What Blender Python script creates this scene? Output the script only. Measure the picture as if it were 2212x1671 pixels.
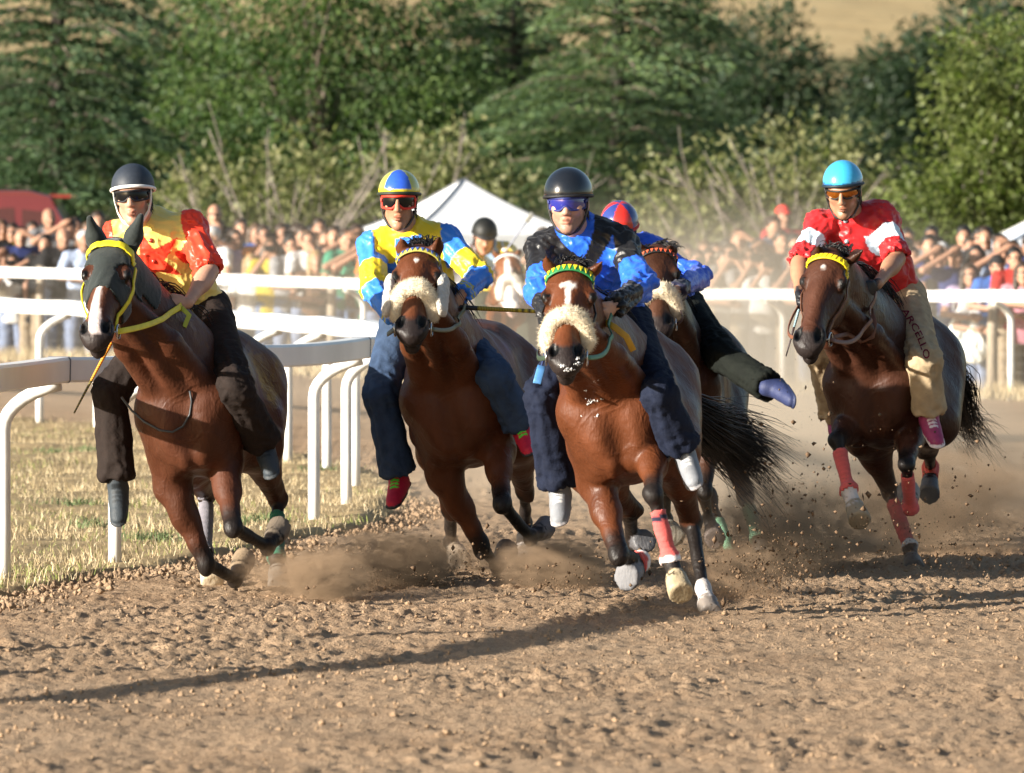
import bpy, bmesh, math, random
import numpy as np
from mathutils import Vector, Matrix

for _o in list(bpy.data.objects):
    bpy.data.objects.remove(_o, do_unlink=True)
SC = bpy.context.scene
COL = SC.collection
R = math.radians
SKIP = set()

# ------------------------------------------------------------------ camera, sky, sun, exposure
FPX, CAMZ, HORIZON = 15000.0, 1.63, 517.0          # focal length in units of a 2212 x 1671 picture
PITCH = math.atan((835.5 - HORIZON) / FPX)
cam_data = bpy.data.cameras.new('camera')
cam = bpy.data.objects.new('camera', cam_data)
COL.objects.link(cam)
cam.location = (0, 0, CAMZ)
cam.rotation_euler = (math.pi / 2 - PITCH, 0, 0)
cam_data.sensor_width = 36.0
cam_data.lens = 36.0 * FPX / 2212.0
cam_data.clip_start = 0.5
cam_data.clip_end = 5000
cam_data.dof.use_dof = True
cam_data.dof.focus_distance = 32.0
cam_data.dof.aperture_fstop = 7.0
SC.camera = cam

SUN_EL, SUN_AZ = R(14.0), R(30.0)                   # low evening sun, from the left and a little from the camera's side
SUN_DIR = Vector((-math.cos(SUN_EL) * math.cos(SUN_AZ), -math.cos(SUN_EL) * math.sin(SUN_AZ), math.sin(SUN_EL)))
world = bpy.data.worlds.new('World')
SC.world = world
world.use_nodes = True
_wt = world.node_tree
_bg = _wt.nodes['Background']
_sky = _wt.nodes.new('ShaderNodeTexSky')
_sky.sky_type = 'NISHITA'
_sky.sun_disc = False
_sky.sun_elevation = SUN_EL
_sky.sun_rotation = math.atan2(SUN_DIR.x, SUN_DIR.y)
_sky.air_density = 1.0
_sky.dust_density = 1.5
_wt.links.new(_sky.outputs[0], _bg.inputs[0])
_bg.inputs[1].default_value = 0.065
_sl = bpy.data.lights.new('sun', 'SUN')
_sl.energy = 5.0
_sl.angle = R(0.55)
_sl.color = (1.0, 0.93, 0.82)
sun = bpy.data.objects.new('sun', _sl)
COL.objects.link(sun)
sun.rotation_euler = SUN_DIR.to_track_quat('Z', 'Y').to_euler()
SC.view_settings.view_transform = 'Standard'
SC.view_settings.look = 'None'
SC.view_settings.gamma = 1.0
SC.view_settings.use_curve_mapping = False
SC.view_settings.exposure = 1.38
SC.cycles.max_bounces = 6
SC.cycles.transparent_max_bounces = 8
SC.cycles.volume_bounces = 0
SC.cycles.use_denoising = True

# ------------------------------------------------------------------ small helpers
def lerp(a, b, t): return a + (b - a) * t
def sstep(e0, e1, x):
    t = np.clip((x - e0) / (e1 - e0), 0, 1)
    return t * t * (3 - 2 * t)
def V(*a): return np.array(a, dtype=np.float64)
def nrm(v):
    v = np.asarray(v, float)
    return v / max(np.linalg.norm(v), 1e-9)

_cp, _sp = math.cos(PITCH), math.sin(PITCH)
def ray(px, py):
    u, v = (px - 1106.0) / FPX, (py - 835.5) / FPX
    return V(u, _cp - v * _sp, -_sp - v * _cp)
def at(px, py, Y):
    d = ray(px, py)
    return V(0, 0, CAMZ) + d * (Y / d[1])
def to_px(p):
    q = np.asarray(p, float) - V(0, 0, CAMZ)
    z = q[1] * _cp - q[2] * _sp
    y = q[1] * _sp + q[2] * _cp
    return 1106 + FPX * q[0] / z, 835.5 - FPX * y / z
def reach(start, px, py, L, far):
    """the point seen at (px,py) that lies a bone's length L from start, behind (far=1) or in front (far=-1)"""
    d = nrm(ray(px, py)); o = V(0, 0, CAMZ) - start
    b = d @ o; c = o @ o - L * L
    disc = b * b - c
    if disc < 0:
        p = V(0, 0, CAMZ) + d * (-b)
        return start + nrm(p - start) * L
    return V(0, 0, CAMZ) + d * (-b + far * math.sqrt(disc))

def _hash(i, j, k, seed):
    n = (i * 374761393 + j * 668265263 + k * 2147483647 + seed * 144665) & 0xffffffff
    n = ((n ^ (n >> 13)) * 1274126177) & 0xffffffff
    return ((n ^ (n >> 16)) & 0xffff).astype(np.float32) / 65535.0
def noise3(p, seed=0):
    """smooth value noise in -1..1 at the rows of p"""
    p = np.asarray(p, np.float32)
    if p.shape[1] == 2: p = np.concatenate([p, np.zeros((len(p), 1), np.float32)], 1)
    f = np.floor(p); i = f.astype(np.int64); t = p - f; t = t * t * (3 - 2 * t)
    out = np.zeros(len(p), np.float32)
    for dx in (0, 1):
        for dy in (0, 1):
            for dz in (0, 1):
                w = (t[:, 0] if dx else 1 - t[:, 0]) * (t[:, 1] if dy else 1 - t[:, 1]) * (t[:, 2] if dz else 1 - t[:, 2])
                out += w * _hash(i[:, 0] + dx, i[:, 1] + dy, i[:, 2] + dz, seed)
    return out * 2 - 1
def fbm(p, octaves=4, seed=0, gain=0.5):
    p = np.asarray(p, np.float32); a, s, o = 1.0, 0.0, 0
    for q in range(octaves):
        o = o + a * noise3(p * (2.03 ** q) + 17.3 * q, seed + q); s += a; a *= gain
    return o / s

# ------------------------------------------------------------------ objects
def mesh_from(name, verts, faces, cols=None, smooth=True, uv=None):
    """faces: (n,3)/(n,4) array or a list of lists"""
    me = bpy.data.meshes.new(name)
    verts = np.asarray(verts, np.float32).reshape(-1, 3)
    if isinstance(faces, np.ndarray):
        n, k = faces.shape
        me.vertices.add(len(verts)); me.vertices.foreach_set('co', verts.ravel())
        me.loops.add(n * k); me.loops.foreach_set('vertex_index', faces.astype(np.int32).ravel())
        me.polygons.add(n)
        me.polygons.foreach_set('loop_start', np.arange(0, n * k, k, dtype=np.int32))
        me.update(calc_edges=True)
    else:
        me.from_pydata([tuple(v) for v in verts], [], faces)
    if cols is not None:
        a = me.color_attributes.new('Col', 'FLOAT_COLOR', 'POINT')
        c = np.ones((len(verts), 4), np.float32); c[:, :3] = cols
        a.data.foreach_set('color', c.ravel())
    if smooth:
        me.polygons.foreach_set('use_smooth', np.ones(len(me.polygons), bool))
    me.validate()
    return me
def obj(name, me, mat=None, parent=None, loc=None):
    o = bpy.data.objects.new(name, me)
    COL.objects.link(o)
    if mat is not None and me is not None and len(me.materials) == 0:
        me.materials.append(mat)
    if parent is not None: o.parent = parent
    if loc is not None: o.location = loc
    return o
def thin(o, ratio):
    """fewer faces where the surface is flat"""
    m = o.modifiers.new('thin', 'DECIMATE'); m.ratio = ratio
    me = bpy.data.meshes.new_from_object(o.evaluated_get(bpy.context.evaluated_depsgraph_get()))
    o.modifiers.clear(); old = o.data; o.data = me; bpy.data.meshes.remove(old)
    me.polygons.foreach_set('use_smooth', np.ones(len(me.polygons), bool))
    return o
def empty(name, loc=(0, 0, 0), rz=0):
    o = bpy.data.objects.new(name, None)
    COL.objects.link(o); o.location = tuple(loc); o.rotation_euler = (0, 0, rz)
    o.empty_display_size = 0.1
    return o
def tag(o, label=None, cat=None, group=None, kind=None):
    if label: o['label'] = label
    if cat: o['category'] = cat
    if group: o['group'] = group
    if kind: o['kind'] = kind
    return o

class MB:
    """collects simple shapes into one mesh"""
    def __init__(s): s.v, s.f, s.c, s.n = [], [], [], 0
    def add(s, v, f, col=None):
        v = np.asarray(v, float).reshape(-1, 3)
        s.v.append(v); s.f += [[i + s.n for i in q] for q in f]; s.n += len(v)
        s.c.append(np.tile(np.array(col if col is not None else (1, 1, 1), float), (len(v), 1)) if np.ndim(col) < 2 else np.asarray(col))
        return s
    def tube(s, pts, rad, seg=8, col=None, cap=True, up=(0, 0, 1), flat=1.0):
        pts = [np.asarray(p, float) for p in pts]; n = len(pts)
        rad = [rad] * n if np.isscalar(rad) else list(rad)
        V_, F = [], []
        prev = None
        for i in range(n):
            t = nrm(pts[min(i + 1, n - 1)] - pts[max(i - 1, 0)])
            if prev is None:
                a = np.asarray(up, float)
                if abs(a @ t) > 0.95: a = V(1, 0, 0) if abs(t[0]) < .9 else V(0, 1, 0)
            else: a = prev
            b = nrm(np.cross(t, a)); a = nrm(np.cross(b, t)); prev = a
            for k in range(seg):
                w = 2 * math.pi * k / seg
                V_.append(pts[i] + rad[i] * (a * math.cos(w) * flat + b * math.sin(w)))
        for i in range(n - 1):
            for k in range(seg):
                k2 = (k + 1) % seg
                F.append([i * seg + k, i * seg + k2, (i + 1) * seg + k2, (i + 1) * seg + k])
        if cap:
            F.append(list(range(seg))[::-1]); F.append([(n - 1) * seg + k for k in range(seg)])
        return s.add(V_, F, col)
    def sweep(s, pts, prof, sides, ups, col=None):
        """closed profile [(a,b)] swept along pts with given side/up vectors"""
        k = len(prof); n = len(pts); V_, F = [], []
        for p, sd, u in zip(pts, sides, ups):
            for a, b in prof: V_.append(np.asarray(p) + np.asarray(sd) * a + np.asarray(u) * b)
        for i in range(n - 1):
            for j in range(k):
                j2 = (j + 1) % k
                F.append([i * k + j, i * k + j2, (i + 1) * k + j2, (i + 1) * k + j])
        F.append(list(range(k))[::-1]); F.append([(n - 1) * k + j for j in range(k)])
        return s.add(V_, F, col)
    def box(s, c, size, col=None, rot=None):
        c = np.asarray(c, float); h = np.asarray(size, float) / 2
        v = np.array([[x, y, z] for x in (-1, 1) for y in (-1, 1) for z in (-1, 1)]) * h
        if rot is not None: v = v @ np.asarray(rot).T
        return s.add(v + c, [[0, 1, 3, 2], [4, 6, 7, 5], [0, 4, 5, 1], [2, 3, 7, 6], [0, 2, 6, 4], [1, 5, 7, 3]], col)
    def build(s, name, mat, parent=None, smooth=False, loc=None):
        me = mesh_from(name, np.concatenate(s.v), s.f, np.concatenate(s.c), smooth)
        return obj(name, me, mat, parent, loc)

# ------------------------------------------------------------------ implicit surfaces: smooth unions of tapered limbs, meshed as one continuous skin
class Field:
    def __init__(s, lo, hi, h, sharp=6.0):
        s.h = h; s.lo = np.asarray(lo, float); s.sharp = sharp
        s.n = np.ceil((np.asarray(hi, float) - s.lo) / h).astype(int) + 1
        s.d = np.full(tuple(s.n), 0.5, np.float32)
        s.c = np.zeros(tuple(s.n) + (3,), np.float32)
    def _sl(s, lo, hi):
        a = np.clip(np.floor((lo - s.lo) / s.h).astype(int), 0, s.n)
        b = np.clip(np.ceil((hi - s.lo) / s.h).astype(int) + 1, 0, s.n)
        if np.any(b - a < 1): return None, None
        sl = tuple(slice(x, y) for x, y in zip(a, b))
        g = np.stack(np.meshgrid(*[(np.arange(x, y) * s.h + l).astype(np.float32) for x, y, l in zip(a, b, s.lo)], indexing='ij'), -1)
        return sl, g
    def _merge(s, sl, d, k, col, op):
        cur = s.d[sl]
        if op == 'sub':
            h = np.clip(0.5 - 0.5 * (cur + d) / k, 0, 1)
            s.d[sl] = cur * (1 - h) - d * h + k * h * (1 - h)
            if col is not None:
                w = np.clip((h - .5) * s.sharp + .5, 0, 1)[..., None]
                s.c[sl] = s.c[sl] * (1 - w) + np.array(col, np.float32) * w
            return
        h = np.clip(0.5 + 0.5 * (cur - d) / k, 0, 1)
        s.d[sl] = cur * (1 - h) + d * h - k * h * (1 - h)
        if col is not None:
            w = np.clip((h - .5) * s.sharp + .5, 0, 1)[..., None]
            s.c[sl] = s.c[sl] * (1 - w) + np.array(col, np.float32) * w
    def cone(s, a, b, ra, rb, k=0.03, col=None, flat=None, q=1.0, op='add', cut=None, cut2=None):
        """tapered limb from a to b; flattened along the vector flat to the ratio q; cut by planes (point, outward normal)"""
        a = np.asarray(a, float); b = np.asarray(b, float)
        m = max(ra, rb) * max(1, q) + k + 2 * s.h
        sl, p = s._sl(np.minimum(a, b) - m, np.maximum(a, b) + m)
        if sl is None: return
        P = p
        if flat is not None:
            n = nrm(flat).astype(np.float32)
            e = np.float32(1 / q - 1)
            P = p + ((p - a.astype(np.float32)) @ n)[..., None] * n * e
            b = b + ((b - a) @ n) * n * (1 / q - 1)
        ba = (b - a).astype(np.float32); l2 = float(ba @ ba)
        pa = P - a.astype(np.float32)
        if l2 < 1e-10:
            d = np.sqrt((pa * pa).sum(-1)) - max(ra, rb)
        else:
            rr = ra - rb; a2 = l2 - rr * rr; il2 = 1 / l2
            y = pa @ ba; z = y - l2
            t = pa * l2 - ba * y[..., None]
            x2 = (t * t).sum(-1)
            y2 = y * y * l2; z2 = z * z * l2
            kk = math.copysign(1, rr) * rr * rr * x2
            d = (np.sqrt(np.maximum(x2 * max(a2, 0) * il2, 0)) + y * rr) * il2 - ra
            c1 = np.sign(z) * a2 * z2 > kk
            c2 = np.sign(y) * a2 * y2 < kk
            d = np.where(c1, np.sqrt(np.maximum(x2 + z2, 0)) * il2 - rb, np.where(c2, np.sqrt(np.maximum(x2 + y2, 0)) * il2 - ra, d))
        for ct in (cut, cut2):
            if ct is not None:
                d = np.maximum(d, (p - np.asarray(ct[0], np.float32)) @ nrm(ct[1]).astype(np.float32))
        s._merge(sl, d, k, col, op)
    def ell(s, c, axes, rad, k=0.03, col=None, op='add', cut=None):
        """ellipsoid: axes rows are unit vectors"""
        c = np.asarray(c, float); A = np.asarray(axes, float); r = np.asarray(rad, float)
        ext = np.sqrt(((A * r[:, None]) ** 2).sum(0)) + k + 2 * s.h
        sl, p = s._sl(c - ext, c + ext)
        if sl is None: return
        l = (p - c.astype(np.float32)) @ A.T.astype(np.float32)
        k0 = np.sqrt(((l / r.astype(np.float32)) ** 2).sum(-1)) + 1e-6
        k1 = np.sqrt(((l / (r * r).astype(np.float32)) ** 2).sum(-1)) + 1e-6
        d = k0 * (k0 - 1) / k1
        if cut is not None:
            d = np.maximum(d, (p - np.asarray(cut[0], np.float32)) @ nrm(cut[1]).astype(np.float32))
        s._merge(sl, d, k, col, op)
    def value(s, p):
        p = np.asarray(p, float).reshape(-1, 3)
        u = np.clip((p - s.lo) / s.h, 0, s.n - 1.001); i = u.astype(int); t = u - i
        o = 0
        for dx in (0, 1):
            for dy in (0, 1):
                for dz in (0, 1):
                    w = (t[:, 0] if dx else 1 - t[:, 0]) * (t[:, 1] if dy else 1 - t[:, 1]) * (t[:, 2] if dz else 1 - t[:, 2])
                    o = o + w * s.d[i[:, 0] + dx, i[:, 1] + dy, i[:, 2] + dz]
        return o
    def hit(s, p, d, off=0.0, maxd=0.4):
        """walks from inside at p along d to the skin, then off further"""
        d = nrm(d); ts = np.arange(0, maxd, s.h * .5)
        v = s.value(np.asarray(p) + ts[:, None] * d)
        out = np.where(v > 0)[0]
        t = ts[out[0]] if len(out) else maxd
        return np.asarray(p) + d * (t + off)
    def mesh(s):
        d = s.d; ins = d < 0
        acc = np.zeros(tuple(s.n - 1), np.int8)
        for dx in (0, 1):
            for dy in (0, 1):
                for dz in (0, 1):
                    acc += ins[dx:d.shape[0] - 1 + dx, dy:d.shape[1] - 1 + dy, dz:d.shape[2] - 1 + dz]
        idx = np.argwhere((acc > 0) & (acc < 8))
        pos = np.zeros((len(idx), 3), np.float32); cnt = np.zeros(len(idx), np.float32)
        corners = [(x, y, z) for x in (0, 1) for y in (0, 1) for z in (0, 1)]
        val = {c: d[idx[:, 0] + c[0], idx[:, 1] + c[1], idx[:, 2] + c[2]] for c in corners}
        for a in corners:
            for ax in range(3):
                if a[ax] == 0:
                    b = tuple(1 if q == ax else a[q] for q in range(3))
                    va, vb = val[a], val[b]
                    m = (va < 0) != (vb < 0)
                    t = np.where(m, va / np.where(m, va - vb, 1), 0)
                    q = np.zeros((len(idx), 3), np.float32) + np.array(a, np.float32); q[:, ax] += t
                    pos += q * m[:, None]; cnt += m
        rel = pos / cnt[:, None]
        verts = (idx + rel) * s.h + s.lo
        vid = np.full(tuple(s.n - 1), -1, np.int32); vid[idx[:, 0], idx[:, 1], idx[:, 2]] = np.arange(len(idx))
        faces = []
        for ax in range(3):
            o1, o2 = (ax + 1) % 3, (ax + 2) % 3
            sa = [slice(None)] * 3; sb = [slice(None)] * 3
            sa[ax] = slice(0, -1); sb[ax] = slice(1, None)
            e = ins[tuple(sa)] != ins[tuple(sb)]
            ei = np.argwhere(e)
            ei = ei[(ei[:, o1] > 0) & (ei[:, o2] > 0) & (ei[:, o1] < s.n[o1] - 1) & (ei[:, o2] < s.n[o2] - 1)]
            q = []
            for u, w in ((1, 1), (0, 1), (0, 0), (1, 0)):
                c = ei.copy(); c[:, o1] -= u; c[:, o2] -= w
                q.append(vid[c[:, 0], c[:, 1], c[:, 2]])
            q = np.stack(q, 1)
            inside_first = ins[ei[:, 0], ei[:, 1], ei[:, 2]]
            q[~inside_first] = q[~inside_first][:, ::-1]
            faces.append(q)
        faces = np.concatenate(faces)
        faces = faces[(faces >= 0).all(1)]
        # colour at the nearest grid point
        g = np.clip(np.round(idx + rel).astype(int), 0, s.n - 1)
        return verts, faces, s.c[g[:, 0], g[:, 1], g[:, 2]].copy()
def relax(v, f, it=2, lam=0.5):
    e = np.concatenate([f[:, [0, 1]], f[:, [1, 2]], f[:, [2, 3]], f[:, [3, 0]]])
    n = len(v)
    for _ in range(it):
        acc = np.zeros((n, 3)); c = np.bincount(e[:, 0], minlength=n) + np.bincount(e[:, 1], minlength=n)
        for q in range(3):
            acc[:, q] = np.bincount(e[:, 0], v[e[:, 1], q], n) + np.bincount(e[:, 1], v[e[:, 0], q], n)
        v = v + lam * (acc / np.maximum(c, 1)[:, None] - v)
    return v
def normals(v, f):
    a = np.cross(v[f[:, 2]] - v[f[:, 0]], v[f[:, 3]] - v[f[:, 1]]) if f.shape[1] == 4 else np.cross(v[f[:, 1]] - v[f[:, 0]], v[f[:, 2]] - v[f[:, 0]])
    n = np.zeros_like(v)
    for k in range(f.shape[1]):
        for q in range(3): n[:, q] += np.bincount(f[:, k], a[:, q], len(v))
    return n / np.maximum(np.linalg.norm(n, axis=1), 1e-12)[:, None]
def seg_t(p, a, b):
    """position 0..1 along a->b and distance from that segment, of each row of p"""
    ab = np.asarray(b) - np.asarray(a); t = ((p - a) @ ab) / (ab @ ab)
    tc = np.clip(t, 0, 1)
    return t, np.linalg.norm(p - (np.asarray(a) + tc[:, None] * ab), axis=1)
def extract(v, f, n, mask, off, back=0.006):
    """a close-fitting shell over the masked skin: an outer face moved out by off and a rim turned in"""
    keep = mask[f].all(1)
    ff = f[keep]
    used = np.unique(ff); mp = np.full(len(v), -1); mp[used] = np.arange(len(used))
    o = off if np.isscalar(off) else off[used][:, None]
    return v[used] + n[used] * o, mp[ff], used
def rim_close(v, f, n, depth):
    """turns the open border of a shell inwards by depth"""
    e = np.concatenate([f[:, [0, 1]], f[:, [1, 2]], f[:, [2, 3]], f[:, [3, 0]]])
    key = np.sort(e, 1); _, inv, cnt = np.unique(key, axis=0, return_inverse=True, return_counts=True)
    b = e[cnt[inv.ravel()] == 1]
    used = np.unique(b); mp = np.full(len(v), -1); mp[used] = np.arange(len(used)) + len(v)
    v2 = np.concatenate([v, v[used] - n[used] * depth])
    return v2, np.concatenate([f, np.stack([b[:, 1], b[:, 0], mp[b[:, 0]], mp[b[:, 1]]], 1)])

# ------------------------------------------------------------------ materials
MATS = {}
def nodes_of(name):
    m = bpy.data.materials.new(name); m.use_nodes = True
    t = m.node_tree; b = t.nodes['Principled BSDF']
    MATS[name] = m
    return m, t, b
def link(t, a, b): t.links.new(a, b)
def mat(name, col=None, rough=0.6, metal=0.0, spec=0.5, attr=False, objcol=False, var=0.0, vscale=8.0, bump=0.0, bscale=60.0,
        sheen=0.0, coat=0.0, trans=0.0, detail=4.0, vdark=None, stretch=None, sss=0.0, rvar=0.0):
    if name in MATS: return MATS[name]
    m, t, b = nodes_of(name)
    b.inputs['Roughness'].default_value = rough
    b.inputs['Metallic'].default_value = metal
    b.inputs['Specular IOR Level'].default_value = spec
    b.inputs['Sheen Weight'].default_value = sheen
    b.inputs['Coat Weight'].default_value = coat
    b.inputs['Transmission Weight'].default_value = trans
    if sss:
        b.inputs['Subsurface Weight'].default_value = sss
        b.inputs['Subsurface Radius'].default_value = (0.012, 0.005, 0.003)
    src = None
    if attr:
        n = t.nodes.new('ShaderNodeAttribute'); n.attribute_name = 'Col'; src = n.outputs['Color']
    elif objcol:
        n = t.nodes.new('ShaderNodeObjectInfo'); src = n.outputs['Color']
    else:
        n = t.nodes.new('ShaderNodeRGB'); n.outputs[0].default_value = (*col, 1); src = n.outputs[0]
    tc = t.nodes.new('ShaderNodeTexCoord'); co = tc.outputs['Object']
    if stretch:
        mp = t.nodes.new('ShaderNodeMapping'); mp.inputs['Scale'].default_value = stretch
        link(t, co, mp.inputs[0]); co = mp.outputs[0]
    if var:
        nz = t.nodes.new('ShaderNodeTexNoise'); nz.inputs['Scale'].default_value = vscale; nz.inputs['Detail'].default_value = detail
        link(t, co, nz.inputs['Vector'])
        mr = t.nodes.new('ShaderNodeMapRange'); mr.inputs[1].default_value = .3; mr.inputs[2].default_value = .7
        mr.inputs[3].default_value = 1 - var; mr.inputs[4].default_value = 1 + var
        link(t, nz.outputs[0], mr.inputs[0])
        mx = t.nodes.new('ShaderNodeVectorMath'); mx.operation = 'SCALE'
        link(t, src, mx.inputs[0]); link(t, mr.outputs[0], mx.inputs['Scale']); src = mx.outputs[0]
        if rvar:
            m2 = t.nodes.new('ShaderNodeMapRange'); m2.inputs[1].default_value = .3; m2.inputs[2].default_value = .7
            m2.inputs[3].default_value = max(rough - rvar, .05); m2.inputs[4].default_value = rough + rvar
            link(t, nz.outputs[0], m2.inputs[0]); link(t, m2.outputs[0], b.inputs['Roughness'])
    link(t, src, b.inputs['Base Color'])
    if bump:
        nz = t.nodes.new('ShaderNodeTexNoise'); nz.inputs['Scale'].default_value = bscale; nz.inputs['Detail'].default_value = 5
        link(t, co, nz.inputs['Vector'])
        bp = t.nodes.new('ShaderNodeBump'); bp.inputs['Strength'].default_value = bump; bp.inputs['Distance'].default_value = 0.01
        link(t, nz.outputs[0], bp.inputs['Height']); link(t, bp.outputs[0], b.inputs['Normal'])
    return m
# ------------------------------------------------------------------ terrain
POSTS = [(-6.7, 20.4), (-5.5, 22.8), (-4.45, 24.7), (-3.5, 26.9), (-2.85, 29.8), (-2.41, 32.9), (-1.98, 34.6), (-1.62, 36.6), (-1.13, 39.6), (-1.0, 41.9), (-1.016, 44.95), (-1.28, 48.0), (-1.62, 50.2),
         (-2.0, 52.0), (-2.45, 54.0), (-2.93, 56.0), (-3.46, 57.9), (-4.05, 59.5), (-4.9, 61.5), (-6.0, 63.8), (-7.4, 66.0), (-9.0, 68.0)]
OUT_A, OUT_B = np.array((7.7, 71.2)), np.array((-8.6, 86.2))            # line of the far rail
OUT_DIR = nrm(OUT_B - OUT_A); OUT_N = np.array((OUT_DIR[1], -OUT_DIR[0])) * (1 if OUT_DIR[0] > 0 else -1)
if OUT_N[1] > 0: OUT_N = -OUT_N                                           # towards the track
def G(x, y):
    x = np.asarray(x, float); y = np.asarray(y, float)
    z = .21 * sstep(2.5, -6.5, x) * sstep(50, 84, y)
    beyond = -((x - OUT_A[0]) * OUT_N[0] + (y - OUT_A[1]) * OUT_N[1])    # metres behind the far rail
    z = z - .10 * sstep(.3, 1.2, beyond) - .30 * sstep(6, 14, beyond)
    return z
def g(x, y): return float(G(x, y))

def field_material():
    """dry grass near by, green scrub on the lower slope, golden stubble higher up the hill"""
    m, t, b = nodes_of('dry_field'); b.inputs['Roughness'].default_value = 1; b.inputs['Specular IOR Level'].default_value = .1
    tc = t.nodes.new('ShaderNodeTexCoord'); sp = t.nodes.new('ShaderNodeSeparateXYZ'); link(t, tc.outputs['Object'], sp.inputs[0])
    def nz(sc, de):
        n = t.nodes.new('ShaderNodeTexNoise'); n.inputs['Scale'].default_value = sc; n.inputs['Detail'].default_value = de; link(t, tc.outputs['Object'], n.inputs['Vector']); return n
    n1, n2 = nz(.06, 4), nz(.35, 8)
    def ramp(lo, hi):
        a = t.nodes.new('ShaderNodeMath'); a.operation = 'MULTIPLY_ADD'; a.inputs[1].default_value = 60; link(t, n1.outputs[0], a.inputs[0]); link(t, sp.outputs[1], a.inputs[2])
        r_ = t.nodes.new('ShaderNodeMapRange'); r_.inputs[1].default_value = lo + 30; r_.inputs[2].default_value = hi + 30; link(t, a.outputs[0], r_.inputs[0]); return r_
    def mix(f_, c1, c2):
        x = t.nodes.new('ShaderNodeMix'); x.data_type = 'RGBA'; link(t, f_, x.inputs[0])
        for i_, c in ((6, c1), (7, c2)):
            if isinstance(c, tuple): x.inputs[i_].default_value = (*c, 1)
            else: link(t, c, x.inputs[i_])
        return x.outputs[2]
    straw = mix(n2.outputs[0], (.30, .22, .11), (.48, .37, .20)); scrub = mix(n2.outputs[0], (.035, .05, .02), (.09, .10, .04))
    c = mix(ramp(105, 125).outputs[0], straw, scrub); c = mix(ramp(285, 300).outputs[0], c, straw)
    link(t, c, b.inputs['Base Color'])
    bp = t.nodes.new('ShaderNodeBump'); bp.inputs['Strength'].default_value = .5; bp.inputs['Distance'].default_value = .3; link(t, n2.outputs[0], bp.inputs['Height']); link(t, bp.outputs[0], b.inputs['Normal'])
field_material()
def dirt_material():
    m, t, b = nodes_of('dirt')
    tc = t.nodes.new('ShaderNodeTexCoord')
    def nz(scale, detail, rough=.6):
        n = t.nodes.new('ShaderNodeTexNoise'); n.inputs['Scale'].default_value = scale; n.inputs['Detail'].default_value = detail; n.inputs['Roughness'].default_value = rough
        link(t, tc.outputs['Object'], n.inputs['Vector']); return n
    a, c, d = nz(1.6, 6), nz(40, 5, .7), nz(120, 3)
    r = t.nodes.new('ShaderNodeValToRGB')
    r.color_ramp.elements[0].position = .3; r.color_ramp.elements[0].color = (.345, .222, .132, 1)
    r.color_ramp.elements[1].position = .72; r.color_ramp.elements[1].color = (.580, .415, .272, 1)
    mx = t.nodes.new('ShaderNodeMath'); mx.operation = 'MULTIPLY_ADD'; mx.inputs[1].default_value = .55
    m2 = t.nodes.new('ShaderNodeMath'); m2.operation = 'MULTIPLY'; m2.inputs[1].default_value = .45
    link(t, c.outputs[0], mx.inputs[0]); link(t, a.outputs[0], m2.inputs[0]); link(t, m2.outputs[0], mx.inputs[2]); link(t, mx.outputs[0], r.inputs[0])
    link(t, r.outputs[0], b.inputs['Base Color'])
    b.inputs['Roughness'].default_value = 1; b.inputs['Specular IOR Level'].default_value = .1
    bp = t.nodes.new('ShaderNodeBump'); bp.inputs['Strength'].default_value = .9; bp.inputs['Distance'].default_value = .04
    link(t, c.outputs[0], bp.inputs['Height'])
    b2 = t.nodes.new('ShaderNodeBump'); b2.inputs['Strength'].default_value = .5; b2.inputs['Distance'].default_value = .008
    link(t, d.outputs[0], b2.inputs['Height']); link(t, bp.outputs[0], b2.inputs['Normal']); link(t, b2.outputs[0], b.inputs['Normal'])
dirt_material()
mat('grass_soil', (.34, .25, .135), rough=1, spec=.1, var=.3, vscale=3, detail=8, bump=.8, bscale=25)
mat('grass_blade', attr=True, rough=.8, spec=.2)

def track_z(x, y):
    p = np.stack([x, y], 1)
    near = sstep(60, 30, y)
    low = .025 * fbm(p * .55, 3, 41) + .018 * fbm(p * np.array([1.6, .9]), 3, 51)
    a = noise3(p * 7.5, 61); b = noise3(p * 17 + a[:, None] * .4, 62); c = noise3(p * 38, 63); e = noise3(p * 3.1, 66)
    churn = .40 + .45 * sstep(-.25, .45, fbm(p * .8, 2, 65) + .25 * sstep(27, 33, y) - .2 * sstep(27, 22, y))
    cl = (np.maximum(a, 0) ** 1.5 * .014 + np.maximum(b, 0) ** 1.3 * .020 + np.maximum(c, 0) ** 1.2 * .028 + noise3(p * 62, 67) * .012 - np.maximum(-e, 0) ** 2 * .008) * churn
    return G(x, y) - .012 + low * .9 + cl * (.25 + .75 * near)
def grid_mesh(name, xs, ys, zf, mt, kind='structure', parent=None):
    X, Y_ = np.meshgrid(xs, ys); z = zf(X.ravel(), Y_.ravel())
    n, m = len(xs), len(ys); i = np.arange(n * m).reshape(m, n)
    f = np.stack([i[:-1, :-1], i[:-1, 1:], i[1:, 1:], i[1:, :-1]], -1).reshape(-1, 4)
    o = obj(name, mesh_from(name, np.stack([X.ravel(), Y_.ravel(), z], 1), f), mt, parent)
    if kind: o['kind'] = kind
    return o
def hills(x, y):
    z = G(x, y) - .10
    z = z - .35 * sstep(96, 108, y) + 30 * sstep(150, 520, y) * (.75 + .25 * np.sin(x * .012 + 1.2)) + 55 * sstep(400, 1300, y)
    return z + .35 * fbm(np.stack([x, y], 1) * .06, 3, 9) * sstep(125, 170, y)
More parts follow.
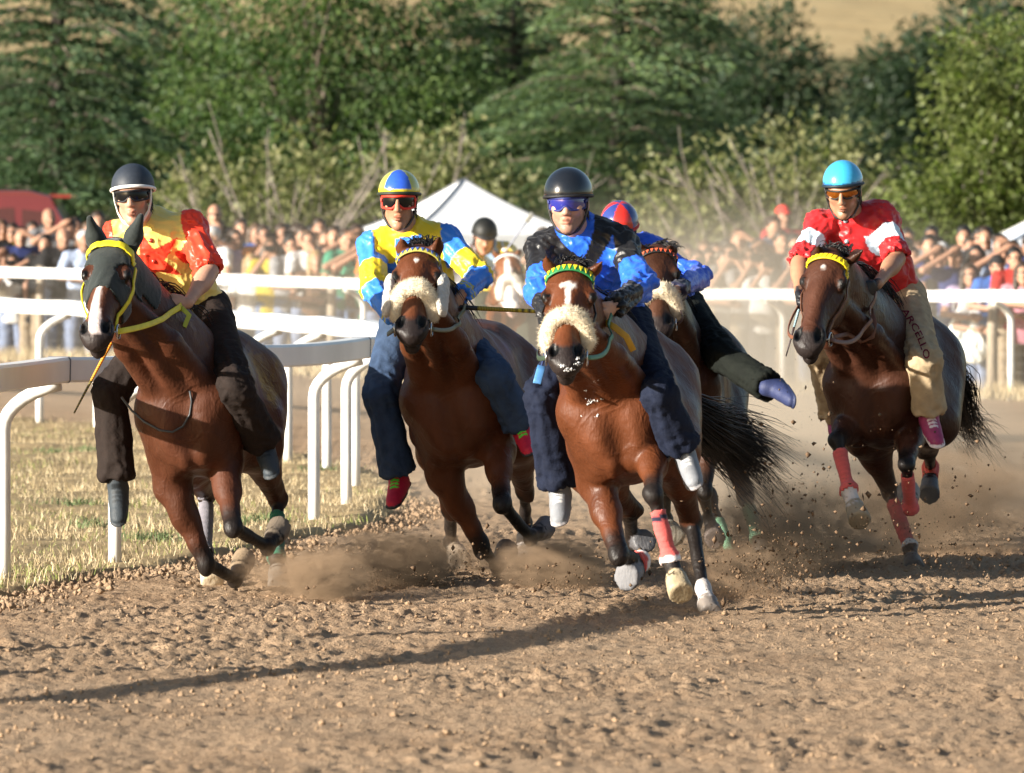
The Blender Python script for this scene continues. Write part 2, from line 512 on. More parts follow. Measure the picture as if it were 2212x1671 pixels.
if 'ground' not in SKIP:
    gx = np.concatenate([np.linspace(-900, -60, 22), np.linspace(-50, 50, 81), np.linspace(60, 900, 22)])
    gy = np.concatenate([np.linspace(-40, 60, 26), np.linspace(62, 140, 60), np.linspace(145, 600, 70), np.linspace(620, 1500, 20)])
    grid_mesh('ground', gx, gy, hills, MATS['dry_field'])
    xs = np.concatenate([np.linspace(-9, -3.15, 26), np.linspace(-3.1, 3.1, 330), np.linspace(3.15, 12, 32)])
    ys = np.concatenate([np.linspace(12, 19.5, 20), np.arange(19.6, 34.5, .037), np.arange(34.5, 46, .13), np.linspace(46.2, 83, 70)])
    def tz(x, y):
        beyond = -((x - OUT_A[0]) * OUT_N[0] + (y - OUT_A[1]) * OUT_N[1])
        return track_z(x, y) - .4 * sstep(-1.6, -1.0, beyond)
    grid_mesh('dirt_track', xs, ys, tz, MATS['dirt'])
# infield: everything on the rail's far side, its torn edge .35 m in front of the posts
_pp = np.array(POSTS); _tt = np.arange(len(_pp))
def curve(t, off=0.0):
    """point of the inner rail's post line, moved by off towards the track"""
    t = np.atleast_1d(t); i = np.clip(t.astype(int), 0, len(_pp) - 2); fr = (t - i)[:, None]
    gt = lambda j: _pp[np.clip(j, 0, len(_pp) - 1)]
    a, b, c, d = gt(i - 1), gt(i), gt(i + 1), gt(i + 2)
    p = .5 * (2 * b + (c - a) * fr + (2 * a - 5 * b + 4 * c - d) * fr ** 2 + (3 * b - a - 3 * c + d) * fr ** 3)
    dv = .5 * ((c - a) + 2 * (2 * a - 5 * b + 4 * c - d) * fr + 3 * (3 * b - a - 3 * c + d) * fr ** 2)
    dv /= np.linalg.norm(dv, axis=1)[:, None]
    return p + np.stack([dv[:, 1], -dv[:, 0]], 1) * off
def infield_depth(x, y):
    """metres inside the torn edge of the grass (positive on the grass)"""
    e = curve(np.linspace(0, len(_pp) - 1, 400), .34)
    pts = np.stack([x, y], 1); out = np.empty(len(pts))
    nx = np.gradient(e, axis=0); nx /= np.linalg.norm(nx, axis=1)[:, None]; nr = np.stack([nx[:, 1], -nx[:, 0]], 1)
    for s0 in range(0, len(pts), 20000):
        q = pts[s0:s0 + 20000]
        d = ((q[:, None, :] - e[None]) ** 2).sum(-1); k = d.argmin(1)
        out[s0:s0 + 20000] = -(((q - e[k]) * nr[k]).sum(1))
    return out
if 'ground' not in SKIP:
    def iz(x, y):
        d = infield_depth(x, y) + .12 * fbm(np.stack([x, y], 1) * 2.2, 3, 71)
        return G(x, y) + .035 * fbm(np.stack([x, y], 1) * 1.4, 3, 72) + .012 * fbm(np.stack([x, y], 1) * 9, 2, 73) + lerp(-.30, .035, sstep(-.12, .10, d))
    grid_mesh('infield', np.concatenate([np.linspace(-30, -7, 24), np.arange(-6.9, -.2, .075)]), np.concatenate([np.linspace(14, 27, 40), np.arange(27.1, 54, .13), np.linspace(54.2, 68, 60)]), iz, MATS['grass_soil'])

# ------------------------------------------------------------------ grass, weeds, clods
def blades(name, x, y, z, hgt, wid, cols, lean=.5, label=None):
    n = len(x); r = np.random.default_rng(5)
    th = r.uniform(0, 2 * np.pi, n); ln = r.uniform(0, lean, n); ph = r.uniform(0, 2 * np.pi, n)
    b = np.stack([x, y, z], 1); sd = np.stack([np.cos(th), np.sin(th), np.zeros(n)], 1) * wid[:, None] / 2
    bend = np.stack([np.cos(ph) * ln, np.sin(ph) * ln, np.zeros(n)], 1) * hgt[:, None]
    m = b + bend * .35 + np.stack([np.zeros(n), np.zeros(n), hgt * .55], 1); t = b + bend + np.stack([np.zeros(n), np.zeros(n), hgt * (1 - .3 * ln)], 1)
    v = np.stack([b - sd, b + sd, m + sd * .7, m - sd * .7, t], 1).reshape(-1, 3)
    i = np.arange(n)[:, None] * 5
    f = np.concatenate([i + [0, 1, 2], i + [0, 2, 3], i + [3, 2, 4]])
    o = obj(name, mesh_from(name, v, f, np.repeat(cols, 5, 0), False), MATS['grass_blade'])
    tag(o, label, 'grass', kind='stuff')
    return o
STRAW = np.array([(.47, .38, .23), (.56, .47, .31), (.40, .31, .18), (.34, .27, .16), (.24, .24, .09)])
if 'grass' not in SKIP:
    r = np.random.default_rng(3)
    n = 175000
    y = 27 + (r.random(n) ** 1.35) * 36; x = r.uniform(-6.5, -.3, n)
    vis = np.abs(x) < y * .0765 + .35
    x, y = x[vis], y[vis]
    d = infield_depth(x, y); dens = sstep(-.06, .25, d + .14 * fbm(np.stack([x, y], 1) * 2.2, 3, 71)) * (.35 + .65 * sstep(-.3, .3, fbm(np.stack([x, y], 1) * 1.8, 3, 75)))
    k = r.random(len(x)) < dens; x, y = x[k], y[k]; n = len(x)
    tuft = fbm(np.stack([x, y], 1) * 1.3, 2, 77)
    hgt = r.uniform(.015, .068, n) * (1 + .8 * np.maximum(tuft, 0)); c = STRAW[r.integers(0, 4, n)] * r.uniform(.8, 1.15, (n, 1))
    gr = (fbm(np.stack([x, y], 1) * 1.1, 3, 79) > .12) & (r.random(n) < .38)
    c[gr] = np.array((.17, .20, .055)) * r.uniform(.7, 1.4, (gr.sum(), 1))
    zz = G(x, y) + .02
    blades('dry_grass', x, y, zz, hgt, r.uniform(.0025, .006, n), c, 1.1, 'dry straw coloured grass on the infield inside the white rail')
    # strip of dry grass along the far rail
    n = 16000; t = r.random(n); bb = r.uniform(-2.4, 1.0, n)
    q = OUT_A + (OUT_B - OUT_A) * t[:, None] - OUT_N * bb[:, None]
    blades('verge_grass', q[:, 0], q[:, 1], G(q[:, 0], q[:, 1]) - .02, r.uniform(.06, .22, n) * sstep(-2.5, -1.2, bb), r.uniform(.006, .014, n), STRAW[r.integers(0, 4, n)] * r.uniform(.8, 1.2, (n, 1)), .8, 'dry grass verge along the foot of the far rail')
    # green weeds
    for wx, wy, wr, wl in ((190, 985, .16, 'green weed clump left of the rider\'s brown trouser leg'), (170, 1105, .22, 'largest green weed clump, left of the second rail post'), (205, 1150, .14, 'green weed clump just below the largest one beside the second post'), (285, 880, .2, 'green weeds in the grass behind the hooded horse\'s chest'),
                           (560, 1140, .15, 'green weeds behind the hooded horse\'s hind legs'), (110, 990, .2, 'green weeds between the first two rail posts'), (690, 1030, .12, 'green weeds at the foot of the posts by the bend'), (330, 1180, .12, 'green weeds near the torn edge of the grass')):
        Yw = FPX * CAMZ / (wy - HORIZON); c0 = at(wx, wy, Yw); n = 170
        a_ = r.uniform(0, 6.283, n); rr_ = wr * np.abs(r.normal(0, .75, n))
        x, y = c0[0] + np.cos(a_) * rr_, c0[1] + np.sin(a_) * rr_ * 1.6
        o = blades('weed_clump', x, y, G(x, y) + .02, r.uniform(.02, .09, n), r.uniform(.005, .014, n), np.array((.095, .125, .055)) * r.uniform(.6, 1.6, (n, 1)), 1.4)
        tag(o, wl, 'weed')
def lumps(name, pos, rad, mt, cols=None, seed=0, kind='stuff', label=None, cat=None):
    """many small broken crumbs: squashed, jittered octahedra, one mesh"""
    r = np.random.default_rng(seed); n = len(pos)
    base = np.array([(1, 0, 0), (-1, 0, 0), (0, 1, 0), (0, -1, 0), (0, 0, 1), (0, 0, -1)], float)
    fb = np.array([[0, 2, 4], [2, 1, 4], [1, 3, 4], [3, 0, 4], [2, 0, 5], [1, 2, 5], [3, 1, 5], [0, 3, 5]])
    nv = 6
    v = (base[None] * (1 + r.uniform(-.4, .4, (n, nv, 1)) + 0) * r.uniform(.5, 1.4, (n, 1, 3)) + r.uniform(-.25, .25, (n, nv, 3))) * rad[:, None, None]
    a_ = r.uniform(0, 6.283, n); ca, sa = np.cos(a_)[:, None], np.sin(a_)[:, None]
    v = np.stack([v[..., 0] * ca - v[..., 1] * sa, v[..., 0] * sa + v[..., 1] * ca, v[..., 2]], -1) + pos[:, None, :]
    f = (np.arange(n)[:, None, None] * nv + fb[None]).reshape(-1, 3)
    o = obj(name, mesh_from(name, v.reshape(-1, 3), f, None, False), mt)
    tag(o, label, cat, kind=kind)
    return o
if 'ground' not in SKIP:
    r = np.random.default_rng(12)
    n = 36000; y = 20.5 + (r.random(n) ** .85) * 16.5; x = r.uniform(-1, 1, n) * (y * .077 + .3)
    k = (infield_depth(x, y) < .15) & (r.random(n) < .25 + .75 * sstep(-.2, .4, fbm(np.stack([x, y], 1) * .9, 2, 65) + .3 * sstep(26, 31, y)))
    x, y = x[k], y[k]; rad = .0022 + .011 * r.random(len(x)) ** 8
    lumps('soil_clods', np.stack([x, y, track_z(x, y) + rad * .3], 1), rad, MATS['dirt'], seed=2, label='loose crumbs of soil scattered over the track', cat='soil')
    n = 7000; t = r.uniform(4.2, 9.5, n); e = curve(t, .38) + r.normal(0, .13, (n, 2)); rad = .0025 + .018 * r.random(n) ** 7
    lumps('edge_clods', np.stack([e[:, 0], e[:, 1], G(e[:, 0], e[:, 1]) + rad * .5], 1), rad, MATS['dirt'], seed=4, label='ridge of torn soil along the edge of the grass', cat='soil')

# ------------------------------------------------------------------ white running rails
mat('rail_plastic', (.76, .76, .75), rough=.42, spec=.4, var=.12, vscale=1.8, detail=8, bump=.03, bscale=8)
mat('rail_joint', (.10, .11, .14), rough=.5)
mat('post_paint', (.74, .74, .72), rough=.5, var=.16, vscale=3, detail=8)
PROF = [(-.046, -.060), (.046, -.060), (.054, -.050), (.056, .046), (.046, .060), (-.046, .060), (-.056, .046), (-.054, -.050)]
def running_rail(name, fn, n, top, arm, label, seg=8, bend=.34):
    """fn(t, off): plan point; one curved tube post at every whole t, a rail length between every two posts"""
    p0 = fn(np.array([n[0] * 1.0]), 0)[0]
    root = empty(name, (p0[0], p0[1], 0)); off = V(p0[0], p0[1], 0)
    def zz(t):
        q = fn(np.array([t]), 0)[0]; return g(*q)
    for i in range(n[0], n[1]):
        ts = np.linspace(i + .0, i + 1.0, seg + 1); q = fn(ts, arm)
        d = np.gradient(fn(np.linspace(i - .05, i + 1.05, seg + 3), arm), axis=0)[1:-1]; d /= np.linalg.norm(d, axis=1)[:, None]
        pts = [V(a[0], a[1], zz(t) + top - .058) - off for a, t in zip(q, ts)]
        sag = [-.012 * math.sin(math.pi * (t - i)) for t in ts]
        mb = MB(); mb.sweep([p + V(0, 0, s_) for p, s_ in zip(pts, sag)], PROF, [V(x[1], -x[0], 0) for x in d], [V(0, 0, 1)] * (seg + 1))
        mb.build('rail_length', MATS['rail_plastic'], root, False)
    for i in range(n[0], n[1] + 1):
        b = fn(np.array([i * 1.0]), 0)[0]; e = fn(np.array([i * 1.0]), arm)[0]
        o_ = nrm(np.array([e[0] - b[0], e[1] - b[1], 0])); z0 = zz(i * 1.0)
        B = V(b[0], b[1], z0) - off
        pts = [B + V(0, 0, -.15), B + V(0, 0, .3), B + V(0, 0, top - bend)]
        for t in np.linspace(.15, 1, 7):                       # the arm: a quarter bend out to under the rail, its end hooked level
            w_ = t * 1.15
            pts.append(B + V(0, 0, top - bend + (bend - .125) * math.sin(min(w_, 1.571)) / math.sin(1.15)) + o_ * arm * 1.02 * (1 - math.cos(w_)) / (1 - math.cos(1.15)))
        mb = MB(); mb.tube(pts, .033, 10)
        mb.build('rail_post', MATS['post_paint'], root, True)
        # joint ring round the rail
        q = fn(np.array([i - .01, i + .01]), arm); d = nrm(np.append(q[1] - q[0], 0)); c = V(*(q.mean(0)), z0 + top - .058) - off
        mb = MB(); mb.sweep([c - d * .008, c + d * .008], [(a * 1.05, b_ * 1.05) for a, b_ in PROF], [V(d[1], -d[0], 0)] * 2, [V(0, 0, 1)] * 2)
        mb.build('joint_ring', MATS['rail_joint'], root)
    tag(root, label, 'rail')
    return root
if 'rails' not in SKIP:
    running_rail('inner_rail', curve, (0, len(POSTS) - 1), 1.07, .27, 'white plastic running rail on bent posts curving round the grass infield')
    LO = np.linalg.norm(OUT_B - OUT_A); NO = 7
    t_post = np.array([(OUT_A + (OUT_B - OUT_A) * 0)])
    def outer(t, off): return OUT_A + (np.asarray(t)[:, None] + .04) / NO * (OUT_B - OUT_A) + OUT_N * off
    running_rail('far_rail', outer, (0, NO), 1.09, .30, 'long straight white rail with bent posts in front of the crowd', 3)
    # wire fence on wooden posts behind it
    mat('wire', (.22, .22, .21), rough=.5, metal=.6); mat('old_wood', (.30, .25, .19), rough=.9, var=.3, vscale=6, stretch=(8, 8, 1), bump=.5, bscale=20)
    root = empty('wire_fence', (*OUT_A, 0)); off = V(*OUT_A, 0)
    fn = lambda t: OUT_A + (OUT_B - OUT_A) * t - OUT_N * .55
    mb = MB(); n = int(LO / .10)
    for i in range(n):
        p = fn(i / n); z = g(*p); mb.tube([V(*p, z - .05) - off, V(*p, z + 1.02) - off], .0013, 3, cap=False)
    for k in range(11):
        mb.tube([V(*fn(t), g(*fn(t)) + .02 + k * .10) - off for t in np.linspace(0, 1, 24)], .0015, 3, cap=False)
    w_ = mb.build('wire_mesh', MATS['wire'], root); w_['kind'] = 'stuff'
    for k in range(9):
        p = fn((k + .62) / 9); z = g(*p)
        mb = MB(); mb.tube([V(*p, z - .2) - off, V(*p, z + .6) - off, V(p[0] + .01, p[1], z + 1.12) - off], [.062, .058, .052], 9)
        mb.build('wooden_post', MATS['old_wood'], root, True)
    tag(root, 'wire mesh fence on round wooden posts between far rail and crowd', 'fence')
# ------------------------------------------------------------------ horses
mat('coat', attr=True, rough=0.48, spec=0.22, var=0.30, vscale=6.0, bump=0.3, bscale=90.0, stretch=(1, 1, .35), rvar=0.16)
def coat_veins():
    """raised veins and sinews under the thin skin"""
    t = MATS['coat'].node_tree; b = t.nodes['Principled BSDF']; old = b.inputs['Normal'].links[0].from_socket
    tc = t.nodes.new('ShaderNodeTexCoord'); nz = t.nodes.new('ShaderNodeTexNoise'); nz.inputs['Scale'].default_value = 5.5; nz.inputs['Detail'].default_value = 2; nz.inputs['Distortion'].default_value = .8
    link(t, tc.outputs['Object'], nz.inputs['Vector'])
    a = t.nodes.new('ShaderNodeMath'); a.operation = 'SUBTRACT'; a.inputs[1].default_value = .5; link(t, nz.outputs[0], a.inputs[0])
    c = t.nodes.new('ShaderNodeMath'); c.operation = 'ABSOLUTE'; link(t, a.outputs[0], c.inputs[0])
    r_ = t.nodes.new('ShaderNodeMapRange'); r_.interpolation_type = 'SMOOTHSTEP'; r_.inputs[1].default_value = .045; r_.inputs[2].default_value = 0; link(t, c.outputs[0], r_.inputs[0])
    bp = t.nodes.new('ShaderNodeBump'); bp.inputs['Strength'].default_value = .16; bp.inputs['Distance'].default_value = .010; link(t, r_.outputs[0], bp.inputs['Height']); link(t, old, bp.inputs['Normal'])
    n2 = t.nodes.new('ShaderNodeTexNoise'); n2.inputs['Scale'].default_value = 9; n2.inputs['Detail'].default_value = 3; link(t, tc.outputs['Object'], n2.inputs['Vector'])
    b2 = t.nodes.new('ShaderNodeBump'); b2.inputs['Strength'].default_value = .5; b2.inputs['Distance'].default_value = .02; link(t, n2.outputs[0], b2.inputs['Height']); link(t, bp.outputs[0], b2.inputs['Normal']); link(t, b2.outputs[0], b.inputs['Normal'])
coat_veins()
mat('hair_black', (0.012, 0.010, 0.010), rough=0.45, spec=0.4)
mat('wool', attr=True, rough=0.95, spec=0.1, var=0.18, vscale=30, bump=0.7, bscale=90, sheen=0.5)
mat('strap', attr=True, rough=0.5, var=0.12, vscale=25)
mat('steel', (0.55, 0.55, 0.56), rough=0.25, metal=1.0)
mat('bandage', attr=True, rough=0.9, spec=0.15, var=0.15, vscale=20, bump=0.25, bscale=120, sheen=0.2)
mat('hood_cloth', attr=True, rough=0.75, spec=0.3, var=0.15, vscale=14, bump=0.35, bscale=45, sheen=0.25)
BLACKPT = (0.013, 0.010, 0.009)
rng = np.random.default_rng(7)

def strands(name, paths, rad, mat_, parent, col=None):
    """hair: each path a polyline (m,3); three-sided tapering strands, one mesh"""
    if not len(paths): return None
    groups = {}
    for p in paths: groups.setdefault(len(p), []).append(np.asarray(p))
    vs, fs, n = [], [], 0
    for m, ps in groups.items():
        p = np.stack(ps); k_ = len(p)                      # (strands, points, 3)
        t = np.gradient(p, axis=1); t /= np.maximum(np.linalg.norm(t, axis=2), 1e-9)[..., None]
        a = np.cross(t, V(0.3, 0.2, 1.0)); a /= np.maximum(np.linalg.norm(a, axis=2), 1e-9)[..., None]
        b = np.cross(t, a)
        r = (rad * (1 - .85 * np.linspace(0, 1, m) ** 1.5))[None, :, None]
        ring = np.stack([p + (a * math.cos(2.094 * k) + b * math.sin(2.094 * k)) * r for k in range(3)], 1)    # (strands, 3, points, 3)
        vs.append(ring.reshape(-1, 3))
        i = np.arange(m - 1); base = n + np.arange(k_)[:, None] * 3 * m
        for k in range(3):
            k2 = (k + 1) % 3
            fs.append(np.stack([base + k * m + i, base + k2 * m + i, base + k2 * m + i + 1, base + k * m + i + 1], -1).reshape(-1, 4))
        n += k_ * 3 * m
    return obj(name, mesh_from(name, np.concatenate(vs), np.concatenate(fs)), mat_, parent)
def ribbon(mb, pts, outs, width, thick, col=None, cols=None):
    """flat strap following pts; outs point away from the body"""
    pts = np.asarray(pts, float); n = len(pts)
    t = np.gradient(pts, axis=0); t /= np.maximum(np.linalg.norm(t, axis=1), 1e-9)[:, None]
    outs = np.asarray(outs, float)
    sd = np.cross(t, outs); sd /= np.maximum(np.linalg.norm(sd, axis=1), 1e-9)[:, None]
    ou = np.cross(sd, t)
    w, h = width / 2, thick
    prof = [(-w, 0), (w, 0), (w, h), (w * .8, h * 1.25), (-w * .8, h * 1.25), (-w, h)]
    k0 = mb.n
    mb.sweep(pts, prof, sd, ou, col)
    if cols is not None:
        mb.c[-1] = np.repeat(np.asarray(cols, float), len(prof), 0)

def horse(sp):
    S = sp.get('S', 1.0); h = sp.get('h', 0.0095)
    psi, rho, pit = R(sp['yaw']), R(sp['roll']), R(sp.get('pitch', 0))
    f = nrm(V(-math.sin(psi) * math.cos(pit), -math.cos(psi) * math.cos(pit), math.sin(pit)))
    u = V(-math.sin(rho), 0, math.cos(rho)); u = nrm(u - (u @ f) * f)
    l = np.cross(u, f)
    O = at(*sp['chest']) - S * (0.72 * f - 0.08 * u)
    LW = .88
    def W(x, y, z): return O + S * (x * f + y * LW * l + z * u)
    ax = np.stack([f, l, u])
    coat = np.array(sp['coat']); dark = coat * np.array(sp.get('darkmul', (.45, .4, .4)))
    # head and neck points
    nb = W(.50, 0, .22)
    poll = reach(nb, *sp['poll'], sp.get('neckL', .74) * S, sp.get('pollfar', -1))
    muz = reach(poll, *sp['muzzle'], .60 * S, sp.get('muzfar', -1))
    a = nrm(muz - poll)
    hy = R(sp.get('hyaw', 0)); hr = R(sp.get('hroll', 0))
    w = V(math.cos(hy) * math.cos(hr), -math.sin(hy), math.sin(hr)); w = nrm(w - (w @ a) * a)
    n = np.cross(a, w)
    HL = .60 * S
    HS = S * 1.1
    def H(t, ww, nn): return poll + a * t * HL + (w * ww + n * nn) * HS
    hx = np.stack([a, w, n])
    # legs
    legs = []
    for i, lg in enumerate(sp['fore']):
        y = -1 if i == 0 else 1
        sh = W(.60, .155 * y, -.02)
        el = W(*lg['el']) if lg.get('el') is not None else W(.44, .165 * y, -.27)
        if lg.get('elpx'): el = at(*lg['elpx'], el[1] + lg.get('eldy', 0))
        kn = reach(el, lg['kn'][0], lg['kn'][1], .40 * S, lg['kn'][2])
        fe = reach(kn, lg['fe'][0], lg['fe'][1], .29 * S, lg['fe'][2])
        ho = reach(fe, lg['ho'][0], lg['ho'][1], .185 * S, lg['ho'][2])
        legs.append(('f', y, sh, el, kn, fe, ho, lg))
    for i, lg in enumerate(sp['hind']):
        y = -1 if i == 0 else 1
        hip = W(-.56, .15 * y, .06)
        st = W(*lg['st']) if lg.get('st') is not None else W(-.36, .19 * y, -.24)
        hk = reach(st, lg['hk'][0], lg['hk'][1], .46 * S, lg['hk'][2])
        fe = reach(hk, lg['fe'][0], lg['fe'][1], .38 * S, lg['fe'][2])
        ho = reach(fe, lg['ho'][0], lg['ho'][1], .185 * S, lg['ho'][2])
        legs.append(('h', y, hip, st, hk, fe, ho, lg))
    pts = [W(-.95, -.3, .4), W(-.95, .3, -.4), W(.8, .3, .42), poll + V(.1, 0, .25), poll - V(.2, .1, 0), muz, muz - V(.1, .12, .08), W(.8, -.3, -.4)]
    for L in legs: pts += list(L[2:7])
    pts += [at(e[0], e[1], poll[1]) for e in sp['ears']]
    pts = np.array(pts)
    F = Field(pts.min(0) - .14 * S, pts.max(0) + .14 * S, h)
    E, C = F.ell, F.cone
    # trunk
    E(W(.10, 0, -.02), ax, S * V(.56, .285 * LW, .345), .05, coat)
    E(W(.44, 0, -.05), ax, S * V(.29, .225 * LW, .31), .08, coat)
    C(W(.10, 0, .23), W(.46, 0, .30), .10 * S, .085 * S, .08, coat, l, .75)
    E(W(-.22, 0, -.06), ax, S * V(.46, .27 * LW, .285), .08, coat * .95)
    C(W(-.05, 0, .10), W(-.52, 0, .13), .20 * S, .22 * S, .07, coat)
    E(W(-.55, 0, .10), ax, S * V(.34, .25 * LW, .255), .07, coat)
    for y in (-1, 1):
        E(W(-.52, .13 * y, .12), ax, S * V(.27, .135 * LW, .20), .05, coat)
        E(W(-.74, .115 * y, -.04), ax, S * V(.16, .125 * LW, .23), .07, coat)
        C(W(.34, .135 * y, .20), W(.60, .16 * y, -.04), .07 * S, .105 * S, .09, coat)
        C(W(.30, .17 * y, .10), W(.42, .185 * y, -.18), .085 * S, .085 * S, .05, coat)
        E(W(.635, .092 * y, -.11), ax, S * V(.10, .10 * LW, .17), .05, coat)
        E(W(.60, .05 * y, -.24), ax, S * V(.10, .06 * LW, .09), .04, coat)
    F.cone(W(.80, 0, .02), W(.74, 0, -.24), .03 * S, .03 * S, .06, None, op='sub')          # crease down the breast
    for y in (-1, 1):
        C(W(.40, .155 * y, .22), W(.53, .175 * y, -.06), .035 * S, .05 * S, .035, coat)     # spine of the shoulder blade
        C(W(.64, .10 * y, -.16), W(.56, .12 * y, -.30), .06 * S, .045 * S, .03, coat)
    C(W(-.80, 0, .22), W(-.90, 0, .14), .055 * S, .04 * S, .05, coat * .6)
    # neck
    c0, c1, c2, c3 = W(.40, 0, .08), W(.60, 0, .24), H(.0, 0, -.28), H(.10, 0, -.085)
    bz = [(1 - t) ** 3 * c0 + 3 * t * (1 - t) ** 2 * c1 + 3 * t * t * (1 - t) * c2 + t ** 3 * c3 for t in np.linspace(0, 1, 7)]
    bq = [(1 - t) ** 3 * c0 + 3 * t * (1 - t) ** 2 * c1 + 3 * t * t * (1 - t) * c2 + t ** 3 * c3 for t in np.linspace(0, 1, 15)]
    rr = [.275, .245, .21, .18, .157, .137, .118]; qq = [.66, .61, .57, .56, .58, .65, .75]
    for i in range(14):
        lat = nrm(lerp(l, w, i / 13.0)); r_ = np.interp([i / 14 * 6, (i + 1) / 14 * 6], range(7), rr)
        C(bq[i], bq[i + 1], r_[0] * S, r_[1] * S, .07, coat, lat, float(np.interp((i + .5) / 14 * 6, range(7), qq)))
    for y in (-1, 1):
        m1 = lerp(W(.66, .115 * y, .03), H(.30, .045 * y, -.12), .5) + (l * .025 * y) * S
        C(W(.64, .115 * y, .03), m1, .075 * S, .055 * S, .025, coat)
        C(m1, H(.30, .045 * y, -.12), .055 * S, .04 * S, .025, coat)
    C(W(.72, 0, .06), H(.40, 0, -.13), .045 * S, .038 * S, .03, coat)
    # head
    C(H(.08, 0, -.035), H(.45, 0, -.022), .096 * HS, .084 * HS, .03, coat, w, .92)
    C(H(.40, 0, -.015), H(.86, 0, -.012), .080 * HS, .058 * HS, .03, coat, w, .86)
    C(H(.25, 0, .042), H(.84, 0, .028), .045 * HS, .036 * HS, .025, coat)
    E(H(.20, 0, .03), hx, HS * V(.12, .085, .058), .03, coat)
    E(H(.0, 0, -.05), hx, HS * V(.075, .072, .075), .04, coat)
    for y in (-1, 1):
        E(H(.37, .045 * y, -.085), hx, HS * V(.125, .038, .085), .03, coat)
        E(H(.265, .070 * y, .042), hx, HS * V(.050, .022, .020), .018, coat)
        C(H(.38, .080 * y, -.015), H(.60, .056 * y, -.012), .017 * HS, .012 * HS, .02, coat)
        E(H(.330, .082 * y, .028), hx, HS * V(.042, .018, .022), .012, coat * .35)
        E(H(.335, .088 * y, .036), hx, HS * V(.030, .020, .023), .002, (.004, .0035, .0035))
        E(H(.318, .090 * y, .046), hx, HS * V(.026, .017, .012), .008, coat * .6)
        E(H(.22, .088 * y, .012), hx, HS * V(.040, .016, .018), .02, None, 'sub')
    C(H(.45, 0, -.10), H(.86, 0, -.06), .048 * HS, .034 * HS, .03, coat)
    mz = sp.get('muzcol', (.022, .016, .015))
    E(H(.90, 0, -.006), hx, HS * V(.085, .066, .060), .03, mz)
    for y in (-1, 1):
        E(H(.90, .044 * y, .016), hx, HS * V(.052, .030, .032), .018, mz)
        E(H(.900, .047 * y, .046), hx, HS * V(.037, .018, .027), .006, (.003, .0025, .0025), 'sub')
    E(H(.985, 0, .0), hx, HS * V(.032, .046, .032), .02, mz)
    E(H(.965, 0, -.062), hx, HS * V(.042, .034, .03), .018, mz)
    E(H(.945, 0, -.034), hx, HS * V(.045, .09, .006), .006, (.01, .008, .008), 'sub')
    ears = []
    for y, e in zip((-1, 1), sp['ears']):
        b0 = H(.02, .058 * y, -.015); tip = reach(b0, e[0], e[1], .185 * S, e[2] if len(e) > 2 else -1)
        ed = nrm(tip - b0); en = nrm(n - (n @ ed) * ed)
        mid = lerp(b0, tip, .45)
        C(b0, mid, .032 * S, .042 * S, .02, coat, en, .65)
        C(mid, tip, .042 * S, .004 * S, .008, coat * .8, en, .6)
        C(lerp(b0, tip, .2) + en * .034 * S, lerp(b0, tip, .85) + en * .014 * S, .022 * S, .006 * S, .008, coat * .3, op='sub')
        ears.append((b0, tip))
    # legs
    for kind, y, p0, p1, p2, p3, p4, lg in legs:
        pt = np.array(lg.get('pt', BLACKPT)); sock = lg.get('sock'); low = np.array(sock) if sock is not None else pt
        d12, d23, d34 = nrm(p2 - p1), nrm(p3 - p2), nrm(p4 - p3)
        if kind == 'f':
            C(p0, p1, .105 * S, .084 * S, .05, coat)
            C(p1, lerp(p1, p2, .45), .080 * S, .058 * S, .04, coat)
            C(lerp(p1, p2, .4), lerp(p1, p2, .8), .059 * S, .038 * S, .03, coat)
            E(lerp(p1, p2, .22) - V(0, .03, 0), np.stack([d12, l, nrm(np.cross(d12, l))]), S * V(.11, .05, .055), .03, coat)
            C(lerp(p1, p2, .72), p2, .040 * S, .038 * S, .02, lerp(coat, pt, .85))
            kneef = nrm(np.cross(l, d12))
            E(p2, np.stack([d12, l, nrm(np.cross(d12, l))]), S * V(.060, .043, .042), .015, pt)
            cr = (.031, .027)
        else:
            C(p0, p1, .20 * S, .135 * S, .07, coat)
            C(lerp(p0, p1, .35) - f * .10 * S, lerp(p1, p2, .30) - f * .03 * S, .12 * S, .075 * S, .06, coat)
            C(p1, lerp(p1, p2, .5), .105 * S, .066 * S, .04, coat)
            C(lerp(p1, p2, .45), p2, .067 * S, .042 * S, .03, lerp(coat, pt, .45))
            hb = nrm(d12 - d23)
            C(lerp(p1, p2, .6) - nrm(d23) * -.0 + hb * .02 * S, p2 + hb * .045 * S, .024 * S, .026 * S, .02, lerp(coat, pt, .7))
            E(p2, np.stack([d12, l, nrm(np.cross(d12, l))]), S * V(.065, .046, .052), .02, pt)
            cr = (.036, .030)
        C(p2, p3, cr[0] * S, cr[1] * S, .02, low if lg.get('sockhigh') else pt, l, .85)
        E(p3, np.stack([d23, l, nrm(np.cross(d23, l))]), S * V(.043, .038, .043), .012, low)
        cor = p3 + d34 * .085 * S
        C(p3, cor, .031 * S, .037 * S, .012, low)
        # hoof: widening wall, cut flat at the sole
        hc = np.array(lg.get('hoof', (.06, .05, .045)))
        bk = nrm(d34 + .45 * nrm(np.cross(l, d34)) * lg.get('toe', 1))
        C(cor + d34 * .012 * S, p4 + d34 * .01 * S, .044 * S, .058 * S, .006, hc, cut=(p4 - d34 * .004, nrm(d34 - .35 * np.cross(l, d34) * lg.get('toe', 1))))
        E(cor + d34 * .008 * S, np.stack([d34, l, nrm(np.cross(d34, l))]), S * V(.012, .045, .046), .008, low * .8)
    v, fc, c = F.mesh()
    v = relax(v, fc, 1, .4)
    nn = normals(v, fc)
